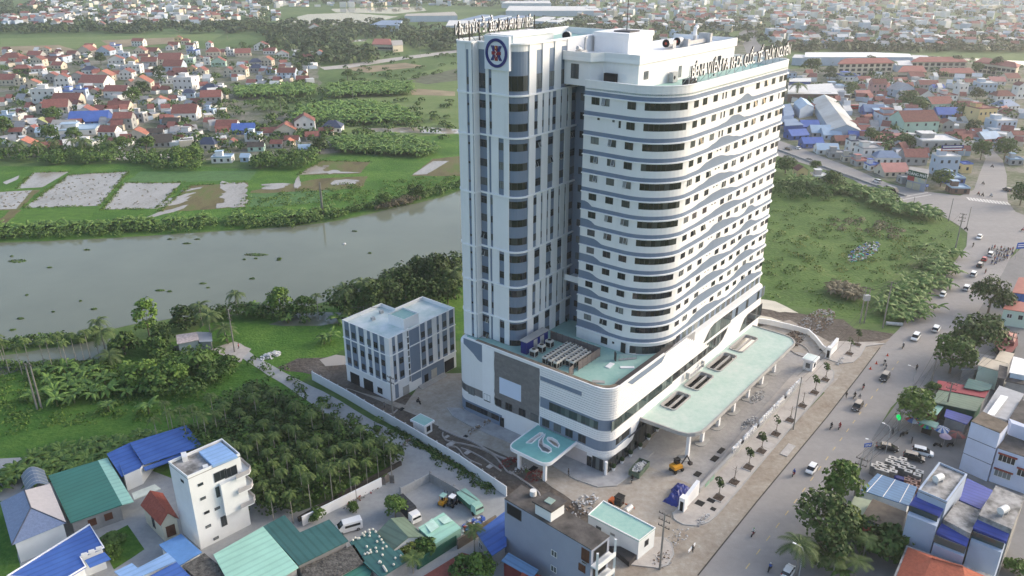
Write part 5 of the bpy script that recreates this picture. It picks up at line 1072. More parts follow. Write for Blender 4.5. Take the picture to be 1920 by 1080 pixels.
for px, lab in (((1284, 952), 'white wing shaped gate pier at the near forecourt gate'), ((1555, 668), 'white wing shaped gate pier at the far forecourt gate')):
    t = thing('gate_pier', lab, 'gate pier', at(px), HA)
    MB().prism([(-1.6, -.6), (-.2, -.6), (-.2, .6), (-1.6, .6)], .1, 3.2).build('pier', TRIM, t); MB().add([(-.2, -.35, .1), (5, -.35, .1), (5, -.35, 3.6), (3, -.35, 3.3), (-.2, -.35, 2.7), (-.2, .35, .1), (5, .35, .1), (5, .35, 3.6), (3, .35, 3.3), (-.2, .35, 2.7)], [(0, 1, 2, 3, 4), (9, 8, 7, 6, 5), (0, 5, 6, 1), (1, 6, 7, 2), (2, 7, 8, 3), (3, 8, 9, 4), (4, 9, 5, 0)]).build('wing_wall', TRIM, t); MB().box(-1.62, -1.6, -.35, .35, .1, 2.4).build('opening', DARK, t)
# street wall with white letters
sw = [G(1308, 925), G(1364, 868), G(1480, 748), G(1500, 727)]
a, b_ = G(1310, 925), G(1503, 722); ang = math.atan2(b_[1] - a[1], b_[0] - a[0]); L_ = math.hypot(b_[0] - a[0], b_[1] - a[1])
t = thing('lettered_wall', 'grey street wall carrying white block letters along the forecourt', 'wall', (*a, 0), ang)
MB().box(0, L_, -.25, .25, .1, 1.2).build('wall_panel', GREYC, t); MB().box(0, L_, -.32, .32, 1.2, 1.3).build('coping', GREYC, t)
for i in range(2): MB().box(2.2 + i * 2.3, 4.0 + i * 2.3, -.3, -.24, .2, 1.3).build('green_panel', mat('sage_panel', (.22, .36, .28)), t)
words = 'TH\u1ee6Y-NGUY\u00caN-INTERNATIONAL-HOSPITAL'.replace('\u1ee6', 'U').replace('\u00ca', 'E')
x0 = 15.2; st = (L_ - 1.0 - x0) / len(words)
for i, ch in enumerate(words):
    if ch == '-': MB().box(x0 + i * st + .1, x0 + (i + 1) * st - .1, -.1, .1, 1.3, 1.75).build('dark_block', DARK, t)
    else: obj('wall_letter', text_mesh(ch, 1.75, .35, [TRIM, TRIM], .85), t, (x0 + (i + .5) * st, .15, 1.3))
MB().box(x0, L_, .25, .35, 1.3, 1.42).build('letter_rail', GALV, t)
# planter ring roads of concrete in the soil strip
CUR = mat('pale_concrete_edge', (.36, .33, .31), .9, .1, 1)
def curb(px, w_=.25):
    P = []
    q = [G(*p) for p in px]
    for i in range(len(q) - 1):                                          # smooth
        for k in range(5):
            s = k / 5; p0, p1, p2, p3 = q[max(0, i - 1)], q[i], q[i + 1], q[min(len(q) - 1, i + 2)]
            P.append(tuple(.5 * (2 * p1[j] + (p2[j] - p0[j]) * s + (2 * p0[j] - 5 * p1[j] + 4 * p2[j] - p3[j]) * s * s + (3 * p1[j] - p0[j] - 3 * p2[j] + p3[j]) * s ** 3) for j in (0, 1)))
    P.append(q[-1]); MB().band(P, .02, .35, -w_ / 2, w_ / 2).build('kerb', CUR, kind='structure')
K = crop(740, 760, 7.714)
curb(K((700, 400), (695, 450), (740, 510), (830, 540), (1000, 570), (1200, 620), (1400, 710), (1520, 830), (1620, 960), (1697, 1000)))
curb(K((740, 600), (870, 610), (940, 660), (1000, 740), (1100, 810), (1260, 880)))
curb(K((960, 630), (1080, 670), (1250, 760), (1400, 860), (1540, 960)))
curb([(955, 885), (985, 905), (1010, 925), (1012, 938)])
curb([(1478, 660), (1490, 645), (1510, 652), (1520, 668)]); curb([(1448, 642), (1470, 650), (1500, 668), (1540, 675)])
curb(K((640, 330), (740, 380), (900, 450), (1050, 500), (1200, 570), (1330, 660), (1480, 740), (1640, 800)), .5)
curb([(700, 765), (730, 778), (745, 770)])
curb([(1062, 960), (1120, 930), (1180, 960)]) if False else None
for i, (px, h) in enumerate((((878, 806), .4), ((1262, 787), .5))): pass
# tree pits, manholes, slabs, rubble
PIT = mat('dug_earth', (.075, .055, .045), .95, .3, 2, .6)
SLB = mat('pale_slab', (.42, .40, .385), .9, .12, 1)
SAPL = [(1347, 935), (1376, 906), (1403, 878), (1427, 848), (1454, 816), (1481, 790), (1504, 763), (1527, 738), (1547, 714), (1592, 665), (1607, 648)]
for i, px in enumerate(SAPL):
    p = G(*px); MB().obox(*p, .2, .3, 2.0, 1.8, HA).build('tree_pit', PIT, kind='structure'); MB().band([(p[0] + x * math.cos(HA) - y * math.sin(HA), p[1] + x * math.sin(HA) + y * math.cos(HA)) for x, y in ((-1.1, -1), (1.1, -1), (1.1, 1), (-1.1, 1))], .2, .36, -.1, .1, closed=True).build('pit_edging', SLB, kind='structure')
for x, y, l, w_, m in ((1312, 945, 1.6, 1.6, DARK), (1333, 940, 1.2, 1.5, DARK), (1337, 956, 1.0, 1.0, DARK), (1340, 861, 2.0, 1.2, DARK), (1352, 846, 2.2, 1.0, DARK), (1308, 890, 1.6, 1.2, DARK), (1426, 822, 1.6, 1.6, DARK), (1440, 836, 2.6, 2.0, SLB), (1000, 880, 1.8, 1.2, DARK), (872, 820, 1.2, .8, DARK), (753, 768, 1.2, .8, DARK), (1477, 845, 5.0, 1.6, SLB), (838, 820, 1.1, .7, SLB), (876, 850, 1.3, 1.0, SLB), (918, 876, 1.2, 1.0, SLB), (846, 833, 2.0, 1.2, SLB), (1543, 656, 2.0, 1.4, DARK)):
    MB().obox(*G(x, y), .1, .255 if m is SLB else .25, l, w_, HA).build('pit_cover' if m is SLB else 'open_pit', m, kind='structure')
def rubble(label, px, rx, ry, n, cols, s=.35, hmax=.8, z=.1, name='rubble_heap', rot=HA):
    t = MB()
    r = random.Random(n * 7 + int(px[0]))
    for k in range(n):
        a, d = r.uniform(0, 6.28), math.sqrt(r.random()); x, y = math.cos(a) * d * rx, math.sin(a) * d * ry
        h = max(0, hmax * (1 - d)) ; q = r.uniform(.35, 1.1) * s * .68
        an = r.uniform(0, 3.14); tl = r.uniform(-.4, .4)
        c_, s_ = math.cos(an), math.sin(an); lx, ly, lz = q * r.uniform(.7, 1.6), q * r.uniform(.6, 1.2), q * r.uniform(.3, .8)
        V = []
        for zz in (-1, 1):
            for xx, yy in ((-1, -1), (1, -1), (1, 1), (-1, 1)):
                X, Y = xx * lx / 2, yy * ly / 2
                V.append((x + X * c_ - Y * s_, y + X * s_ + Y * c_, z + h * r.uniform(.5, 1) * .0 + h + zz * lz / 2 + X * tl))
        t.add(V, [(3, 2, 1, 0), (4, 5, 6, 7), (0, 1, 5, 4), (1, 2, 6, 5), (2, 3, 7, 6), (3, 0, 4, 7)], r.randrange(len(cols)))
    o = t.build(name, cols, None, loc=(*G(*px), 0), rot=rot); return tag(o, label, 'rubble', kind='stuff')
REDP = mat('red_pipes', (.22, .04, .035), .7, .3, 2); WR = mat('white_rubble', (.55, .55, .55), .9, .15, 2); GR = mat('grey_rubble', (.3, .3, .3), .9, .2, 2); BRNR = mat('brown_rubble', (.2, .15, .11), .9, .3, 2)
rubble('heap of dark red bricks beside the porch column', (952, 868), 2.6, 1.4, 150, [REDP], .3, .7); rubble('second red brick heap under porch edge', (1000, 893), 2.6, 1.6, 170, [REDP], .3, .8); rubble('grey rubble between red brick heaps', (975, 880), 2.2, 1.2, 90, [GR, WR, BRNR], .35, .5)
rubble('scattered rubble along forecourt edge', (1405, 795), 4, 1.2, 110, [GR, WR], .5, .6); rubble('rubble and planks under lettered wall', (1420, 745), 4, 1.2, 120, [GR, WR, WR], .5, .8); rubble('rubble on the rounded pavement corner', (1318, 974), 3, .9, 70, [GR, WR], .4, .4); rubble('grey debris on far pavement corner', (1575, 678), 3.5, .8, 70, [GR, WR], .4, .4)
rubble('broken slabs behind the low gate house', (1085, 955), 6, 2.2, 130, [GR, WR, BRNR], .6, .5); rubble('loose stones on shoulder by gate', (1268, 1010), 4, 1.6, 60, [GR, WR], .35, .1); rubble('stones round big concrete pole', (1240, 1048), 3, 2, 70, [GR, BRNR], .35, .3)
rubble('rubbish in overgrown lot', (1620, 472), 14, 3.5, 260, [GR, WR, BRNR, mat('tarp_blue', (.06, .12, .4), .6), mat('tarp_green', (.05, .4, .25), .6)], 1.0, .3); rubble('grey gravel bank beyond canopy wall', (1530, 605), 12, 4, 420, [GR, BRNR], .6, 1.5)
rubble('dug earth bank inside far wall', (1480, 640), 8, 3, 260, [PIT, BRNR], .7, .8); rubble('rubbish heap beside alley wall', (770, 828), 3, 1, 70, [WR, BRNR, GR], .5, .5); rubble('white sacks heaped by the dirt path', (507, 668), 3, 1.6, 60, [WR], 1.0, .8); rubble('scrap and pots along the yard wall', (680, 930), 5, .8, 60, [GR, REDP, BRNR], .5, .5); rubble('scrap heap in yard corner', (890, 985), 3, 1.5, 60, [mat('tarp_blue', (.06, .12, .4)), REDP, WR], .9, .6)
rubble('tools and sacks at foot of blue plinth', (905, 798), 6, .8, 60, [GR, WR, BRNR], .6, .5, .25); rubble('rubbish at roadside verge', (1745, 540), 2, 25, 160, [GR, WR], .4, .1, rot=HA - R(90)); rubble('dark red debris by wall', (1060, 848), 2.4, .7, 50, [REDP, GR], .5, .4, .25)
sb = random.Random(5)
t = thing('blue_tarpaulin', 'crumpled blue tarpaulin over goods beside near gate pier', 'tarpaulin', (*G(1272, 930), 0), HA)
mb = MB(); N_ = 12; V = []
for i in range(N_ + 1):
    for j in range(7):
        e = math.sin(math.pi * i / N_) ** .5 * math.sin(math.pi * j / 6) ** .5
        V.append((-3.6 + i * .62 + sb.uniform(-.15, .15), -1.5 + j * .5 + sb.uniform(-.12, .12) + (.6 if i > 6 else 0), .1 + e * (1.1 + sb.uniform(-.35, .45))))
mb.add(V, [(i * 7 + j, (i + 1) * 7 + j, (i + 1) * 7 + j + 1, i * 7 + j + 1) for i in range(N_) for j in range(6)]); mb.build('sheet', mat('tarp_navy', (.02, .035, .20), .45, .2, 1), t)
# planters on the pavement by the shopfront
for i, px in enumerate([(1150, 881), (1166, 868), (1182, 855), (1200, 841), (1216, 824), (1232, 808), (1248, 792)]):
    t = thing('planter', 'round clipped shrub in white pot beside the shopfront glazing', 'planter', at(px, .24), 0, 'clipped shrubs along the shopfront')
    MB().tube((0, 0, 0), (0, 0, .6), .35, 8, 0, .45).build('pot', TRIM, t)
    MB().sphere((0, 0, 1.0), .55, 0, 8, 6).build('shrub', mat('clipped_leaf', (.03, .06, .02), .8, .3, 4, 1), t)
# ---------------------------------------------------------------- plant on the podium deck
ACB = mat('condenser_beige', (.55, .54, .50), .5, .05)
mb = MB(); mb.box(-.44, .44, -.5, .5, .12, 1.75); mb.box(-.4, .4, -.46, .46, 0, .12, 1)
acm = mb.mesh('body', [ACB, DARK])
g2 = MB(); [g2.box(x0, x1, y0, y1, .3, 1.35, 0) for x0, x1, y0, y1 in ((-.46, -.44, -.42, .42), (.44, .46, -.42, .42), (-.36, .36, -.52, -.5))]; grm = g2.mesh('grille', DARK)
f2 = MB(); f2.tube((0, 0, 1.75), (0, 0, 1.83), .38, 10, 0); f2.tube((0, 0, 1.83), (0, 0, 1.84), .32, 10, 1); fam = f2.mesh('fan', [ACB, DARK])
def acunit(u, v, lab, grp, s=1.0):
    t = thing('condenser_unit', lab, 'air conditioner', (*W(u, v), 17.7), HA, grp)
    obj('body', acm, t); obj('grille', grm, t); obj('fan', fam, t); t.scale = (s, s, 1); return t
nth = ('first', 'second', 'third', 'fourth', 'fifth')
for k, (v, u0, n) in enumerate(((19.4, 4.2, 10), (17.8, 4.1, 10), (16.3, 4.0, 10), (14.9, 6.6, 7), (13.6, 6.4, 7))):
    for i in range(n): acunit(u0 + i * .97, v, 'beige fan condenser, %s from roof edge in the %s row from tower' % ('first second third fourth fifth sixth seventh eighth ninth tenth'.split()[i], nth[k]), 'condenser rows on the podium roof')
for i, u in enumerate((5.4, 8.2, 11.2)): acunit(u, 23.4, 'large twin condenser beside navy plant cabinet, %s from roof edge' % nth[i], 'large condensers beside the navy cabinet', 1.5)
t = thing('plant_cabinet', 'navy plant cabinet with grey lid at foot of the tower', 'cabinet', (*W(7.5, 25.8), 17.7), HA)
MB().box(-2.6, 5.4, -.7, .9, 0, 3.0).build('body', NAVY, t); MB().box(-2.8, 5.6, -.9, 1.1, 3.0, 3.2).build('lid', GREYC, t)
for x in (.0, 2.4): MB().box(x, x + 1.4, -.74, -.7, .3, 2.6).build('door', GALV, t)
FEN = mat('mesh_fence', (.14, .12, .12), .7, .2, 3)
t = thing('mesh_fence', 'dark mesh fence round the podium condensers', 'fence', (*W(2.6, 12.0), 17.7), HA)
for (x0, y0, x1, y1) in ((0, 0, 11.9, 0), (11.9, 0, 11.9, 13.6)):
    n = int(math.hypot(x1 - x0, y1 - y0) / 1.7)
    for i in range(n):
        a_, b2_ = (x0 + (x1 - x0) * i / n, y0 + (y1 - y0) * i / n), (x0 + (x1 - x0) * (i + 1) / n, y0 + (y1 - y0) * (i + 1) / n)
        if (x0, i) != (0, 1): MB().band([a_, b2_], .15, 2.2, -.02, .02).build('mesh_panel', FEN, t)
        MB().obox(*a_, 0, 2.3, .08, .08).build('post', STEEL, t)
for i, (u, v, lx, ly, an, m, lab) in enumerate(((12.3, 8.0, 2.4, 1.1, .1, TRIM, 'white board lying in the middle of podium roof'), (13.9, 4.6, 3.0, .9, -.9, TRIM, 'white board lying near dark parapet lining'), (4.8, 6.0, 2.6, 1.0, -1.0, GREYC, 'grey board lying near podium roof corner'), (15.5, 15.5, 4.5, .4, -.9, GREYC, 'grey bars lying beside block wall'), (16, 21.8, 5, 1.2, -1.4, TRIM, 'white duct lying beside block wall'))):
    o = MB().obox(0, 0, 0, .15 if i != 4 else .6, lx, ly).build('board', m, None, loc=(*W(u, v), 17.72), rot=HA + an); tag(o, lab, 'board')
for i in range(9):
    o = MB().obox(0, 0, 0, .1, 6.5 - i * .2, .14).build('timber', mat('pale_timber', (.46, .4, .33), .8, .15, 2), None, loc=(*W(5.6 + .12 * i + sb.uniform(-.3, .3), 2.6 - .16 * i + sb.uniform(0, .2)), 17.72 + .1 * (i % 3)), rot=HA + .12 + sb.uniform(-.08, .08)); tag(o, 'pale timber in the stack along the dark parapet lining', 'timber', 'timbers stacked on the podium roof')
t = thing('cradle', 'steel suspended work cradle standing on podium roof near block', 'cradle', (*W(17.2, 6.6), 17.72), HA - .7)
for z in (.1, 1.1): MB().tube((-2, -.35, z), (2, -.35, z), .05, 4).tube((-2, .35, z), (2, .35, z), .05, 4).build('rail', GALV, t)
MB().box(-2, 2, -.35, .35, .05, .12).build('floor', GALV, t); MB().box(-2.9, -2.7, -.5, .5, 0, 2.0).build('panel', STEEL, t)
for x in (-2, -1, 0, 1, 2): MB().tube((x, -.35, .1), (x, -.35, 1.1), .04, 4).build('upright', GALV, t)
t = thing('cradle', 'steel suspended work cradle hanging against street facade over canopy', 'cradle', (*W(36.5, -.75), 8.6), HA)
for z in (.1, 1.2): MB().tube((-3.6, -.35, z), (3.6, -.35, z), .05, 4).tube((-3.6, .35, z), (3.6, .35, z), .05, 4).build('rail', GALV, t)
MB().box(-3.6, 3.6, -.35, .35, .05, .12).build('floor', GALV, t)
for i in range(8): MB().tube((-3.6 + i * 1.03, -.35, .1), (-3.6 + i * 1.03, -.35, 1.2), .04, 4).build('upright', GALV, t)
for x in (-3.8, 3.8): MB().box(x - .25, x + .25, -.4, .4, .0, 1.5).build('hoist_motor', GALV, t)
# ---------------------------------------------------------------- vehicles
def loft(mb, st, mi=0):
    """st: list of (x, half width, z low, z high, top half width)"""
    V = []
    for x, w_, z0, z1, wt in st: V += [(x, -w_, z0), (x, w_, z0), (x, w_, (z0 + z1) / 2 + .05), (x, wt, z1), (x, -wt, z1), (x, -w_, (z0 + z1) / 2 + .05)]
    n = len(st); F = [(k * 6 + i, k * 6 + (i + 1) % 6, (k + 1) * 6 + (i + 1) % 6, (k + 1) * 6 + i) for k in range(n - 1) for i in range(6)] + [(5, 4, 3, 2, 1, 0), tuple(range(6 * n - 6, 6 * n))]
    return mb.add(V, F, mi)
TYRE = mat('tyre', (.015, .015, .016), .9, .1); CGLASS = mat('car_glass', (.012, .015, .018), .08, .1, spec=.6); LAMP = mat('head_lamp', (.7, .7, .68), .15, .05, spec=.7); TAIL = mat('tail_lamp', (.4, .02, .02), .3); RIM = mat('wheel_rim', (.35, .36, .37), .35, .1, metal=.6)
def paint(n, c, r=.25): return mat('paint_' + n, c, r, .03, spec=.5)
PW_, PBK, PBN, PRD = paint('white', (.78, .79, .79)), paint('black', (.018, .018, .02)), paint('brown', (.05, .038, .032)), paint('red', (.4, .03, .03))
CARS = {}
wheel = MB(); wheel.tube((0, -.11, 0), (0, .11, 0), .32, 12, 0); WHM = wheel.mesh('wheel', TYRE); rim = MB(); rim.tube((0, -.125, 0), (0, .125, 0), .19, 10, 0); RIMM = rim.mesh('rim', RIM)
def car_proto(kind, pm, roofm=None):
    roofm = roofm or pm
    L_, h = {'hatch': (3.6, 1.45), 'suv': (4.3, 1.62), 'sedan': (4.5, 1.4)}[kind]; w_ = .82 if kind != 'suv' else .88
    a = L_ / 2; body = MB()
    loft(body, [(-a, w_ * .86, .42, .72, w_ * .8), (-a + .12, w_ * .97, .3, .88, w_ * .9), (-a + .7, w_, .25, .92, w_ * .94), (a * .35, w_, .25, .95, w_ * .94), (a - .75, w_, .25, .88, w_ * .9), (a - .15, w_ * .93, .3, .72, w_ * .82), (a, w_ * .8, .42, .6, w_ * .72)])
    cab = MB(); b0 = -a + (.08 if kind != 'sedan' else .75)
    loft(cab, [(b0, w_ * .9, .85, .93, w_ * .88), (b0 + .35, w_ * .9, .85, h - .06, w_ * .74), (a * .02, w_ * .9, .85, h - .04, w_ * .76), (a * .28, w_ * .9, .85, h - .1, w_ * .74), (a * .62, w_ * .88, .85, .93, w_ * .86)])
    rf = MB(); loft(rf, [(b0 + .28, w_ * .72, h - .1, h - .02, w_ * .66), (a * .0, w_ * .77, h - .08, h, w_ * .7), (a * .27, w_ * .74, h - .13, h - .05, w_ * .68)])
    for s in (-1, 1):
        for x in (b0 + .9, a * .05): rf.box(x - .05, x + .05, s * w_ * .86 - .02, s * w_ * .86 + .02, .9, h - .1)
    return dict(body=body.mesh('body', pm), cab=cab.mesh('windows', CGLASS), roof=rf.mesh('roof', roofm), L=L_, w=w_, h=h)
def car(kind, pname, px, head, label, cat='car', group=None, z=.1):
    k = (kind, pname)
    if k not in CARS: CARS[k] = car_proto(kind, {'white': PW_, 'black': PBK, 'brown': PBN, 'red': PRD}[pname.split('+')[0]], paint('beige', (.42, .36, .29)) if '+' in pname else None)
    c = CARS[k]; t = thing('car', label, cat, (*G(*px), z), head, group)
    obj('body', c['body'], t); obj('window', c['cab'], t); obj('roof', c['roof'], t)
    for x in (-c['L'] / 2 + .7, c['L'] / 2 - .72):
        for s in (-1, 1): q = obj('wheel', WHM, t, (x, s * (c['w'] - .1), .32)); obj('rim', RIMM, q)
    for s in (-1, 1):
        MB().box(c['L'] / 2 - .2, c['L'] / 2 - .06, s * .55 - .16, s * .55 + .16, .6, .74).build('headlight', LAMP, t); MB().box(-c['L'] / 2 - .02, -c['L'] / 2 + .08, s * .62 - .12, s * .62 + .12, .68, .85).build('tail_light', TAIL, t)
    MB().box(c['L'] / 2 - .03, c['L'] / 2 + .01, -.25, .25, .42, .53).build('number_plate', TRIM, t)
    return t
IN, OUT = HA + math.pi, HA
car('hatch', 'white', (1521, 884), IN, 'small white hatchback alone on the near stretch of road')
car('suv', 'brown+r', (1607, 766), IN, 'dark brown car with beige roof passing the parasol shops')
car('suv', 'black+r', (1658, 711), IN, 'black car with beige roof behind the dark brown one')
car('suv', 'white', (1716, 636), IN, 'white estate car coming down road beside roadside trees')
car('suv', 'white', (1755, 620), OUT, 'white car driving away half under the biggest roadside tree')
car('hatch', 'white', (1767, 556), IN, 'white compact car coming down road past the tall pole')
car('suv', 'white', (1812, 543), OUT, 'white car driving away above the big roadside trees')
car('suv', 'white', (1825, 517), OUT, 'white car queueing last behind dark car at the junction')
car('suv', 'black+r', (1837, 500), OUT, 'black car with pale roof queueing at the junction')
car('hatch', 'red', (1845, 489), OUT, 'dark red car with tail lamps queueing behind the white leader')
car('suv', 'white', (1857, 480), OUT, 'white car leading the queue among the motorbikes')
car('sedan', 'white', (1836, 447), IN, 'white saloon entering road from the junction')
HW = math.atan2(G(1600, 316)[1] - G(1735, 359)[1], G(1600, 316)[0] - G(1735, 359)[0])
car('suv', 'white', (1644, 342), HW, 'white car on the upper highway lane before the shops'); car('sedan', 'black', (1517, 302), HW + math.pi, 'black saloon on the upper highway near tower edge'); car('sedan', 'black', (1478, 281), HW + math.pi, 'dark saloon leftmost on the upper highway'); car('hatch', 'white', (1496, 280), HW + math.pi, 'white hatchback beside dark saloon on the upper highway')
car('suv', 'black+r', (1888, 358), R(100), 'dark jeep with tan top parked by the right hand road', 'jeep')
PK = R(-30)
car('sedan', 'black+r', (1663, 843), R(-22), 'black saloon with beige roof parked nearest the road by crates'); car('suv', 'black+r', (1713, 862), R(-27), 'black people carrier parked against the crates'); car('suv', 'white', (1729, 852), R(-27), 'white car parked beside black people carrier')  # saloon and people carrier take the separate beige roof colour
car('hatch', 'white', (1478, 1076), OUT, 'white car half hidden beneath coconut palm at bottom edge')
def boxvan(name, label, px, head, L_, w_, h, pm, cabglass=True, cat='van'):
    t = thing(name, label, cat, (*G(*px), .08), head)
    b = MB(); loft(b, [(-L_ / 2, w_, .35, h * .96, w_ * .86), (-L_ / 2 + .2, w_, .3, h, w_ * .88), (L_ / 2 - 1.5, w_, .3, h, w_ * .86), (L_ / 2 - .6, w_ * .98, .3, h * .62, w_ * .84), (L_ / 2, w_ * .9, .4, h * .42, w_ * .8)]); b.build('body', pm, t)
    g = MB(); loft(g, [(L_ / 2 - 1.42, w_ * .84, h * .6, h * .97, w_ * .8), (L_ / 2 - .52, w_ * .84, h * .6, h * .63, w_ * .8)]); [g.box(-L_ / 2 + .4, L_ / 2 - 1.7, s * w_ - .02, s * w_ + .02, h * .58, h * .82) for s in (-1, 1)]; g.build('window', CGLASS, t)
    for x in (-L_ / 2 + .9, L_ / 2 - .95):
        for s in (-1, 1): q = obj('wheel', WHM, t, (x, s * (w_ - .08), .32)); obj('rim', RIMM, q)
    for s in (-1, 1): MB().box(L_ / 2 - .08, L_ / 2 + .02, s * .6 - .18, s * .6 + .18, .7, .9).build('headlight', LAMP, t)
    return t
boxvan('van', 'white panel van parked in concrete yard', (654, 994), R(205), 5.0, .95, 2.1, PW_)
boxvan('van', 'black and beige coach van turning at the highway median', (1672, 361), HW + math.pi, 6.4, 1.05, 2.6, PBK, cat='van')
t = boxvan('bus', 'red coach parked in the yard behind long pale warehouse', (1596, 205), R(180), 11, 1.25, 3.1, PRD, cat='bus')
def truck(name, label, px, head, bed, bedm, cabm, L_, tarp):
    t = thing(name, label, 'truck', (*G(*px), .08), head)
    MB().box(-L_ / 2, L_ / 2 - 1.7, -1.05, 1.05, .75, .95).build('chassis', STEEL, t)
    if tarp:
        m = MB(); loft(m, [(-L_ / 2, 1.08, .95, 2.9, .9), (L_ / 2 - 1.75, 1.08, .95, 2.9, .9)]); m.build('tarpaulin', bedm, t)
        for i in range(6): x = -L_ / 2 + .3 + i * (L_ - 2.4) / 5; m = MB(); m.box(x - .04, x + .04, -.9, .9, 2.9, 2.96); m.build('hoop', bedm, t)
    else: MB().box(-L_ / 2, L_ / 2 - 1.75, -1.1, 1.1, .95, 2.0).build('bed', bedm, t); MB().box(-L_ / 2 - .1, L_ / 2 - 1.65, -1.18, 1.18, 2.0, 2.12).build('bed_cover', bed, t)
    m = MB(); loft(m, [(L_ / 2 - 1.65, 1.0, .6, 2.3, .9), (L_ / 2 - .35, 1.0, .6, 2.25, .88), (L_ / 2, .98, .6, 1.5, .95)]); m.build('cab', cabm, t); m = MB(); loft(m, [(L_ / 2 - .3, .9, 1.5, 2.1, .82), (L_ / 2 + .02, .9, 1.45, 1.5, .88)]); m.build('windscreen', CGLASS, t)
    for x in (-L_ / 2 + .9, L_ / 2 - .9):
        for s in (-1, 1): q = obj('wheel', WHM, t, (x, s * .95, .4)); q.scale = (1.3, 1.3, 1.3)
    return t
truck('truck', 'white cab lorry with black tarpaulin cover in concrete yard', (766, 968), R(-52), None, mat('black_tarpaulin', (.035, .038, .045), .6, .2, 2), PW_, 6.6, True)
truck('truck', 'mint green dump lorry parked against the block wall', (882, 952), R(-52), mat('mint_cover', (.24, .43, .36), .6, .1, 1), GREEND, mat('mint_cab', (.3, .5, .42)), 6.4, False)
YELM = mat('machine_yellow', (.55, .26, .02), .5, .1, 1); ORM = mat('machine_orange', (.45, .10, .02), .5, .1, 1)
def forklift(label, px, pm, roof):
    t = thing('forklift', label, 'forklift', (*G(*px), .05), R(60))
    MB().box(-1.1, .7, -.55, .55, .3, 1.0).build('body', pm, t); MB().box(-.7, .6, -.55, .55, 2.1, 2.2).build('overhead_guard', roof, t)
    for x in (-.65, .55):
        for y in (-.5, .5): MB().tube((x, y, 1.0), (x, y, 2.1), .05, 4).build('post', pm, t)
    for y in (-.35, .35): MB().tube((.85, y, .1), (.85, y, 2.6), .07, 4).build('mast', STEEL, t); MB().box(.85, 1.9, y - .06, y + .06, .12, .18).build('fork', STEEL, t)
    for x in (-.8, .45):
        for y in (-.6, .6): obj('wheel', WHM, t, (x, y, .32))
    MB().box(-.4, .1, -.25, .25, 1.0, 1.5).build('seat', DARK, t)
forklift('yellow forklift with green roof in the concrete yard', (832, 945), YELM, MINT); forklift('black forklift with white roof beside the yellow one', (849, 947), PBK, TRIM)
t = thing('excavator', 'yellow wheeled excavator with raised black arm on forecourt', 'excavator', (*G(1268, 884), .1), HA - .35)
MB().box(-1.3, 1.2, -.6, .6, .5, .9).build('undercarriage', STEEL, t); MB().box(-1.3, .9, -.9, .9, 1.0, 1.7).build('house', YELM, t); MB().box(-.2, .8, -.1, .85, 1.7, 2.7).build('cab', CGLASS, t); MB().box(-.3, .9, -.15, .9, 2.7, 2.8).build('cab_roof', DARK, t)
MB().tube((.9, -.3, 1.5), (2.4, -.3, 3.2), .17, 6).build('boom', STEEL, t); MB().tube((2.4, -.3, 3.2), (3.4, -.3, 1.3), .13, 6).build('arm', STEEL, t); MB().prism([(3.1, -.7), (3.8, -.7), (3.8, .1), (3.1, .1)], .6, 1.2).build('bucket', STEEL, t)
for x in (-.95, .95):
    for y in (-.75, .75): q = obj('wheel', WHM, t, (x, y, .42)); q.scale = (1.3, 1.3, 1.3)
t = thing('road_roller', 'orange road roller with black cab behind gate house', 'roller', (*G(1158, 952), .1), HA - R(90))
MB().box(-1.8, -.4, -.7, .7, .6, 1.4).build('engine_cover', ORM, t); MB().box(-.4, 1.0, -.75, .75, .9, 2.7).build('cab', CGLASS, t); MB().box(-.5, 1.1, -.85, .85, 2.7, 2.85).build('cab_roof', DARK, t); MB().tube((2.3, -1, .7), (2.3, 1, .7), .7, 14).build('drum', GALV, t); MB().box(1.0, 3.1, -1.12, -1.02, .55, .85).box(1.0, 3.1, 1.02, 1.12, .55, .85).build('drum_yoke', ORM, t)
for y in (-.8, .8): q = obj('wheel', WHM, t, (-1.1, y, .6)); q.scale = (1.8, 1.8, 1.8)
t = thing('skip', 'green skip piled with white rubble by the shopfront', 'skip', (*G(1198, 884), .1), HA + .1)
SKG = mat('skip_green', (.10, .14, .10), .8, .3, 1)
for x0, x1, y0, y1 in ((-2.6, 2.6, -1.2, -1.1), (-2.6, 2.6, 1.1, 1.2), (-2.6, -2.5, -1.1, 1.1), (2.5, 2.6, -1.1, 1.1)): MB().box(x0, x1, y0, y1, .1, 1.4).build('side', SKG, t)
MB().box(-2.5, 2.5, -1.1, 1.1, .05, .15).build('floor', SKG, t)
rubble('white rubble and boards filling the green skip', (1198, 884), 2.3, 1.0, 160, [WR, GR, WR], .55, .5, 1.1)
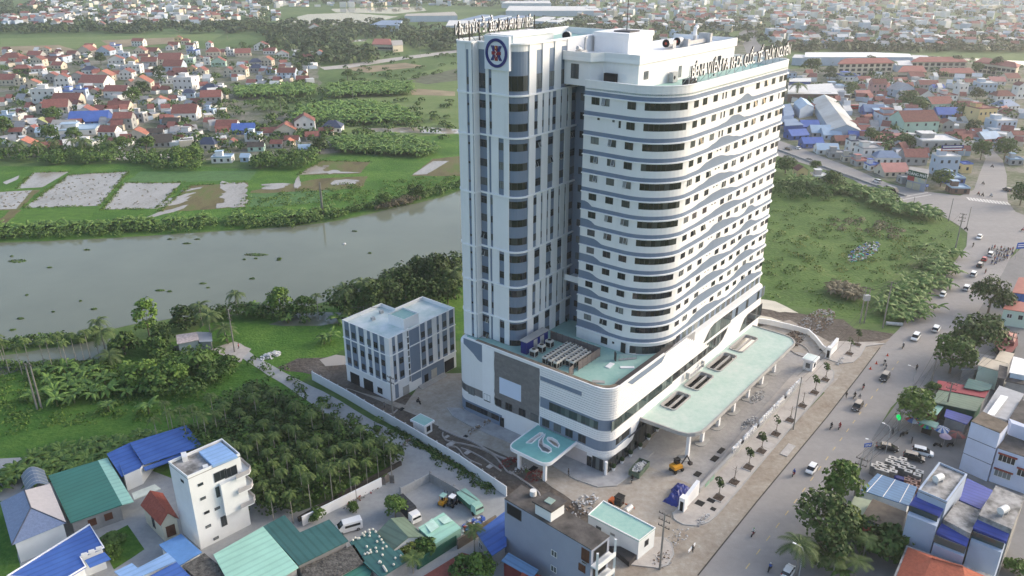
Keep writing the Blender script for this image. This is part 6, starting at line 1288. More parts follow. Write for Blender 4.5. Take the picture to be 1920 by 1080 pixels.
# ---------------------------------------------------------------- people: one skinned body per pose
def skinned(name, J, E, Rr, mats, pick):
    me = bpy.data.meshes.new(name); me.from_pydata(J, E, []); o = bpy.data.objects.new(name, me); col.objects.link(o)
    m = o.modifiers.new('s', 'SKIN'); m.use_smooth_shade = True; sv = me.skin_vertices[0].data
    for i, r in enumerate(Rr): sv[i].radius = (r, r)
    sv[0].use_root = True
    o.modifiers.new('u', 'SUBSURF').levels = 1
    dg = bpy.context.evaluated_depsgraph_get(); out = bpy.data.meshes.new_from_object(o.evaluated_get(dg)); bpy.data.objects.remove(o)
    out.materials.clear(); [out.materials.append(x) for x in mats]
    for p in out.polygons: p.material_index = pick(p.center)
    return out
SKIN = mat('skin', (.35, .19, .12), .6, .05); HAIR = mat('hair_black', (.012, .01, .01), .6)
def person_mesh(pose, shirt, legs):
    if pose == 'walk':
        J = [(0, 0, .95), (0, 0, 1.2), (0, 0, 1.42), (.02, 0, 1.55), (.03, 0, 1.68), (0, .1, .9), (.12, .1, .5), (-.1, .1, .06), (.05, .1, .04), (0, -.1, .9), (-.02, -.1, .5), (-.3, -.1, .12), (-.18, -.1, .04), (0, .2, 1.38), (-.1, .25, 1.12), (.05, .25, .9), (0, -.2, 1.38), (.1, -.25, 1.12), (.25, -.22, .95), (.02, 0, 1.76)]
        E = [(0, 1), (1, 2), (2, 3), (3, 4), (4, 19), (0, 5), (5, 6), (6, 7), (7, 8), (0, 9), (9, 10), (10, 11), (11, 12), (2, 13), (13, 14), (14, 15), (2, 16), (16, 17), (17, 18)]
    else:
        J = [(0, 0, .82), (.03, 0, 1.05), (.08, 0, 1.28), (.1, 0, 1.4), (.12, 0, 1.52), (.05, .12, .82), (.4, .16, .78), (.34, .14, .4), (.46, .14, .36), (.05, -.12, .82), (.4, -.16, .78), (.34, -.14, .4), (.46, -.14, .36), (.08, .2, 1.24), (.22, .28, 1.02), (.5, .26, 1.0), (.08, -.2, 1.24), (.22, -.28, 1.02), (.5, -.26, 1.0), (.11, 0, 1.6)]
        E = [(0, 1), (1, 2), (2, 3), (3, 4), (4, 19), (0, 5), (5, 6), (6, 7), (7, 8), (0, 9), (9, 10), (10, 11), (11, 12), (2, 13), (13, 14), (14, 15), (2, 16), (16, 17), (17, 18)]
    Rr = [.15, .14, .15, .06, .095, .1, .07, .05, .05, .1, .07, .05, .05, .075, .05, .04, .075, .05, .04, .08]
    zt = .86 if pose == 'ride' else .93; zh = 1.42 if pose == 'ride' else 1.55
    return skinned('body', J, E, Rr, [shirt, legs, SKIN], lambda c: 2 if c.z > zh or (abs(c.y) > .2 and c.z < (1.06 if pose == 'ride' else 1.0) and (c.x > .4 or pose == 'walk')) else (0 if c.z > zt else 1))
CL = {'black': (.02, .02, .022), 'red': (.3, .03, .035), 'blue': (.05, .10, .32), 'white': (.6, .6, .58), 'grey': (.16, .16, .17), 'green': (.08, .25, .08), 'pink': (.5, .2, .25), 'brown': (.15, .09, .06)}
PM = {}
def person(pose, shirt, loc, rot, label, helmet=None, group=None):
    k = (pose, shirt)
    if k not in PM: PM[k] = person_mesh(pose, mat('cloth_' + shirt, CL[shirt], .85, .1, 5), mat('cloth_trousers', (.03, .03, .04), .85))
    t = thing('person', label, 'person', loc, rot, group); obj('body', PM[k], t)
    hx, hz = (.12, 1.57) if pose == 'ride' else (.03, 1.73)
    MB().sphere((hx, 0, hz), .135, 0, 8, 5, 1.0, -.3).build('helmet' if helmet else 'hair', mat('helmet_' + helmet, CL[helmet], .3) if helmet else HAIR, t)
    return t
def bike_mesh(pm):
    mb = MB()
    loft(mb, [(-.75, .12, .6, .8, .1), (-.3, .14, .45, .85, .12), (.1, .12, .35, .6, .1), (.4, .14, .4, .95, .1), (.62, .08, .75, 1.0, .06)], 0)
    mb.box(-.6, .12, -.13, .13, .82, .9, 1); mb.tube((.52, 0, .95), (.68, 0, .35), .05, 5, 1); mb.tube((.48, -.32, 1.05), (.48, .32, 1.05), .025, 5, 1)
    return mb.mesh('frame', [pm, TYRE])
BKM = {c: bike_mesh(mat('bike_' + c, v, .3)) for c, v in (('red', (.3, .02, .02)), ('black', (.02, .02, .022)), ('white', (.5, .5, .5)), ('blue', (.04, .07, .25)))}
bw = MB(); bw.tube((0, -.05, 0), (0, .05, 0), .29, 12); BWM = bw.mesh('wheel', TYRE)
def motorbike(px, head, c, label, rider=None, group=None, helmet='white', z=.1, rlabel=None):
    loc = (*G(*px), z); t = thing('motorbike', label, 'motorbike', loc, head, group); obj('frame', BKM[c], t)
    for x in (-.62, .68): obj('wheel', BWM, t, (x, 0, .29))
    MB().box(.58, .64, -.09, .09, .8, .95).build('headlight', LAMP, t)
    if rider: person('ride', rider, (loc[0] - .12 * math.cos(head), loc[1] - .12 * math.sin(head), z + .02), head, rlabel or 'rider in %s seated on the %s' % (rider, label[:60]), helmet, 'motorbike riders')
for px, hd, c, r, lab, rl, hm in (
 ((1488, 892), IN, 'red', 'blue', 'red motorbike riding beside small white hatchback', 'rider in blue shirt beside small white hatchback', 'blue'), ((1412, 1004), IN, 'red', 'white', 'red motorbike alone near bottom of the road', 'rider in white with green helmet near bottom of the road', 'green'), ((1443, 1070), OUT, 'black', 'blue', 'dark motorbike lowest on the road near palm', 'rider in pale blue lowest on road near palm', 'white'),
 ((1558, 804), IN, 'black', 'black', 'black motorbike left of a pair below brown car', 'rider in black left of pair below brown car', 'black'), ((1574, 804), IN, 'red', 'red', 'red motorbike right of a pair below brown car', 'rider in red right of pair below brown car', 'red'), ((1602, 746), IN, 'black', 'black', 'black motorbike just ahead of brown car', 'rider in black just ahead of brown car', 'black'), ((1611, 750), IN, 'white', 'grey', 'pale motorbike touching front of the brown car', 'rider in grey right in front of brown car', 'grey'),
 ((1618, 730), IN, 'red', 'black', 'red motorbike between the two dark cars', 'rider in black between the two dark cars', 'black'), ((1658, 684), IN, 'white', 'black', 'white motorbike by traffic cones', 'rider with white helmet beside traffic cones', 'white'), ((1660, 693), IN, 'white', 'grey', 'white motorbike just above the black car', 'rider in grey just above black car', 'black'), ((1693, 653), IN, 'black', 'grey', 'dark motorbike near the end of new kerb', 'rider in grey near end of new kerb', 'white'), ((1718, 694), OUT, 'black', 'brown', 'dark motorbike going away beside roadside tree', 'rider in brown going away beside roadside tree', 'black'),
 ((1824, 463), IN, 'black', 'black', 'motorbike below white saloon at junction mouth', 'rider in black below white saloon', 'black'), ((1811, 432), HW, 'black', 'black', 'motorbike at the grassy corner of junction', 'rider in black at grassy corner', 'black'), ((1847, 513), OUT, 'red', 'brown', 'motorbike following the queue at junction', 'rider in brown following the queue', 'red'), ((1650, 369), HW + math.pi, 'black', 'black', 'motorbike left of the coach van on the highway', 'rider in black left of coach van', 'black'), ((1681, 375), HW + math.pi, 'black', 'grey', 'motorbike below the coach van on the highway', 'rider in grey below coach van', 'grey'),
 ((1834, 366), R(100), 'black', 'red', 'left motorbike behind the zebra crossing', 'rider in red left behind the zebra crossing', 'red'), ((1842, 368), R(95), 'black', 'black', 'middle motorbike behind the zebra crossing', 'rider in black in middle behind zebra crossing', 'black'), ((1858, 369), R(95), 'white', 'white', 'right motorbike behind the zebra crossing', 'rider in white right behind zebra crossing', 'white'), ((1860, 314), R(110), 'black', 'black', 'motorbike on the far right hand road', 'rider in black on far right hand road', 'black'), ((1843, 346), R(100), 'black', 'grey', 'motorbike near left kerb of right hand road', 'rider in grey near left kerb of right hand road', 'grey'), ((1918, 434), HW, 'red', 'pink', 'red motorbike at right edge of junction', 'rider in pink at right edge of junction', 'red')):
    motorbike(px, hd, c, lab, r, None, hm, rlabel=rl)
rr = random.Random(3)
GRP = [(1853, 470), (1859, 465), (1864, 464), (1869, 468), (1876, 466), (1882, 467), (1886, 470), (1889, 468), (1893, 470), (1898, 468), (1868, 475), (1872, 478), (1877, 477), (1881, 480), (1887, 479), (1888, 482), (1882, 485), (1874, 487), (1868, 488), (1859, 492), (1866, 493), (1897, 476), (1864, 486), (1876, 472)]
for i, px in enumerate(GRP): c = rr.choice(list(BKM)); r = rr.choice(['black', 'grey', 'blue', 'red', 'brown', 'white']); motorbike((px[0], px[1] + 3), OUT + rr.uniform(-.25, .25), c, 'motorbike waiting in the crowd at the junction stop line', r, 'motorbikes waiting at the junction', rr.choice(['white', 'black', 'red', 'blue', 'grey']), rlabel='helmeted rider in %s waiting in the junction crowd' % r)
for px, hd, lab in (((1709, 829), R(60), 'parked black motorbike standing alone before the parasols'), ((1757, 838), R(-20), 'parked dark motorbike under red parasol'), ((1781, 838), R(10), 'parked motorbike right of the red parasol'), ((1673, 812), R(70), 'parked motorbike beneath green cross sign'), ((1690, 818), R(40), 'parked motorbike at foot of utility pole by parasols'), ((1697, 816), R(30), 'second parked motorbike at foot of utility pole by parasols')): motorbike(px, hd, 'black', lab, z=.05)
motorbike((785, 757), HA + R(80), 'black', 'two up dark motorbike in annex yard', 'black', None, 'black', .1, 'rider in black in annex yard'); motorbike((1185, 903), HA + R(200), 'black', 'dark motorbike beside green skip', 'black', None, 'black', .1, 'rider in black beside green skip')
person('walk', 'black', (*G(1586, 747), .1), IN, 'pedestrian in black walking on road seam below the kerb'); person('walk', 'black', (*G(1066, 893), .1), HA + R(120), 'person in black walking past the porch'); person('walk', 'grey', (*G(721, 767), .1), HA, 'person in grey standing by boundary wall near annex'); person('walk', 'red', (*G(448, 655), .1), 0, 'person in red on the dirt path by riverside gate')
person('walk', 'black', (*G(1298, 1037), .1), HA + R(180), 'worker in black carrying a white plank on the shoulder')
p = G(1296, 1037); tag(MB().obox(0, 0, 1.0, 1.5, 2.6, .12).build('plank', TRIM, None, loc=(*p, 0), rot=HA), 'white plank carried by the worker on sandy shoulder', 'plank')
# ---------------------------------------------------------------- street furniture
CP_ = mat('pole_concrete', (.24, .225, .205), .9, .15, .6); INS = mat('insulator', (.14, .12, .11), .4)
def pole(px, top, label, arms=2, h=None, r=.17, lamp=False, rot=None, group=None):
    b = G(*px)
    if h is None: h = min(((abs(G(*top, z)[0] - b[0]) + abs(G(*top, z)[1] - b[1])), z) for z in np.linspace(3, 24, 211))[1]
    t = thing('utility_pole', label, 'utility pole', (*b, 0), HA if rot is None else rot, group)
    MB().tube((0, 0, 0), (0, 0, h), r * 1.25, 8, 0, r * .8).build('shaft', CP_, t)
    for k in range(arms):
        z = h - .4 - k * 1.3; MB().box(-.05, .05, -1.1, 1.1, z, z + .1).build('crossarm', STEEL, t)
        for y in (-1, -.4, .4, 1): MB().tube((0, y, z + .1), (0, y, z + .4), .07, 5).build('insulator', INS, t)
    return b, h
WIR = []
p1 = pole((1237, 1068), (1243, 962), 'big concrete power pole at gate house corner', 3); p2 = pole((1487, 806), (1505, 707), 'slender dark power pole on the pavement between saplings', 0, r=.12); p3 = pole((737, 782), (733, 706), 'power pole beside annex front corner', 2); p4 = pole((440, 660), (430, 580), 'concrete power pole at riverside gate', 3)
p5 = pole((1791, 467), (1801, 400), 'tall pole with crossarms at grassy junction corner', 3, r=.2); p6 = pole((1655, 615), (1667, 528), 'pole with crossarm beyond the dug earth', 2); p7 = pole((1612, 606), (1620, 538), 'left leg of the transformer pole pair in lot', 2); p8 = pole((1620, 606), (1628, 540), 'right leg of the transformer pole pair in lot', 1)
t = bpy.data.objects.new('transformer', None); col.objects.link(t); t.location = (*G(1616, 607), 7.5); tag(t, 'grey transformer carried between the pole pair', 'transformer'); MB().obox(0, 0, 0, 1.6, 1.6, 1.1, .2).build('tank', GALV, t)
p9 = pole((1770, 782), (1781, 717), 'power pole behind the parasols', 2); p10 = pole((1746, 718), (1756, 666), 'cluttered pole under big roadside tree', 1, r=.22); p11 = pole((1892, 660), (1899, 622), 'pole beside maroon pavilion', 2); p12 = pole((1602, 930), (1611, 858), 'pole with blue sign at corner of crate yard', 2)
p13 = pole((1684, 808), (1690, 770), 'pole in light green tree by parasols', 1); p14 = pole((70, 768), (47, 682), 'left post of the twin concrete poles in meadow', 1, r=.2); p15 = pole((78, 766), (53, 682), 'right post of the twin concrete poles in meadow', 1, r=.2); p16 = pole((604, 402), (598, 342), 'left post of twin poles on the far river bank', 0, r=.2); p17 = pole((606, 402), (600, 342), 'right post of twin poles on the far river bank', 0, r=.2)
p18 = pole((1015 + 0, 1400), (0, 0), 'x', 1, h=9) if False else None
for px, tp, lab in (((1671, 372), (1674, 358), 'thin lamp pole by highway verge'), ((1711, 391), (1713, 369), 'thin lamp pole over banana hedge'), ((1778, 415), (1788, 372), 'thin lamp pole at junction mouth'), ((1812, 428), (1820, 388), 'thin lamp pole right of junction corner'), ((528, 122), (527, 103), 'far pole left in the fields'), ((629, 121), (630, 103), 'far pole beside field lane'), ((655, 118), (656, 98), 'second far pole beside field lane'), ((788, 104), (788, 80), 'far pole near white hall'), ((662, 185), (663, 168), 'pole among banana groves'), ((427, 75), (428, 57), 'far pole behind village')): pole(px, tp, lab, 0, r=.12)
def lamp(px, head, label, rot):
    b = G(*px); h = 7.0; t = thing('street_lamp', label, 'street lamp', (*b, 0), rot)
    MB().tube((0, 0, 0), (0, 0, h - 1), .08, 6).tube((0, 0, h - 1), (.35, 0, h - .3), .06, 6).tube((.35, 0, h - .3), (1.4, 0, h), .05, 6).build('post', GALV, t); MB().box(1.3, 1.9, -.13, .13, h - .04, h + .08).build('lamp_head', TRIM, t)
lamp((1708, 735), None, 'street lamp leaning over road beyond light green tree', R(150)); lamp((1630, 880), None, 'street lamp beside parked black saloon', R(150)); lamp((1660, 850), None, 'second street lamp beside crates', R(140)); lamp((1497, 1085), None, 'street lamp among palms at bottom edge', R(150))
WM = mat('wire', (.03, .03, .03), .8)
def wire(a, za, b, zb, sag, label, n=8, r=.03):
    mb = MB(); P = [(a[0] + (b[0] - a[0]) * i / n, a[1] + (b[1] - a[1]) * i / n, za + (zb - za) * i / n - sag * 4 * (i / n) * (1 - i / n)) for i in range(n + 1)]
    c = P[0]; P = [(p[0] - c[0], p[1] - c[1], p[2] - c[2]) for p in P]
    for u, v in zip(P, P[1:]): mb.tube(u, v, r, 4)
    tag(mb.build('power_line', WM, None, loc=c), label, 'cable', 'overhead power lines')
for (a, ha), (b, hb), lab in ((p5, p6, 'overhead line from junction corner pole to the pole beyond dug earth'), (p6, p2, 'overhead line from dug earth pole to pavement pole'), (p9, p12, 'overhead line from parasol pole to crate yard pole'), (p11, p9, 'overhead line from pavilion pole to parasol pole'), (p10, p13, 'overhead line from big tree pole to light green tree'), (p6, p7, 'overhead line from dug earth pole to transformer pair'), (p13, p12, 'overhead line from light green tree to crate yard pole')):
    for k in range(3): wire((a[0] + .8 * (k - 1), a[1] - .6 * (k - 1)), ha - .2 - .3 * k, (b[0] + .8 * (k - 1), b[1] - .6 * (k - 1)), hb - .2 - .3 * k, .8, lab)
wire(p1[0], p1[1], G(1330, 600), 20, 2, 'overhead line from gate house pole past the canopy') if False else None
# parasols
PCOL = {'r': (.38, .05, .05), 'b': (.04, .12, .34), 'w': (.5, .52, .55), 'g': (.05, .35, .12), 'p': (.42, .33, .42), 'k': (.10, .07, .07), 'm': (.24, .08, .07)}
def parasol(px, cols, r, label):
    t = thing('parasol', label, 'parasol', at(px), .2); MB().tube((0, 0, 0), (0, 0, 2.6), .03, 5).build('pole', GALV, t)
    n = 16
    for i in range(n):
        a, b = 2 * math.pi * i / n, 2 * math.pi * (i + 1) / n; q = lambda w_, rr, z: (rr * math.cos(w_), rr * math.sin(w_), z)
        c = cols[i % len(cols)]
        MB().add([(0, 0, 2.75), q(a, r * .6, 2.5), q(b, r * .6, 2.5), q(a, r, 2.1), q(b, r, 2.1)], [(0, 1, 2), (1, 3, 4, 2)]).build('canopy_segment', mat('parasol_' + c, PCOL[c], .7, .05), t)
for px, cols, r, lab in (((1709, 802), 'rrbbww', 1.7, 'red, blue and white striped parasol leftmost of five'), ((1734, 812), 'rgbg', 1.75, 'rainbow parasol with green and red segments'), ((1762, 820), 'bw', 1.75, 'blue and white parasol in the middle'), ((1769, 834), 'p', 1.25, 'small pale lilac parasol in front of the others'), ((1790, 830), 'mmkk', 1.8, 'dark red and black parasol rightmost of five')): parasol(px, cols, r, lab)
# crates
def crate(px, m, top, h, lab, grp, sx=1.5):
    t = thing('crate', lab, 'crate', at(px), R(-32), grp); MB().box(-sx / 2, sx / 2, -.6, .6, 0, h).build('body', m, t); MB().box(-sx / 2 + .03, sx / 2 - .03, -.57, .57, h, h + .06).build('lid', top, t); MB().box(-.3, .3, -.22, .22, h + .06, h + .07).build('opening', DARK, t)
CRB = mat('crate_grey', (.17, .165, .155), .9, .25, 1.5); CRT = mat('crate_white_top', (.55, .53, .49), .8, .15, 1); CRR = mat('crate_brown', (.22, .115, .085), .9, .25, 1.5); CRR2 = mat('crate_brown_top', (.40, .25, .20), .85, .2, 1)
for px in ((1637, 875), (1646, 871), (1644, 880), (1658, 876), (1657, 884), (1667, 878), (1664, 866), (1670, 860), (1676, 872), (1682, 865), (1688, 878), (1694, 871), (1700, 885), (1706, 877), (1716, 892), (1721, 886), (1672, 885), (1690, 862)): crate((px[0], px[1] + 13), CRB, CRT, 2.0, 'grey crate with white rim in the rows beside parked cars', 'grey crates beside the parked cars')
for px in ((1698, 900), (1706, 895), (1718, 901), (1711, 906), (1703, 911), (1721, 916)): crate((px[0], px[1] + 8), CRR, CRR2, 1.3, 'rusty brown crate in the cluster below the grey crates', 'brown crates below the grey ones', 1.3)
o = MB().obox(0, 0, 0, 1.5, 1.8, 1.1).build('container', NAVY, None, loc=at((1684, 906)), rot=R(-32)); tag(o, 'dark blue bin between grey and brown crates', 'bin')
# signs
t = thing('pharmacy_cross', 'lit green pharmacy cross on post by parasols', 'sign', at((1680, 806)), HA + R(60)); GE = mat('lit_green', (0, .5, .1), .5, emit=(.0, .3, .06))
MB().tube((0, 0, 0), (0, 0, 3.2), .05, 5).build('post', GALV, t); MB().box(-.6, .6, -.09, .09, 3.0, 3.65).box(-.28, .28, -.095, .095, 2.7, 3.95).build('cross', GE, t)
RBL = mat('road_sign_blue', (.02, .09, .42), .4, .05)
for px, w_, h_, z, lab, tx in (((1910, 487), 4.6, 2.3, 4.2, 'large blue direction board at junction', None), ((1904, 372), 2.0, 1.6, 2.6, 'small blue road sign by right hand road', None), ((1736, 360), 1.3, 1.2, 2.4, 'blue road sign in front of corner shop', None), ((1618, 880), 1.7, .9, 5.6, 'small blue street sign on pole by crates', None)):
    t = thing('road_sign', lab, 'road sign', at(px), R(12)); MB().box(-w_ / 2, w_ / 2, -.05, .05, z, z + h_).build('board', RBL, t); [MB().tube((x, .1, 0), (x, .1, z + h_), .05, 5).build('post', GALV, t) for x in (-w_ * .35, w_ * .35)]
    for k in range(2): MB().box(-w_ * .4, w_ * .4, -.07, -.05, z + h_ * (.3 + .3 * k), z + h_ * (.42 + .3 * k)).build('lettering', TRIM, t)
for px, lab in (((1664, 667), 'traffic cone nearest the new kerb'), ((1643, 682), 'traffic cone in the middle of three'), ((1632, 692), 'traffic cone farthest down the seam')):
    t = thing('traffic_cone', lab, 'traffic cone', at(px, .1), 0); MB().tube((0, 0, .05), (0, 0, .8), .22, 8, 0, .04).build('cone', mat('cone_red', (.5, .06, .03)), t); MB().box(-.3, .3, -.3, .3, 0, .05).build('base', mat('cone_red', (.5, .06, .03)), t)
t = thing('concrete_pipe', 'pale concrete pipe lying by the road beyond dug earth', 'pipe', at((1676, 610), .1), R(-10)); MB().tube((-2.2, 0, .5), (2.2, 0, .5), .5, 12).build('pipe', WR, t); [MB().tube((x, 0, .5), (x + .25, 0, .5), .56, 12).build('collar', WR, t) for x in (-2.2, 1.95)]
# median rail on the upper highway
P = [G(*p) for p in ((1400, 268), (1462, 283), (1552, 317), (1657, 355), (1698, 369))]; c = P[0]
MB().band([(p[0] - c[0], p[1] - c[1]) for p in P], 0, .9, -.5, .5).build('median', WCON, None, loc=(*c, 0), kind='structure')
# ---------------------------------------------------------------- plants
def leafmat(name, dark, light, scale=0.9, rnd=.18):
    m = mat(name, dark, .65, .15, scale, hue=light, rnd=rnd, spec=.25); return m
LF = {'deep': leafmat('leaf_deep', (.026, .055, .014), (.075, .12, .026)), 'mid': leafmat('leaf_mid', (.036, .082, .016), (.10, .17, .032)), 'light': leafmat('leaf_light', (.06, .13, .02), (.16, .25, .042)), 'palm': leafmat('leaf_palm', (.045, .085, .024), (.12, .165, .05), 2.0), 'yel': leafmat('leaf_yellow_green', (.085, .135, .02), (.21, .25, .05)), 'ban': leafmat('leaf_banana', (.055, .125, .02), (.15, .24, .055), 1.2), 'areca': leafmat('leaf_areca', (.05, .095, .022), (.125, .17, .045), 2.0), 'dry': leafmat('leaf_dry', (.12, .10, .06), (.23, .20, .12), 1.5), 'haz': leafmat('leaf_far', (.03, .06, .02), (.08, .12, .035), .12, .1)}
BARK = mat('bark', (.16, .13, .10), .95, .25, 3); PBARK = mat('palm_bark', (.27, .25, .22), .9, .15, 2)
def qmesh(name, V, m, nv=4):
    """mesh of loose quads from an (n*nv,3) array"""
    V = np.asarray(V, np.float32).reshape(-1, 3); n = len(V) // nv
    me = bpy.data.meshes.new(name); me.vertices.add(len(V)); me.vertices.foreach_set('co', V.ravel())
    me.loops.add(n * nv); me.loops.foreach_set('vertex_index', np.arange(n * nv, dtype=np.int32))
    me.polygons.add(n); me.polygons.foreach_set('loop_start', np.arange(0, n * nv, nv, dtype=np.int32)); me.polygons.foreach_set('loop_total', np.full(n, nv, np.int32))
    me.materials.append(m); me.update(); me.validate(); return me
def cloud(C, Rd, n, size, up=.35, lo=-.35):
    """leaf quads on the shells of ellipsoids C (k,3) radii Rd (k,3), n leaves each"""
    C = np.repeat(np.asarray(C, float), n, 0); Rd = np.repeat(np.asarray(Rd, float), n, 0); k = len(C)
    d = rng.normal(size=(k, 3)); d /= np.linalg.norm(d, axis=1)[:, None]; d[:, 2] = np.where(d[:, 2] < lo, -d[:, 2], d[:, 2])
    P = C + d * Rd * rng.uniform(.72, 1.04, (k, 1))
    N = d + rng.normal(size=(k, 3)) * .55; N[:, 2] += up; N /= np.linalg.norm(N, axis=1)[:, None]
    T = np.cross(N, rng.normal(size=(k, 3))); T /= np.linalg.norm(T, axis=1)[:, None]; B_ = np.cross(N, T)
    s = (size * rng.uniform(.6, 1.3, (k, 1))) / 2
    return np.stack([P - T * s - B_ * s * .7, P + T * s - B_ * s * .7, P + T * s * .6 + B_ * s, P - T * s * .6 + B_ * s], 1).reshape(-1, 3)
def crown_mesh(w_, h, z0, nclump, n, size, m, seed):
    global rng
    rng = np.random.default_rng(seed)
    C, Rd = [(0, 0, z0 + h * .5)], [(w_ * .36, w_ * .36, h * .42)]
    for i in range(nclump):
        a = 2 * math.pi * i / nclump * 1.62 + rng.uniform(-.4, .4); zz = rng.uniform(.18, .86); rr = (w_ / 2) * math.sqrt(max(.1, 1 - (2 * zz - .8) ** 2)) * rng.uniform(.5, .72)
        q = w_ * rng.uniform(.15, .24); C.append((rr * math.cos(a), rr * math.sin(a), z0 + h * zz)); Rd.append((q, q, q * .8))
    return qmesh('crown', cloud(C, Rd, n, size), m)
def trunk_mesh(h, r, spread, seed, m=None):
    r_ = random.Random(seed); mb = MB(); mb.tube((0, 0, -.2), (0, 0, h * .55), r, 7, 0, r * .75)
    for i in range(5):
        a = i * 1.3 + r_.uniform(-.3, .3); mb.tube((0, 0, h * .45), (math.cos(a) * spread, math.sin(a) * spread, h * r_.uniform(.75, 1.0)), r * .5, 5, 0, r * .12)
    return mb.mesh('trunk', m or BARK)
PROTO = {}
for k, (lf, w_, h, z0, nc, n, sz) in {'big': ('deep', 14, 8.5, 2.6, 26, 62, .75), 'round': ('mid', 9, 6.5, 1.8, 18, 60, .62), 'lime': ('light', 8, 6.5, 1.6, 18, 58, .6), 'tall': ('light', 6.5, 11, 2.0, 20, 50, .6), 'bush': ('mid', 6, 3.6, .1, 12, 55, .55), 'limebush': ('light', 7, 4.2, .1, 14, 55, .6), 'dark': ('deep', 7.5, 7.0, 1.2, 16, 55, .62), 'yel': ('yel', 6, 4.8, .3, 12, 55, .55)}.items():
    PROTO[k] = [(crown_mesh(w_, h, z0, nc, n, sz, LF[lf], hash_ + i), trunk_mesh(z0 + h * .7, w_ * .028, w_ * .28, i)) for i in range(3) for hash_ in (len(k) * 31,)]
def frond(mb, a, L, lift, droop, lw, nseg=7, z0=0.0, tilt=.0):
    ca, sa = math.cos(a), math.sin(a); P = []
    for i in range(nseg + 1):
        t = i / nseg; r = L * (t - .12 * t * t); P.append((r * ca, r * sa, z0 + lift * L * t - droop * L * t * t))
    for i in range(nseg):
        p, q = P[i], P[i + 1]
        for s in (-1, 1):
            l = lw * math.sin(math.pi * min(1, (i + 1.2) / (nseg + 1))) ** .6
            o = lambda u, k, dz: (u[0] - sa * s * l * k + ca * l * .45 * k, u[1] + ca * s * l * k + sa * l * .45 * k, u[2] - dz)
            m_ = ((p[0] + q[0]) / 2, (p[1] + q[1]) / 2, (p[2] + q[2]) / 2)
            mb.add([p, m_, o(m_, 1, l * .5)], [(0, 1, 2)]); mb.add([m_, q, o(q, 1, l * .55)], [(0, 1, 2)])
def palm_proto(kind, i):
    r = random.Random(i * 7 + len(kind)); mb = MB(); tr = MB()
    if kind == 'areca':
        h = 8.5; tr.tube((0, 0, -.1), (0, 0, h), .10, 5, 0, .07)
        for k in range(10): frond(mb, k * 2 * math.pi / 10 + r.uniform(-.2, .2), r.uniform(1.4, 1.85), r.uniform(.35, 1.0), r.uniform(.9, 1.3), .55, 5, h)
    else:
        h = 7.5; tr.tube((0, 0, -.1), (.3, .1, h), .2, 6, 0, .13)
        for k in range(16): frond(mb, k * 2 * math.pi / 16 + r.uniform(-.15, .15), r.uniform(3.6, 4.6), r.uniform(.1, .9), r.uniform(.7, 1.05), .95, 9, h)
        mb.v = [(x + .3, y + .1, z) for x, y, z in mb.v]
    return mb.mesh('fronds', LF['palm'] if kind != 'areca' else LF['areca']), tr.mesh('trunk', PBARK)
for k in ('areca', 'coconut'): PROTO[k] = [palm_proto(k, i) for i in range(3)]
def banana_proto(i, s=1.0):
    r = random.Random(i + 50); mb = MB()
    for k in range(9):
        a = k * 2.4 + r.uniform(-.3, .3); L = r.uniform(1.7, 2.5); ca, sa = math.cos(a), math.sin(a); lift, dr = r.uniform(.5, 1.1), r.uniform(.5, 1.0); P = []
        for j in range(6):
            t = j / 5; w_ = .38 * math.sin(math.pi * min(1, .12 + t * .88)) ** .7; rr = L * t; z = 1.4 + lift * L * t - dr * L * t * t
            P += [(rr * ca - sa * w_, rr * sa + ca * w_, z - .1), (rr * ca, rr * sa, z + .05), (rr * ca + sa * w_, rr * sa - ca * w_, z - .1)]
        for j in range(5): mb.add([P[3 * j], P[3 * j + 1], P[3 * j + 4], P[3 * j + 3]], [(0, 1, 2, 3)]); mb.add([P[3 * j + 1], P[3 * j + 2], P[3 * j + 5], P[3 * j + 4]], [(0, 1, 2, 3)])
    return mb
BANM = [banana_proto(i) for i in range(3)]
st_ = MB(); st_.tube((0, 0, 0), (0, 0, 1.6), .16, 6, 0, .1); STEM = st_.mesh('stem', mat('banana_stem', (.12, .14, .05), .8, .2, 2))
PROTO['banana'] = [(m.mesh('leaves', LF['ban']), STEM) for m in BANM]
tr_ = random.Random(21)
def tree(kind, px, s, label, group=None, name=None, z=0.0, sz=None, cat='tree'):
    cm, tm = PROTO[kind][tr_.randrange(3)]
    loc = (*(G(*px) if len(px) == 2 else px[:2]), z)
    t = thing(name or {'areca': 'areca_palm', 'coconut': 'coconut_palm', 'banana': 'banana_plant', 'bush': 'shrub', 'limebush': 'shrub'}.get(kind, 'broadleaf_tree'), label, cat, loc, tr_.uniform(0, 6.28), group)
    t.scale = (s, s, (sz or s) * tr_.uniform(.92, 1.08))
    obj('trunk' if kind != 'banana' else 'stem', tm, t); obj('fronds' if kind in ('areca', 'coconut') else 'leaves' if kind == 'banana' else 'crown', cm, t)
    return t
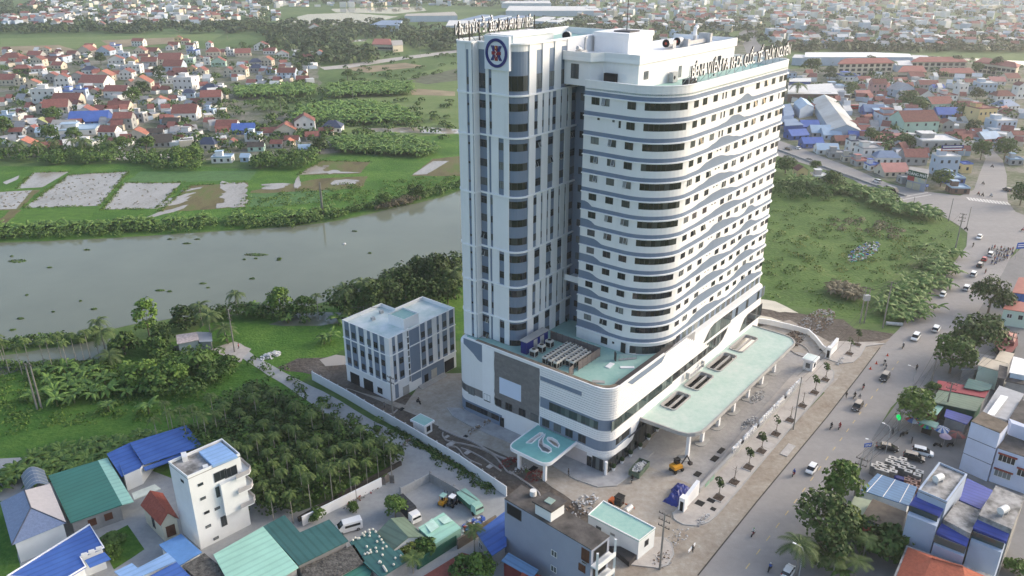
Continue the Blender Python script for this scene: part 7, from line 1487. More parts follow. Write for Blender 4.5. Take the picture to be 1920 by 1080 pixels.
# roadside and near trees
for k, px, s, sz, lab in (('big', (1822, 668), 1.05, 1.1, 'largest dark roadside tree, middle of three above pavilion'), ('big', (1852, 588), .92, 1.0, 'dark roadside tree farthest up the road beside mint villa'), ('round', (1780, 700), 1.2, 1.25, 'dark green roadside tree nearest of three, over cluttered pole'), ('lime', (1710, 792), 1.15, 1.0, 'light green street tree beside parasols'), ('round', (1746, 752), .5, .6, 'small dark tree between light green tree and red strip roof'),
    ('lime', (1572, 955), 1.0, 1.25, 'bright green tree beside pole with blue sign'), ('big', (1538, 1020), .85, .9, 'large dark tree beside road lower right'), ('yel', (1590, 1000), 1.0, 1.1, 'yellow green tree beside pale green kiosk'), ('dark', (1548, 1062), 1.0, 1.0, 'dark tree behind coconut palm at bottom edge'), ('bush', (1650, 1040), 1.5, 1.6, 'bushy dark shrubs below flat roofed house'), ('bush', (1625, 1015), 1.1, 1.2, 'dark shrub by red shutter'), ('bush', (1688, 1050), 1.1, 1.2, 'dark shrub beside orange tiled roof'), ('coconut', (1492, 1075), 1.0, .8, 'coconut palm over road at bottom edge'), ('areca', (1617, 1050), 1.5, .6, 'palm beside dark lane lower right'), ('areca', (1560, 1085), 1.6, .5, 'light green palm at bottom edge'), ('areca', (1602, 1085), 1.6, .5, 'pale palm beside bottom lane'), ('banana', (1575, 1085), 1.2, 1.2, 'banana plant at the bottom edge among palms'), ('bush', (1900, 1075), .8, .8, 'shrub at bottom right corner'),
    ('round', (742, 972), .55, .6, 'small round tree behind tarpaulined lorry'), ('yel', (765, 1040), .6, .6, 'yellow green bush before mint shed'), ('bush', (800, 1040), .8, .8, 'shrub between teal house and mint shed'), ('areca', (775, 1075), 1.4, .45, 'small palm beside red paved drive'), ('areca', (890, 1035), 1.3, .7, 'palm in front of steep blue roofed house'), ('limebush', (905, 1078), .8, .9, 'bright shrub on bottom edge by tall grey house'), ('bush', (870, 1075), .9, .9, 'shrub on bottom edge by red drive'),
    ('bush', (662, 957), .4, .5, 'potted shrub along the whitewashed yard wall'), ('bush', (595, 975), .6, .6, 'shrub at left end of yard wall'), ('limebush', (215, 1045), .5, .6, 'light green shrub in small courtyard'), ('bush', (205, 1020), .9, .5, 'dark ground shrubs in small courtyard'), ('bush', (1060, 950), .0001, .0001, 'x')):
    if s > .01: tree(k, px, s, lab, sz=sz)
# the pavement saplings
def sap(i, px, full, lab):
    r = random.Random(i); mb = MB(); h = 3.8
    mb.tube((0, 0, 0), (.1, 0, h), .09, 5, 0, .05)
    for k in range(4): a = k * 1.57 + .4; mb.tube((math.cos(a) * .9, math.sin(a) * .9, .1), (0, 0, 1.4), .035, 4)
    for k in range(9): a = r.uniform(0, 6.28); z = r.uniform(2.0, 3.7); mb.tube((0.06, 0, z), (math.cos(a) * .7, math.sin(a) * .7, z + .5), .025, 4, 0, .01)
    t = thing('sapling', lab, 'tree', (*G(*px), .22), 0, 'staked saplings on the new pavement'); mb.build('trunk', BARK, t)
    if full: qmesh_o = obj('crown', qmesh('crown', cloud([(0, 0, 3.6), (.3, .2, 3.0), (-.25, .3, 4.1)], [(.7, .7, .7)] * 3, 45 if full > 1 else 18, .38), LF['deep']), t)
for i, (px, f) in enumerate(zip(SAPL, (2, 0, 2, 2, 1, 0, 0, 2, 2, 1, 2))): sap(i, px, f, ('leafy' if f > 1 else 'thin leaved' if f else 'bare') + ' staked sapling on new pavement, %s from the near corner' % ('first second third fourth fifth sixth seventh eighth ninth tenth eleventh'.split()[i]))
# areca palms over the dark grove, and the grove itself
def inpoly(P, n, seed):
    r = np.random.default_rng(seed); P = np.array(P, float); lo, hi = P.min(0), P.max(0); out = []
    while len(out) < n:
        q = r.uniform(lo, hi, (4 * n, 2)); c = np.zeros(len(q), bool); j = len(P) - 1
        for i in range(len(P)):
            with np.errstate(divide='ignore', invalid='ignore'):
                k = ((P[i, 1] > q[:, 1]) != (P[j, 1] > q[:, 1])) & (q[:, 0] < (P[j, 0] - P[i, 0]) * (q[:, 1] - P[i, 1]) / (P[j, 1] - P[i, 1] + 1e-12) + P[i, 0])
            c ^= k; j = i
        out += list(map(tuple, q[c]))
    return out[:n]
GROVE = [(400, 790), (478, 740), (560, 772), (650, 818), (745, 852), (752, 868), (640, 928), (560, 972), (480, 968), (470, 900), (420, 850)]
gp = [G(*p) for p in GROVE]
def wood(name, label, pts, rad, h, per, size, lf, seed, cat=None, zf=.5):
    global rng
    rng = np.random.default_rng(seed); pts = np.array(pts); k = len(pts); hh = h * rng.uniform(.6, 1.25, k); rr = rad * rng.uniform(.7, 1.25, k)
    C = np.column_stack([pts, hh * zf]); Rd = np.column_stack([rr, rr, hh * (1 - zf)])
    o = obj(name, qmesh(name, cloud(C, Rd, per, size), LF[lf])); return tag(o, label, 'greenery', kind='stuff')
wood('grove_canopy', 'dense dark undergrowth of the palm grove', inpoly(gp, 260, 1), 2.2, 5.5, 60, .62, 'deep', 1); wood('grove_canopy', 'mid green undergrowth in the palm grove', inpoly(gp, 90, 2), 1.7, 6.5, 55, .55, 'mid', 2)
AR = [(300, 800), (330, 790), (355, 800), (368, 770), (392, 800), (412, 790), (430, 780), (455, 770), (470, 790), (485, 760), (500, 800), (520, 770), (430, 830), (450, 850), (470, 850), (490, 840), (508, 858), (520, 830), (540, 850), (545, 800), (560, 820), (575, 850), (590, 790), (600, 840), (620, 820), (632, 862), (655, 850), (640, 800), (670, 850), (680, 815), (695, 840), (710, 850), (500, 915), (515, 940), (535, 905), (550, 935), (570, 900), (585, 920), (610, 890), (625, 900), (480, 900), (465, 920), (545, 875), (520, 885), (598, 870), (660, 890), (690, 870), (560, 770), (610, 770), (520, 740), (480, 735), (455, 740), (405, 760), (378, 790), (345, 770), (318, 765), (670, 905), (640, 880), (735, 850), (722, 830)]
for px in AR: tree('areca', (px[0], px[1] + 46), tr_.uniform(.8, 1.1), 'areca palm with thin pale trunk rising from the dark grove', 'areca palms of the grove')
AB = [(18, 700), (42, 702), (60, 700), (85, 690), (100, 697), (120, 690), (145, 685), (160, 685), (172, 683), (10, 690), (186, 668), (130, 700)]
for px in AB: tree('areca', (px[0], px[1]), tr_.uniform(.95, 1.2), 'areca palm in the row on the strip between river and pond', 'areca palms between river and pond')
wood('bank_shrubs', 'low shrubs along the strip between river and pond', [G(x, y) for x, y in zip(np.linspace(-60, 190, 70), 655 - np.linspace(-60, 190, 70) * .11 + np.array([tr_.uniform(-6, 5) for _ in range(70)]))], 1.8, 2.6, 45, .5, 'mid', 3); wood('bank_shrubs', 'shrubs below the pond', [G(x, 692 - x * .03 + tr_.uniform(-4, 4)) for x in np.linspace(-60, 215, 60)], 1.6, 1.8, 40, .45, 'mid', 4)
for k, px, s, sz, lab in (('coconut', (200, 665), 1.1, 1.0, 'leaning coconut palm at the right end of pond'), ('coconut', (212, 690), 1.0, .6, 'low coconut palm with grey fronds beside pond'), ('coconut', (192, 640), .8, .9, 'coconut palm behind the leaning one'), ('tall', (282, 640), 1.1, 1.0, 'tall light green tree on the near river bank'), ('dark', (305, 650), .9, .9, 'dark tree right of tall light green tree'), ('bush', (235, 665), 1.5, 1.5, 'spreading shrub right of pond'), ('bush', (300, 665), 1.4, 1.4, 'shrub in front of tall light green tree'), ('dark', (350, 618), 1.1, 1.0, 'dark round tree behind riverside shed'), ('coconut', (396, 640), 1.05, 1.1, 'coconut palm beside riverside shed'), ('coconut', (380, 610), 1.0, .9, 'coconut palm behind dark round tree'), ('coconut', (425, 640), 1.0, .6, 'low coconut palm at riverside gate'), ('coconut', (445, 590), .9, .9, 'coconut palm on river bank over sand patch'), ('banana', (470, 592), 1.6, 1.6, 'banana clump on river bank right of palm'), ('banana', (490, 590), 1.6, 1.6, 'second banana clump on river bank'), ('lime', (527, 590), 1.0, 1.0, 'round light green tree alone on near river bank'), ('banana', (545, 588), 1.5, 1.5, 'banana clump right of lone light green tree'), ('round', (575, 588), .8, .7, 'round tree left of dark wood behind annex'), ('areca', (598, 600), 1.3, .9, 'palm left of dark wood'),
    ('coconut', (652, 590), 1.2, 1.2, 'tall coconut palm at left of dark wood behind annex'), ('coconut', (682, 585), 1.1, 1.3, 'second tall coconut palm in dark wood'), ('coconut', (852, 560), 1.2, 1.2, 'coconut palm beside the tower left edge'), ('dark', (700, 590), 1.2, 1.2, 'dark tree over annex roof left'), ('round', (720, 570), 1.2, 1.1, 'round tree behind annex'), ('dark', (760, 560), 1.3, 1.2, 'dark tree behind annex middle'), ('big', (820, 550), .85, 1.1, 'big dark tree nearest the tower'), ('big', (790, 545), .7, 1.0, 'big dark tree left of the one nearest tower'), ('dark', (840, 570), 1.0, 1.0, 'dark tree at tower foot'), ('banana', (620, 640), 1.5, 1.5, 'banana clump beside annex left wall'), ('banana', (608, 645), 1.3, 1.3, 'second banana clump beside annex'), ('banana', (636, 610), 1.6, 1.6, 'banana clump behind annex corner'), ('areca', (740, 560), 1.2, 1.1, 'areca palm in dark wood'), ('banana', (540, 606), 1.1, 1.1, 'single banana plant by small pond'), ('banana', (428, 645), 1.2, 1.2, 'banana plant by sand patch'),
    ('limebush', (262, 722), 1.5, 1.5, 'large light green bush in left meadow'), ('bush', (300, 735), 1.6, 1.7, 'dark bush right of the light green one'), ('limebush', (330, 720), 1.2, 1.3, 'viny bush in middle of meadow'), ('bush', (370, 700), 1.7, 1.5, 'round bush below riverside shed'), ('bush', (395, 712), 1.3, 1.1, 'bush beside dirt path'), ('bush', (425, 690), 1.0, .8, 'small bush at the dirt path gate'), ('banana', (60, 1000), .001, .001, 'x'),
    ('round', (720, 388), .8, .8, 'dark round tree on far river bank'), ('dark', (773, 375), .7, .8, 'dark tree on far bank left of pair near tower'), ('dark', (787, 373), .7, .8, 'dark tree on far bank right of pair near tower'), ('round', (1472, 325), 1.3, 1.0, 'tree beside right edge of tower by yellow house'), ('round', (1528, 322), .7, .7, 'small tree beside yellow gabled house'), ('round', (1560, 358), 1.3, 1.1, 'tree over banana hedge beside highway'), ('round', (1838, 300), 1.2, 1.2, 'tree left of the right hand road mouth'), ('round', (1882, 300), 1.4, 1.4, 'dark tree right of the right hand road'), ('round', (1763, 350), 1.2, 1.0, 'tree before blue shop with traffic lights'), ('round', (1912, 385), 1.1, 1.1, 'tree at right edge above zebra crossing'), ('round', (1690, 280), 1.3, 1.0, 'tree behind white shop houses'), ('round', (1705, 283), 1.2, 1.0, 'second tree behind white shop houses'), ('round', (1632, 268), .9, 1.0, 'tree left of pink roofed house')):
    if s > .01: tree(k, px, s, lab, sz=sz)
for i, px in enumerate([(80, 705), (92, 720), (100, 735), (105, 748), (108, 762), (122, 702), (128, 722), (132, 738), (145, 735), (152, 705), (160, 725), (170, 735), (175, 750), (190, 703), (198, 722), (205, 742), (150, 745), (140, 755), (186, 735), (62, 752), (205, 772), (280, 775), (240, 745), (178, 708), (165, 712)]): tree('banana', px, tr_.uniform(1.2, 1.6), 'banana plant standing in the bright left meadow', 'banana plants in the left meadow')
def joined(name, label, pts, smin, smax, lf, seed, meshes=BANM):
    r = np.random.default_rng(seed); out = []
    A_ = [np.array([[m.v[i] for i in f] for f in m.f]).reshape(-1, 3) for m in meshes]
    for x, y in pts:
        a = r.uniform(0, 6.28); s = r.uniform(smin, smax); v = A_[r.integers(len(A_))] * s; c_, s_ = math.cos(a), math.sin(a)
        out.append(np.column_stack([v[:, 0] * c_ - v[:, 1] * s_ + x, v[:, 0] * s_ + v[:, 1] * c_ + y, v[:, 2] - .2]))
    o = obj(name, qmesh(name, np.concatenate(out), LF[lf])); return tag(o, label, 'greenery', kind='stuff')
L = lambda *p: [G(*q) for q in p]
joined('banana_grove', 'banana grove behind the lower left houses', inpoly(L((0, 900), (60, 865), (200, 830), (310, 820), (400, 850), (380, 870), (250, 865), (200, 890), (90, 910), (0, 935)), 130, 5), .9, 1.4, 'ban', 5)
wood('grove_canopy', 'bushes behind the lower left houses', inpoly(L((330, 830), (410, 815), (470, 900), (460, 960), (420, 900)), 120, 6), 2.0, 4.5, 55, .6, 'mid', 6); wood('grove_canopy', 'vine covered bushes in left meadow', inpoly(L((230, 690), (420, 660), (440, 700), (390, 740), (330, 760), (240, 730)), 50, 7), 2.4, 3.8, 60, .6, 'mid', 7)
hp = [(-60, 452)] + [(0, 437), (150, 432), (300, 425), (420, 418), (560, 412), (620, 400)]
def along(px, n, jit, seed):
    r = np.random.default_rng(seed); P = [G(*p) for p in px]; S = sub(P, .5); return [(S[i][0] + r.normal() * jit, S[i][1] + r.normal() * jit) for i in r.integers(0, len(S), n)]
joined('banana_hedge', 'banana hedge along the far river bank', along(hp, 150, 1.8, 8), 1.1, 1.9, 'ban', 8); wood('bank_shrubs', 'dark bank growth along the far river edge', along([(x, y + 9) for x, y in hp] + [(700, 390), (800, 368), (880, 345)], 260, 1.6, 9), 2.0, 2.6, 40, .6, 'mid', 9)
wood('reeds', 'tan reeds on the far bank before the tower', along([(715, 392), (775, 380)], 40, 1.6, 10), 1.5, 3.0, 60, .45, 'dry', 10)
joined('banana_hedge', 'banana hedge between vacant lot and highway', along([(1500, 345), (1560, 360), (1620, 365), (1680, 395), (1740, 410)], 170, 3.2, 11), 1.2, 2.0, 'ban', 11); joined('banana_hedge', 'banana hedge along roadside verge', along([(1772, 480), (1740, 530), (1710, 560), (1680, 600)], 110, 3.5, 12), 1.0, 1.7, 'ban', 12); joined('banana_hedge', 'dry banana clump in middle of vacant lot', inpoly(L((1555, 540), (1610, 545), (1605, 565), (1560, 560)), 40, 13), 1.0, 1.5, 'dry', 13)
wood('lot_scrub', 'scrub and creepers over the vacant lot', inpoly(L((1430, 355), (1560, 370), (1740, 420), (1800, 440), (1740, 540), (1640, 590), (1450, 560), (1425, 470)), 200, 14), 2.0, .9, 24, .5, 'light', 14, zf=.2); wood('lot_scrub', 'yellow green scrub in the vacant lot', inpoly(L((1440, 420), (1700, 430), (1730, 500), (1600, 530), (1440, 510)), 60, 15), 2.0, 1.2, 30, .45, 'yel', 15, zf=.2); wood('lot_scrub', 'brown scrub in the vacant lot', inpoly(L((1560, 400), (1700, 420), (1680, 450), (1560, 430)), 40, 16), 2.0, 1.1, 30, .5, 'dry', 16, zf=.2); wood('lot_scrub', 'bushes along lot edge by tower', inpoly(L((1440, 345), (1530, 345), (1560, 375), (1440, 380)), 60, 17), 2.4, 4.0, 45, .6, 'mid', 17)
wood('meadow_scrub', 'weeds over the near meadow', inpoly(L((-60, 690), (240, 690), (420, 700), (380, 780), (100, 800), (-60, 830)), 300, 18), 1.8, .7, 24, .42, 'light', 18, zf=.1); wood('meadow_scrub', 'weeds over the far river meadow', inpoly(L((460, 370), (640, 345), (850, 330), (850, 350), (760, 378), (620, 405), (430, 410)), 300, 19), 2.2, .8, 22, .5, 'light', 19, zf=.1); wood('verge_weeds', 'weeds along outer foot of boundary wall', along([(740, 805), (800, 838), (860, 878), (930, 926)], 90, .8, 20), 1.0, .8, 26, .35, 'mid', 20, zf=.1); wood('grove_edge', 'weeds and young palms along the lane', along([(450, 665), (540, 715), (640, 775), (720, 812)], 30, 1.2, 21), 1.2, 1.2, 30, .45, 'mid', 21)
joined('banana_grove', 'banana groves beside the river village', inpoly(L((620, 268), (690, 262), (760, 265), (820, 285), (790, 296), (640, 288)), 300, 22), 1.5, 2.3, 'ban', 22)
joined('banana_grove', 'long banana groves in the middle fields', inpoly(L((440, 170), (590, 165), (590, 182), (450, 186)), 240, 23) + inpoly(L((620, 165), (770, 160), (770, 180), (620, 184)), 300, 24) + inpoly(L((560, 205), (700, 200), (760, 215), (780, 235), (560, 235)), 420, 25), 1.7, 2.6, 'ban', 25)
wood('paddy_tufts', 'grass tufts along the paddy banks', along([(32, 354), (62, 324), (130, 322)], 60, .5, 51) + along([(45, 390), (130, 328), (240, 322), (186, 386), (45, 390)], 200, .6, 52) + along([(193, 393), (233, 343), (340, 343), (295, 391), (193, 393)], 160, .6, 53) + along([(298, 398), (358, 348), (465, 342)], 90, .6, 54) + along([(560, 328), (602, 301), (695, 304)], 70, .6, 55), .8, .6, 20, .3, 'light', 51, zf=.1); wood('paddy_tufts', 'scattered stubble standing in flooded paddies', inpoly(L((50, 388), (132, 330), (236, 324), (186, 384)), 90, 56) + inpoly(L((200, 391), (235, 345), (335, 345), (293, 389)), 25, 57) + inpoly(L((0, 362), (60, 358), (30, 390), (-40, 390)), 60, 58), .5, .3, 8, .35, 'dry', 56, zf=.1)
wood('bank_wood', 'dense dark wood along the near river bank behind annex', inpoly(L((600, 592), (700, 560), (800, 530), (862, 515), (862, 575), (760, 585), (640, 606)), 120, 61), 3.2, 8.5, 70, .75, 'deep', 61); wood('bank_wood', 'lighter bushes along the near river bank', along([(330, 612), (430, 592), (500, 594), (600, 598)], 60, 1.6, 62), 2.2, 3.6, 55, .6, 'mid', 62)
# palms and trees at the foot of the village
wood('village_trees', 'trees and palms along the village front', along([(0, 296), (60, 296), (130, 292), (200, 290)], 60, 5, 26) + inpoly(L((265, 300), (380, 290), (375, 320), (270, 320)), 60, 27) + inpoly(L((480, 305), (590, 296), (580, 318), (470, 318)), 70, 28) + inpoly(L((100, 300), (260, 296), (260, 310), (60, 310)), 40, 29), 3.2, 5.5, 60, .9, 'mid', 26); wood('village_trees', 'bamboo like light clump among village front trees', inpoly(L((330, 300), (370, 295), (372, 318), (335, 318)), 16, 30), 3.2, 8, 90, .8, 'light', 30)
for i, px in enumerate([(105, 292), (140, 290), (160, 296), (40, 298), (210, 288), (75, 300), (165, 290)]): tree('coconut', px, tr_.uniform(.9, 1.2), 'coconut palm at the foot of the river village', 'coconut palms at the village foot')
tree('coconut', (505, 215), 1.2, 'coconut palm behind orange roofed house, left one', 'coconut palms at the village foot'); tree('coconut', (528, 212), 1.3, 'coconut palm behind orange roofed house, right one'); tree('coconut', (1492, 190), 2.0, 'lone tall palm right of rooftop letters', sz=1.5)
# floating weed on the river
for i, (x, y, a, b) in enumerate([(33, 490, 3.2, 1.6), (480, 478, 4.5, 1.3), (300, 545, 1.6, .6), (318, 547, .7, .5), (380, 532, 1.1, .6), (390, 540, .5, .4), (473, 523, 1.0, .6), (524, 485, .9, .5), (176, 580, .9, .5), (38, 598, 1.0, .5), (24, 619, .9, .5), (93, 502, .9, .5), (163, 469, 1.2, .5), (350, 457, 1.6, .5), (370, 449, 1.2, .4), (665, 434, 1.0, .4), (693, 475, .7, .3), (22, 481, .6, .3), (318, 449, .8, .3), (458, 487, .6, .3), (480, 485, .6, .3), (523, 488, .8, .4), (100, 585, .4, .3), (50, 554, .4, .3), (151, 565, .4, .3)]):
    o = obj('floating_weed', qmesh('floating_weed', cloud([(0, 0, .05)], [(a, b, .3)], int(30 + 40 * a), .4, up=1.0, lo=-.05), LF['mid']), None, (*G(x, y), .03)); tag(o, 'raft of floating weed on the river', 'weed', 'weed rafts on the river')
o = MB().sphere((0, 0, .1), .7, 0, 7, 4, .5).build('foam_block', WR, None, loc=(*G(646, 458), .05)); tag(o, 'white float drifting alone on the river', 'float')
# ---------------------------------------------------------------- the river village, the town and what lies beyond
FW = {'w': ('white', mat('far_white', (.68, .68, .66), .85, .06, .2)), 'c': ('cream', mat('far_cream', (.58, .52, .42), .85, .08, .2)), 'g': ('grey', mat('far_grey', (.34, .34, .34), .9, .1, .3)), 'b': ('pale blue', mat('far_blue', (.42, .50, .60), .85, .06, .2)), 'y': ('yellow', mat('far_yellow', (.60, .47, .24), .85, .06, .2)), 'm': ('mint', mat('far_mint', (.40, .56, .47), .85, .06, .2)), 'p': ('pink', mat('far_pink', (.50, .28, .26), .85, .06, .2)), 'u': ('blue', mat('far_deep_blue', (.06, .11, .33), .7, .08, .2)), 'k': ('brown', mat('far_brown', (.16, .10, .08), .9, .2, .3))}
FR = {'r': ('red', mat('far_red_tile', (.215, .085, .072), .8, .2, .8, rnd=.22)), 'o': ('orange', mat('far_orange_tile', (.32, .128, .09), .8, .15, .8, rnd=.15)), 'n': ('navy', mat('far_navy_tile', (.045, .06, .11), .7, .12, .8)), 'd': ('dark', mat('far_dark_tile', (.07, .062, .058), .9, .25, .8)), 'w': ('white', mat('far_white_roof', (.62, .62, .61), .8, .1, .3)), 'e': ('grey', mat('far_grey_roof', (.33, .33, .34), .8, .15, .4)), 'u': ('blue', mat('far_blue_roof', (.07, .14, .42), .6, .1, .3)), 'l': ('light blue', mat('far_lightblue_roof', (.36, .48, .60), .6, .1, .3)), 'p': ('pink', mat('far_pink_roof', (.48, .22, .19), .7, .1, .3)), 's': ('steel blue', mat('far_steel_roof', (.19, .26, .38), .6, .1, .3)), 'v': ('olive', mat('far_olive_roof', (.35, .38, .17), .7, .1, .3)), 'b': ('beige', mat('far_beige_roof', (.42, .39, .35), .8, .1, .3))}
fw = MB(); fw.box(-.6, .6, -.06, .02, -.75, .75, 0); FWIN = fw.mesh('window', mat('far_glass', (.03, .035, .045), .2, .2, spec=.5))
fr_ = random.Random(77)
def house_shape(w_, d, h, ty, rh):
    """walls and roof of a small house centred on its front edge, front towards -y"""
    W_, Rf = MB(), MB(); x0, x1 = -w_ / 2, w_ / 2; o = .35
    if ty == 't':
        W_.box(x0, x1, 0, d, 0, h); Rf.band([(x0, 0), (x1, 0), (x1, d), (x0, d)], h, h + .6, -.25, .05, closed=True); Rf.box(x0 + .25, x1 - .25, .25, d - .25, h, h + .05)
        if w_ > 6: W_.box(x0 + w_ * .15, x0 + w_ * .5, d * .5, d * .9, h, h + 2.4); Rf.box(x0 + w_ * .12, x0 + w_ * .53, d * .46, d * .94, h + 2.4, h + 2.6)
    elif ty == 'g':
        W_.box(x0, x1, 0, d, 0, h); W_.add([(x0, 0, h), (x0, d, h), (x0, d / 2, h + rh), (x1, 0, h), (x1, d, h), (x1, d / 2, h + rh)], [(0, 1, 2), (3, 5, 4)])
        Rf.add([(x0 - o, -o, h - .15), (x1 + o, -o, h - .15), (x1 + o, d / 2, h + rh + .1), (x0 - o, d / 2, h + rh + .1), (x1 + o, d + o, h - .15), (x0 - o, d + o, h - .15)], [(0, 1, 2, 3), (3, 2, 4, 5)])
    elif ty == 'f':
        W_.box(x0, x1, 0, d, 0, h); W_.add([(x0, 0, h), (x1, 0, h), (0, 0, h + rh), (x0, d, h), (x1, d, h), (0, d, h + rh)], [(0, 1, 2), (3, 5, 4)])
        Rf.add([(x0 - o, -o, h - .15), (0, -o, h + rh + .1), (0, d + o, h + rh + .1), (x0 - o, d + o, h - .15), (x1 + o, -o, h - .15), (x1 + o, d + o, h - .15)], [(0, 1, 2, 3), (1, 4, 5, 2)])
    else:
        W_.box(x0, x1, 0, d, 0, h); r = min(w_, d) * .35
        Rf.add([(x0 - o, -o, h - .1), (x1 + o, -o, h - .1), (x1 + o, d + o, h - .1), (x0 - o, d + o, h - .1), (x0 + r, d / 2, h + rh), (x1 - r, d / 2, h + rh)], [(0, 1, 5, 4), (1, 2, 5), (2, 3, 4, 5), (3, 0, 4)])
    return W_, Rf
TYN = {'t': 'flat', 'g': 'gabled', 'f': 'gable fronted', 'h': 'hipped'}
def far_house(x, y, wp, hp, ty, wc, rc, label, group, nwin_=None, dk=1.0, rot=None):
    X, Y = G(x, y); dist = Y * CP + CAM_H * SP; mpp = dist / FPX
    w_ = wp * mpp * .92; h = max(2.6, hp * mpp * 1.05); d = min(max(w_ * fr_.uniform(.65, .95), 5), 16) * dk; rh = min(w_, d) * (.32 if ty != 'f' else .36)
    t = thing('house', label, 'house', (X, Y, 0), fr_.uniform(-.22, .18) + .1 if rot is None else rot, group)
    A_, B_ = house_shape(w_, d, h, ty, rh); A_.build('wall', FW[wc][1], t); B_.build('roof', FR[rc][1], t)
    fl = 2 if h > 5 else 1; n = max(1, min(4, int(w_ / 3.0)))
    for k in range(fl):
        for i in range(n): obj('window', FWIN, t, (-w_ / 2 + w_ * (i + .5) / n, 0, h * (k + .52) / fl))
        for s in (-1, 1): obj('window', FWIN, t, (s * w_ / 2, d * .5, h * (k + .52) / fl), R(90 * s))
    return t
VIL = """45,288,44,14,f,c,o;80,285,30,8,g,c,r;112,282,24,10,g,k,r;160,286,36,16,t,w,w;202,266,34,18,g,w,r;35,243,30,14,t,c,e;13,230,26,12,t,b,l;75,240,30,9,f,g,v;60,250,18,8,f,g,r;30,255,25,6,g,g,r;80,256,26,8,g,w,l;140,254,80,9,t,w,l;116,248,48,8,g,w,b;165,236,74,8,g,u,u;162,229,38,16,f,c,r;106,217,46,15,g,g,r;78,214,18,15,f,c,r;121,200,54,8,g,c,r;84,194,48,24,t,w,w;125,187,34,14,t,b,u;153,194,24,24,t,b,u;20,118,40,9,h,c,r;44,118,20,7,g,w,r;64,112,28,8,g,g,r;86,103,18,10,f,c,o;100,119,44,11,t,b,r;70,125,26,12,f,c,r;94,122,24,7,g,w,r;106,130,22,7,g,c,r;42,139,30,10,h,k,r;72,142,24,12,h,w,r;12,160,34,10,g,c,r;37,160,18,11,t,c,b;62,171,28,14,f,c,o;98,156,26,12,f,g,r;118,165,26,18,f,w,r;145,154,32,10,f,g,r;168,142,28,10,h,w,n;194,154,36,11,f,c,o;172,167,54,11,g,w,r;176,180,24,8,f,c,r;216,184,46,12,g,w,r;134,108,20,7,g,g,r;158,104,32,8,f,c,r;166,94,18,7,g,c,r;148,121,24,9,t,c,k;194,104,28,8,f,b,r;215,99,24,12,t,w,u;258,87,24,9,g,w,r;231,112,24,11,t,b,w;262,106,24,10,f,c,r;218,121,30,9,f,w,r;245,122,20,9,f,y,r;270,114,18,8,g,c,r;280,124,30,8,g,g,r;283,104,24,7,g,c,r;298,105,10,7,f,w,e;318,122,44,10,g,c,r;323,134,38,9,g,b,r;351,120,26,9,t,m,w;338,142,32,7,g,p,r;250,139,30,15,t,w,w;237,150,26,13,f,w,r;268,132,14,7,g,g,r;266,177,40,20,f,c,o;243,168,18,12,f,c,o;290,170,18,8,g,w,r;344,170,40,22,t,w,w;314,158,30,7,t,w,e;354,184,24,9,h,b,n;390,178,38,8,h,g,n;361,143,17,14,f,y,r;377,145,20,12,f,c,r;410,125,28,9,f,m,r;376,122,14,12,f,c,r;389,122,12,12,t,w,w;400,106,28,8,h,c,r;360,106,20,10,t,b,u;335,82,15,10,f,y,r;348,84,16,7,h,c,r;356,93,16,8,g,w,r;367,90,6,10,t,w,w;325,92,20,7,g,w,r;318,94,14,6,f,w,r;392,94,12,12,f,w,r;397,200,40,17,g,g,r;368,202,28,8,g,g,r;391,214,22,7,t,b,l;300,200,36,8,f,w,o;346,226,48,13,g,w,r;222,210,42,9,g,c,r;232,243,36,20,g,g,r;259,230,26,16,t,g,w;255,262,42,9,f,c,o;291,257,30,7,g,g,d;320,238,32,6,g,g,d;349,263,46,12,t,w,e;300,276,46,6,g,g,k;332,270,26,5,g,g,r;386,282,40,11,h,c,n;414,276,20,7,g,w,r;423,248,42,7,g,w,r;456,252,44,6,g,u,u;473,266,30,12,t,w,l;507,257,38,8,g,w,r;536,258,44,13,f,c,o;573,253,40,24,f,w,r;622,250,40,10,h,w,n;612,254,28,5,g,c,r;547,272,28,9,g,b,r;541,276,20,5,f,c,o;518,278,24,5,g,g,r;586,264,26,5,g,g,r;480,284,32,6,g,m,d;434,276,18,4,f,w,r;416,306,40,10,t,w,l;459,304,18,8,g,b,l;572,288,24,5,g,g,l;490,95,28,9,f,w,r;430,104,18,9,t,w,w;456,106,30,6,g,c,r;505,102,24,6,g,w,r;530,112,26,10,f,w,r;500,124,22,10,f,c,o;480,125,24,8,h,g,n;537,148,36,11,g,b,r;508,140,18,8,t,b,r;450,145,26,14,f,c,r;428,145,20,12,f,c,r;480,136,26,8,h,g,n;567,155,24,5,g,k,r;600,112,24,10,f,w,o;578,114,22,6,g,c,r;590,62,30,8,f,w,r"""
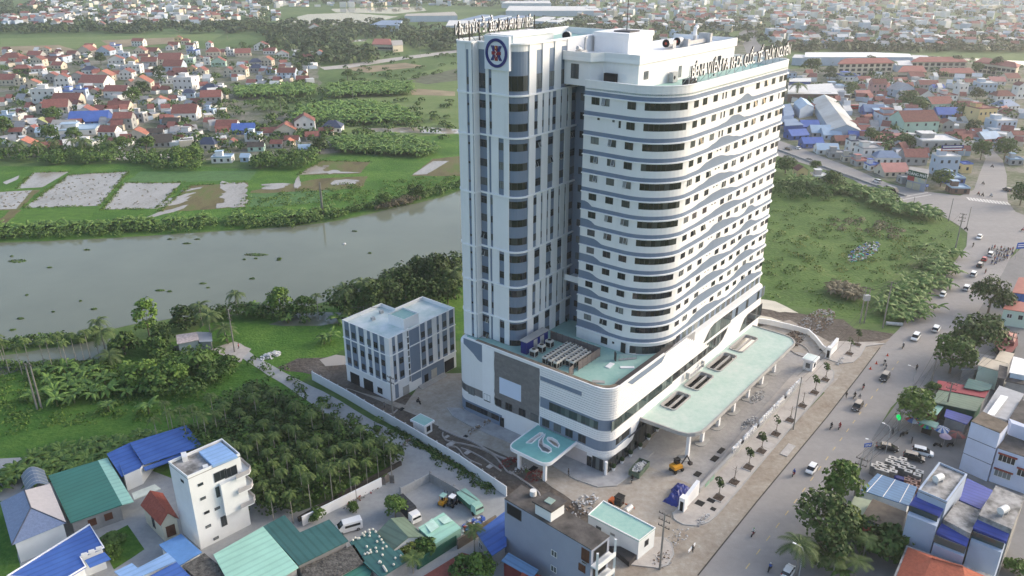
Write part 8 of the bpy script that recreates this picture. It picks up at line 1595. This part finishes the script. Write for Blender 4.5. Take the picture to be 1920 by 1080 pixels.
TOW = """1647,178,28,20,g,p,r;1698,182,44,13,f,b,e;1740,166,34,7,g,g,r;1736,194,38,12,f,w,r;1780,195,28,15,t,w,r;1803,186,22,26,t,w,w;1766,207,50,12,g,m,r;1850,178,34,20,t,b,w;1884,194,40,13,h,w,r;1914,186,22,24,f,w,r;1846,240,44,34,t,y,r;1884,250,46,22,t,b,w;1896,226,30,12,f,g,r;1896,206,40,6,h,w,s;1680,240,60,22,t,b,r;1724,253,76,24,g,m,r;1776,246,24,14,f,g,r;1760,292,76,26,t,g,w;1652,268,34,7,h,p,p;1606,286,30,20,t,w,n;1634,304,44,24,t,w,e;1664,310,50,14,h,w,s;1716,310,44,15,g,g,r;1774,330,44,34,t,b,w;1680,332,52,9,g,c,p;1525,278,42,9,g,u,u;1552,290,42,7,g,w,l;1503,338,22,18,f,y,r;1543,342,36,10,t,g,w;1908,268,24,14,g,w,r;1590,248,40,10,g,k,r;1560,262,36,9,g,b,l;1476,236,30,8,g,u,s;1520,247,36,9,g,u,u;1620,184,30,6,g,g,p;1660,193,26,6,t,b,l;1700,200,30,6,g,g,e;1848,215,30,7,g,g,l;1812,207,30,7,g,k,r;1780,222,46,6,g,u,u;1715,222,34,7,g,b,s;1690,212,30,9,g,g,b;1640,218,40,8,g,u,s;1622,160,26,8,g,w,r;1600,152,40,8,t,w,u;1690,160,28,7,g,c,r;1720,150,30,6,g,g,r;1570,170,36,7,t,g,l;1760,172,24,7,g,b,u;1820,160,24,6,g,c,r;1870,160,30,7,g,w,p;1480,150,26,12,t,b,e;1900,155,30,8,g,c,r;1840,262,30,6,g,g,l;1790,262,20,7,g,w,r;1660,285,30,8,g,g,r;1905,310,26,10,t,g,l;1790,345,40,6,t,u,l;1800,364,36,6,t,k,l;1700,345,22,10,t,g,e;1570,297,34,8,t,g,e;1592,304,24,9,t,c,e;1618,312,30,9,t,g,p;1668,329,34,7,g,c,p;1640,320,26,8,t,w,u;1610,264,40,9,g,u,u;1580,272,30,8,g,k,r;1540,258,40,9,g,g,l;1500,262,40,8,g,u,u;1690,268,30,10,g,p,p;1740,278,30,12,t,g,e;1812,325,20,16,t,y,u;1885,278,26,9,g,g,u;1860,268,40,6,g,g,l;1780,272,26,10,g,c,r"""
ORD = 'first second third fourth fifth sixth seventh eighth ninth tenth eleventh twelfth thirteenth fourteenth fifteenth sixteenth seventeenth eighteenth nineteenth twentieth twenty-first twenty-second twenty-third twenty-fourth twenty-fifth twenty-sixth twenty-seventh'.split()
def rows(data, bands, names, where, group):
    H = [(lambda q: (float(q[0]), float(q[1]), float(q[2]), float(q[3]), q[4], q[5], q[6] if q[6] in FR else 'd'))(s.split(',')) for s in data.split(';')]
    cnt = {}
    for hh in sorted(H):
        b = next(i for i, v in enumerate(bands) if hh[1] >= v)
        k = (b, hh[5], hh[6], hh[4]); cnt.setdefault(b, 0); cnt[b] += 1
        wn, rn = FW[hh[5]][0], FR[hh[6]][0]
        far_house(*hh, '%s house, %s %s roof, %s from left in %s %s' % (wn, rn, TYN[hh[4]], ORD[cnt[b] - 1], names[b], where), group)
rows(VIL, (265, 235, 205, 180, 150, 125, 105, 0), ('front row', 'second row', 'third row', 'fourth row', 'fifth row', 'sixth row', 'seventh row', 'rear row'), 'of village', 'houses of the river village')
rows(TOW, (320, 280, 255, 230, 200, 175, 0), ('front row', 'second row', 'third row', 'fourth row', 'fifth row', 'sixth row', 'rear row'), 'of town', 'houses of the roadside town')
# larger buildings that can be told apart
b = Bld('long_warehouse', 'long warehouse with pale gable roof receding beside the coach yard', 'warehouse', [(1557, 244), (1521, 187), (1567, 186), (1616, 246)], 5, FW['b'][1], mat('worn_pale_roof', (.44, .44, .42), .7, .15, .05, hue=(.55, .58, .58)), 'gable', 8.5, inset=.3)
Bld('pale_hall', 'small pale blue gabled hall left of the long warehouse', 'hall', [(1500, 205), (1488, 192), (1512, 186), (1527, 200)], 6, FW['b'][1], FR['l'][1], 'gable', 8.5)
Bld('white_roofed_market', 'broad white roofs above brick walls behind the long warehouse', 'market', [(1477, 176), (1478, 160), (1560, 156), (1572, 176)], 6, FW['k'][1], FR['w'][1]); Bld('white_lean_to', 'white triangular lean-to right of broad white roofs', 'shed', [(1572, 177), (1564, 162), (1578, 163), (1595, 178)], 4, FW['k'][1], FR['w'][1]); Bld('blue_edged_roof', 'narrow white roof with blue edge behind white market roofs', 'roof', [(1480, 153), (1480, 147), (1521, 146), (1521, 153)], 5, FW['u'][1], FR['w'][1])
Bld('blue_shed', 'stepped blue sheet roof right beside the tower edge', 'shed', [(1470, 220), (1468, 196), (1482, 194), (1490, 214)], 5, FW['u'][1], FR['s'][1]); Bld('blue_shed', 'lavender blue shed roof under the stepped blue one', 'shed', [(1472, 236), (1470, 224), (1492, 222), (1507, 234)], 5, FW['u'][1], FR['s'][1]); Bld('blue_warehouse', 'bright blue walled shed with pale lilac roof beside the coach yard', 'warehouse', [(1645, 212), (1628, 196), (1655, 195), (1680, 207)], 5, FW['u'][1], FR['l'][1])
Bld('white_factory', 'very long white factory roof in front of far river', 'factory', [(1508, 107), (1510, 98), (1640, 98), (1706, 101), (1712, 107)], 8, FW['b'][1], mat('bright_white_roof', (.75, .75, .74), .6, .05)); Bld('white_factory', 'white factory annex with low gables left of very long roof', 'factory', [(1485, 108), (1490, 102), (1530, 103), (1540, 110)], 7, FW['b'][1], FR['w'][1]); Bld('white_factory', 'white factory roofs between the two schools', 'factory', [(1680, 122), (1672, 114), (1706, 113), (1712, 122)], 6, FW['b'][1], FR['w'][1]); Bld('white_factory', 'pale roof sheds at the bank right of long factory', 'factory', [(1712, 110), (1710, 103), (1738, 104), (1745, 109)], 6, FW['b'][1], FR['w'][1])
def school(px, h, label, arches=True):
    b = Bld('school_building', label, 'school', px, h, FW['c'][1], FR['r'][1] if 0 else mat('faded_red_tile', (.28, .10, .085), .8, .12, .3), 'gable', h + 3.2, ridge=(.12, .12), inset=.9, thick=.3)
    for f in np.linspace(.06, .94, 9):
        for k in range(max(1, int(h / 3.6))): o = b.win(0 if not b.flip else 0, f, 2 + k * 3.6, 'dkw')
    return b
for px, h, lab in (([(1570, 120), (1678, 118), (1668, 112), (1576, 113)], 11, 'cream arcaded school with red roof behind palms'), ([(1707, 116), (1815, 116), (1806, 110), (1714, 111)], 8, 'long cream school with red roof by the far river'), ([(1826, 116), (1908, 127), (1914, 123), (1840, 110)], 9, 'angled cream school with red roof at right'), ([(1752, 137), (1830, 137), (1822, 131), (1760, 132)], 4, 'low yellow school wing with red roof'), ([(1683, 135), (1738, 135), (1732, 125), (1690, 126)], 6, 'brown hall with faded red roof among town houses'), ([(697, 83), (736, 84), (732, 73), (700, 73)], 6, 'cream meeting hall with red roof alone in the fields')): school(px, h, lab)
b = Bld('meeting_hall_wing', 'pale flat porch wing at right end of field meeting hall', 'hall', [(736, 86), (756, 84), (754, 75), (733, 76)], 7, FW['c'][1], FR['b'][1])
for px, lab, rf in (([(948, 20), (955, 11), (1115, 12), (1126, 20)], 'long white factory roof on the skyline left of centre', 'w'), ([(836, 48), (842, 38), (895, 38), (900, 47)], 'white depot roof left behind the tower sign', 'w'), ([(858, 38), (905, 27), (925, 28), (880, 38)], 'blue factory roof behind tower sign, left one', 's'), ([(890, 38), (940, 28), (960, 29), (915, 39)], 'blue factory roof behind tower sign, middle one', 's'), ([(925, 39), (975, 29), (995, 30), (950, 40)], 'blue factory roof behind tower sign, right one', 's'), ([(995, 39), (1020, 31), (1042, 32), (1020, 40)], 'white factory roof right of blue ones', 'w'), ([(1022, 41), (1055, 32), (1075, 33), (1045, 41)], 'second white factory roof right of blue ones', 'w'), ([(758, 30), (762, 26), (852, 22), (858, 29)], 'long pale building beyond flooded fields', 'b'), ([(693, 47), (716, 38), (755, 38), (748, 47)], 'blue roofed sheds beside flooded fields', 's'), ([(1322, 40), (1330, 35), (1375, 35), (1378, 41)], 'white apartment row behind penthouse', 'w'), ([(940, 6), (950, 2), (1030, 2), (1034, 6)], 'pale long roof on the hazy skyline', 'w')): Bld('factory', lab, 'factory', px, 9, FW['b'][1], FR[rf][1])
# the corner shop with its name board
b = Bld('corner_shop', 'corner shop under dark green board lettered in white', 'shop', [(1702, 322), (1740, 331), (1743, 318), (1706, 312)], 7.5, WGB, WCON)
a_, b_ = b.I[0], b.I[1]
cand = min(range(4), key=lambda i: (b.I[i][1] + b.I[(i + 1) % 4][1]))
a_, b_ = b.I[cand], b.I[(cand + 1) % 4]; dx, dy = b_[0] - a_[0], b_[1] - a_[1]; l = math.hypot(dx, dy); ang = math.atan2(dy, dx)
if math.cos(ang) < 0: a_, b_ = b_, a_; ang += math.pi
sg = obj('name_board', MB().box(0, l, -.35, -.1, 6.0, 8.6).mesh('name_board', mat('board_green', (.03, .085, .045), .7)), b.t, (*a_, 0), ang)
TXL = text_mesh('HO\u00c0NG PH\u00c1T', 1.75, .1, [mat('board_white', (.7, .7, .68)), mat('board_white', (.7, .7, .68))], .95); obj('lettering', TXL, sg, (l / 2, -.42, 6.65))
for x0, x1, m in ((0.2, l * .38, mat('poster_red', (.33, .02, .035))), (l * .4, l * .95, mat('poster_sky', (.40, .55, .62), .7, .3, .4, hue=(.6, .5, .25)))): MB().box(x0, x1, -.3, -.1, 3.9, 5.9).build('poster', m, sg)
for x0, x1 in ((.3, 3), (3.4, l * .75)): MB().box(x0, x1, -.16, -.05, .2, 3.2).build('shutter', mat('shutter_cream', (.42, .4, .3)), sg)
# banner on the blue house
bt = thing('roof_banner', 'navy and orange banner on the roof edge of pale blue corner house', 'banner', (*G(1774, 330), 13.5), .08)
MB().box(-5.5, 5.5, -.2, 0, 0, 1.6).build('upper_strip', NAVY, bt); MB().box(-5.5, 5.5, -.2, 0, -1.2, 0).build('lower_strip', ROT, bt)
for z, k in ((.55, TRIM), (-.75, TRIM)): MB().box(-4.8, 4.8, -.24, -.2, z, z + .5).build('lettering', k, bt)
# ---- houses too far to tell apart singly: the nearest as things, the rest as one mass
RX = random.Random(9); FPROT = []
for wc in 'wwcgbc':
    for ty, rc in (('g', 'r'), ('f', 'r'), ('t', 'w'), ('h', 'o' if wc == 'w' else 'r'), ('t', 'l')):
        A_, B_ = house_shape(9, 8, RX.choice((3.5, 6, 7)), ty, 2.8); FPROT.append((A_.mesh('wall', FW[wc][1]), B_.mesh('roof', FR[rc][1]), A_, B_, wc, rc, ty))
BANDS = [((1100, 1480), (58, 92), 22), ((1480, 1925), (62, 94), 50), ((0, 200), (36, 56), 16), ((0, 520), (12, 40), 16)]
seen = []
for (xa, xb), (ya, yb), n in BANDS:
    k = 0
    while k < n:
        x, y = RX.uniform(xa, xb), RX.uniform(ya, yb)
        if xa == 1100 and (1380 < x < 1440): continue
        if any(abs(x - u) < 17 and abs(y - v) < 4 for u, v in seen): continue
        seen.append((x, y)); k += 1; wm, rm, A_, B_, wc, rc, ty = RX.choice(FPROT)
        t = thing('house', '%s house with %s %s roof in the hazy distance' % (FW[wc][0], FR[rc][0], TYN[ty]), 'house', (*G(x, y), 0), RX.uniform(-.5, .5), 'hazy far houses'); obj('wall', wm, t); obj('roof', rm, t); s = RX.uniform(.85, 1.35); t.scale = (s, s, RX.uniform(.8, 1.3))
def mass(name, label, boxes, mats, per):
    V = [[] for _ in mats]
    for (xa, xb), (ya, yb), n in boxes:
        for _ in range(n):
            x, y = RX.uniform(xa, xb), ya + (yb - ya) * RX.random(); c = G(x, y); a = RX.uniform(-.6, .6); sm = ya > 94; w_, d, h = (RX.uniform(4, 8), RX.uniform(4, 8), RX.choice((2.6, 3, 3.4))) if sm else (RX.uniform(6, 14), RX.uniform(7, 14), RX.choice((3.5, 4, 6.5, 7, 10))); rh = RX.choice((0, 2.5, 3)); c_, s_ = math.cos(a), math.sin(a)
            P = lambda u, v, z: (c[0] + u * c_ - v * s_, c[1] + u * s_ + v * c_, z)
            u, v = w_ / 2, d / 2; m = RX.choice((0, 0, 1, 2)); rm = RX.choice((3, 3, 3, 4, 5)) if rh else RX.choice((0, 4, 5))
            for q in (((-u, -v), (u, -v)), ((u, -v), (u, v)), ((-u, v), (-u, -v))): V[m] += [P(*q[0], 0), P(*q[1], 0), P(*q[1], h), P(*q[0], h)]
            V[rm] += [P(-u, -v, h), P(u, -v, h), P(u, 0, h + rh), P(-u, 0, h + rh), P(-u, 0, h + rh), P(u, 0, h + rh), P(u, v, h), P(-u, v, h)]
    allv = [q for v in V for q in v]; me = qmesh(name, allv, mats[0]); [me.materials.append(m) for m in mats[1:]]
    me.polygons.foreach_set('material_index', np.concatenate([np.full(len(v) // 4, i, np.int32) for i, v in enumerate(V)])); me.update()
    return tag(obj(name, me), label, 'houses', kind='stuff')
mass('distant_town', 'distant town roofs fading into haze', [((1080, 1930), (3, 58), 620), ((1440, 1930), (60, 92), 120), ((60, 520), (2, 40), 240), ((0, 130), (34, 52), 60), ((200, 420), (28, 50), 70), ((520, 700), (1, 14), 40), ((700, 1080), (1, 12), 60), ((0, 420), (98, 280), 190), ((420, 600), (100, 165), 40), ((1610, 1915), (150, 300), 130), ((1480, 1720), (140, 215), 50)], [FW['w'][1], FW['c'][1], FW['b'][1], FR['r'][1], FR['w'][1], FR['e'][1]], 1)
# ---- woodland and trees among the houses
def scat(boxes, seed):
    r = random.Random(seed); return [G(r.uniform(a, b), r.uniform(c, d)) for (a, b), (c, d), n in boxes for _ in range(n)]
wood('far_wood', 'dark belts of far woodland', scat([((-40, 500), (46, 64), 210), ((0, 120), (8, 34), 70), ((420, 760), (44, 62), 130), ((500, 660), (60, 100), 110), ((640, 880), (52, 76), 70), ((560, 700), (96, 120), 60), ((760, 880), (66, 96), 40), ((1000, 1440), (40, 60), 140), ((1440, 1930), (86, 98), 140), ((680, 1080), (1, 14), 90), ((480, 860), (2, 9), 60)], 40), 9, 8, 34, 3.4, 'haz', 40)
wood('far_wood', 'trees among the distant roofs', scat([((1080, 1930), (4, 85), 330), ((0, 520), (4, 44), 170)], 41), 8, 8, 26, 3.6, 'haz', 41)
wood('village_trees', 'trees standing between the village houses', scat([((0, 420), (96, 292), 210), ((420, 640), (160, 285), 90), ((420, 620), (84, 150), 50)], 42), 3.6, 5.0, 44, 1.3, 'mid', 42)
wood('town_trees', 'trees standing between the roadside town houses', scat([((1470, 1920), (118, 215), 90), ((1600, 1920), (200, 300), 50), ((1580, 1680), (135, 170), 22)], 43), 3.8, 6.0, 46, 1.3, 'mid', 43)
wood('field_hedges', 'hedges and bushes across the middle fields', scat([((640, 860), (118, 150), 26), ((640, 780), (140, 160), 16), ((480, 860), (190, 262), 110), ((600, 860), (98, 112), 30)], 44), 3.2, 3.2, 40, 1.2, 'mid', 44)
for i, (x, y, k, s) in enumerate([(268, 182, 'dark', 1.6), (250, 195, 'round', 1.5), (300, 150, 'dark', 1.7), (100, 232, 'round', 1.3), (95, 265, 'round', 1.2), (140, 268, 'round', 1.1), (232, 284, 'round', 1.1), (275, 286, 'round', 1.2), (600, 288, 'dark', 1.3), (190, 122, 'dark', 1.6), (8, 255, 'round', 1.5), (420, 190, 'round', 1.4), (1630, 130, 'dark', 1.7), (1520, 140, 'round', 1.9), (1555, 152, 'dark', 1.6), (1868, 140, 'dark', 2.2), (1790, 130, 'dark', 1.6), (1830, 140, 'round', 1.4), (1700, 200, 'round', 1.5), (1830, 190, 'dark', 1.4), (1810, 232, 'big', 1.1), (1822, 255, 'dark', 1.3), (1595, 180, 'lime', 1.4), (1720, 210, 'round', 1.3), (1560, 42, 'round', 1.6), (560, 140, 'dark', 1.2), (652, 150, 'round', 1.2), (840, 70, 'dark', 1.7)]):
    tree(k, (x, y), s, 'dark rounded tree, %s of the large trees standing among far houses' % ORD[i] if i < 27 else 'dark rounded tree by the field road near tower', sz=s * .9)
for i, px in enumerate([(1588, 138), (1598, 137), (1607, 139), (1617, 137), (1640, 138), (1650, 137), (1660, 139), (1670, 137)]): tree('coconut', px, 1.4, 'palm in the row before the arcaded school', 'palms before the arcaded school')
# ---- haze: one closed box of thin air round the camera and everything built
hz = bpy.data.materials.new('haze'); hz.use_nodes = True; n = hz.node_tree; n.nodes.remove(n.nodes['Principled BSDF'])
pv = n.nodes.new('ShaderNodeVolumePrincipled'); pv.inputs['Color'].default_value = (.92, .94, .96, 1); pv.inputs['Density'].default_value = 0.00014; pv.inputs['Anisotropy'].default_value = 0.45
n.links.new(pv.outputs[0], n.nodes['Material Output'].inputs['Volume'])
o = MB().box(-9500, 9500, -450, 16500, -1.0, 106.0).build('haze', hz, kind='stuff')
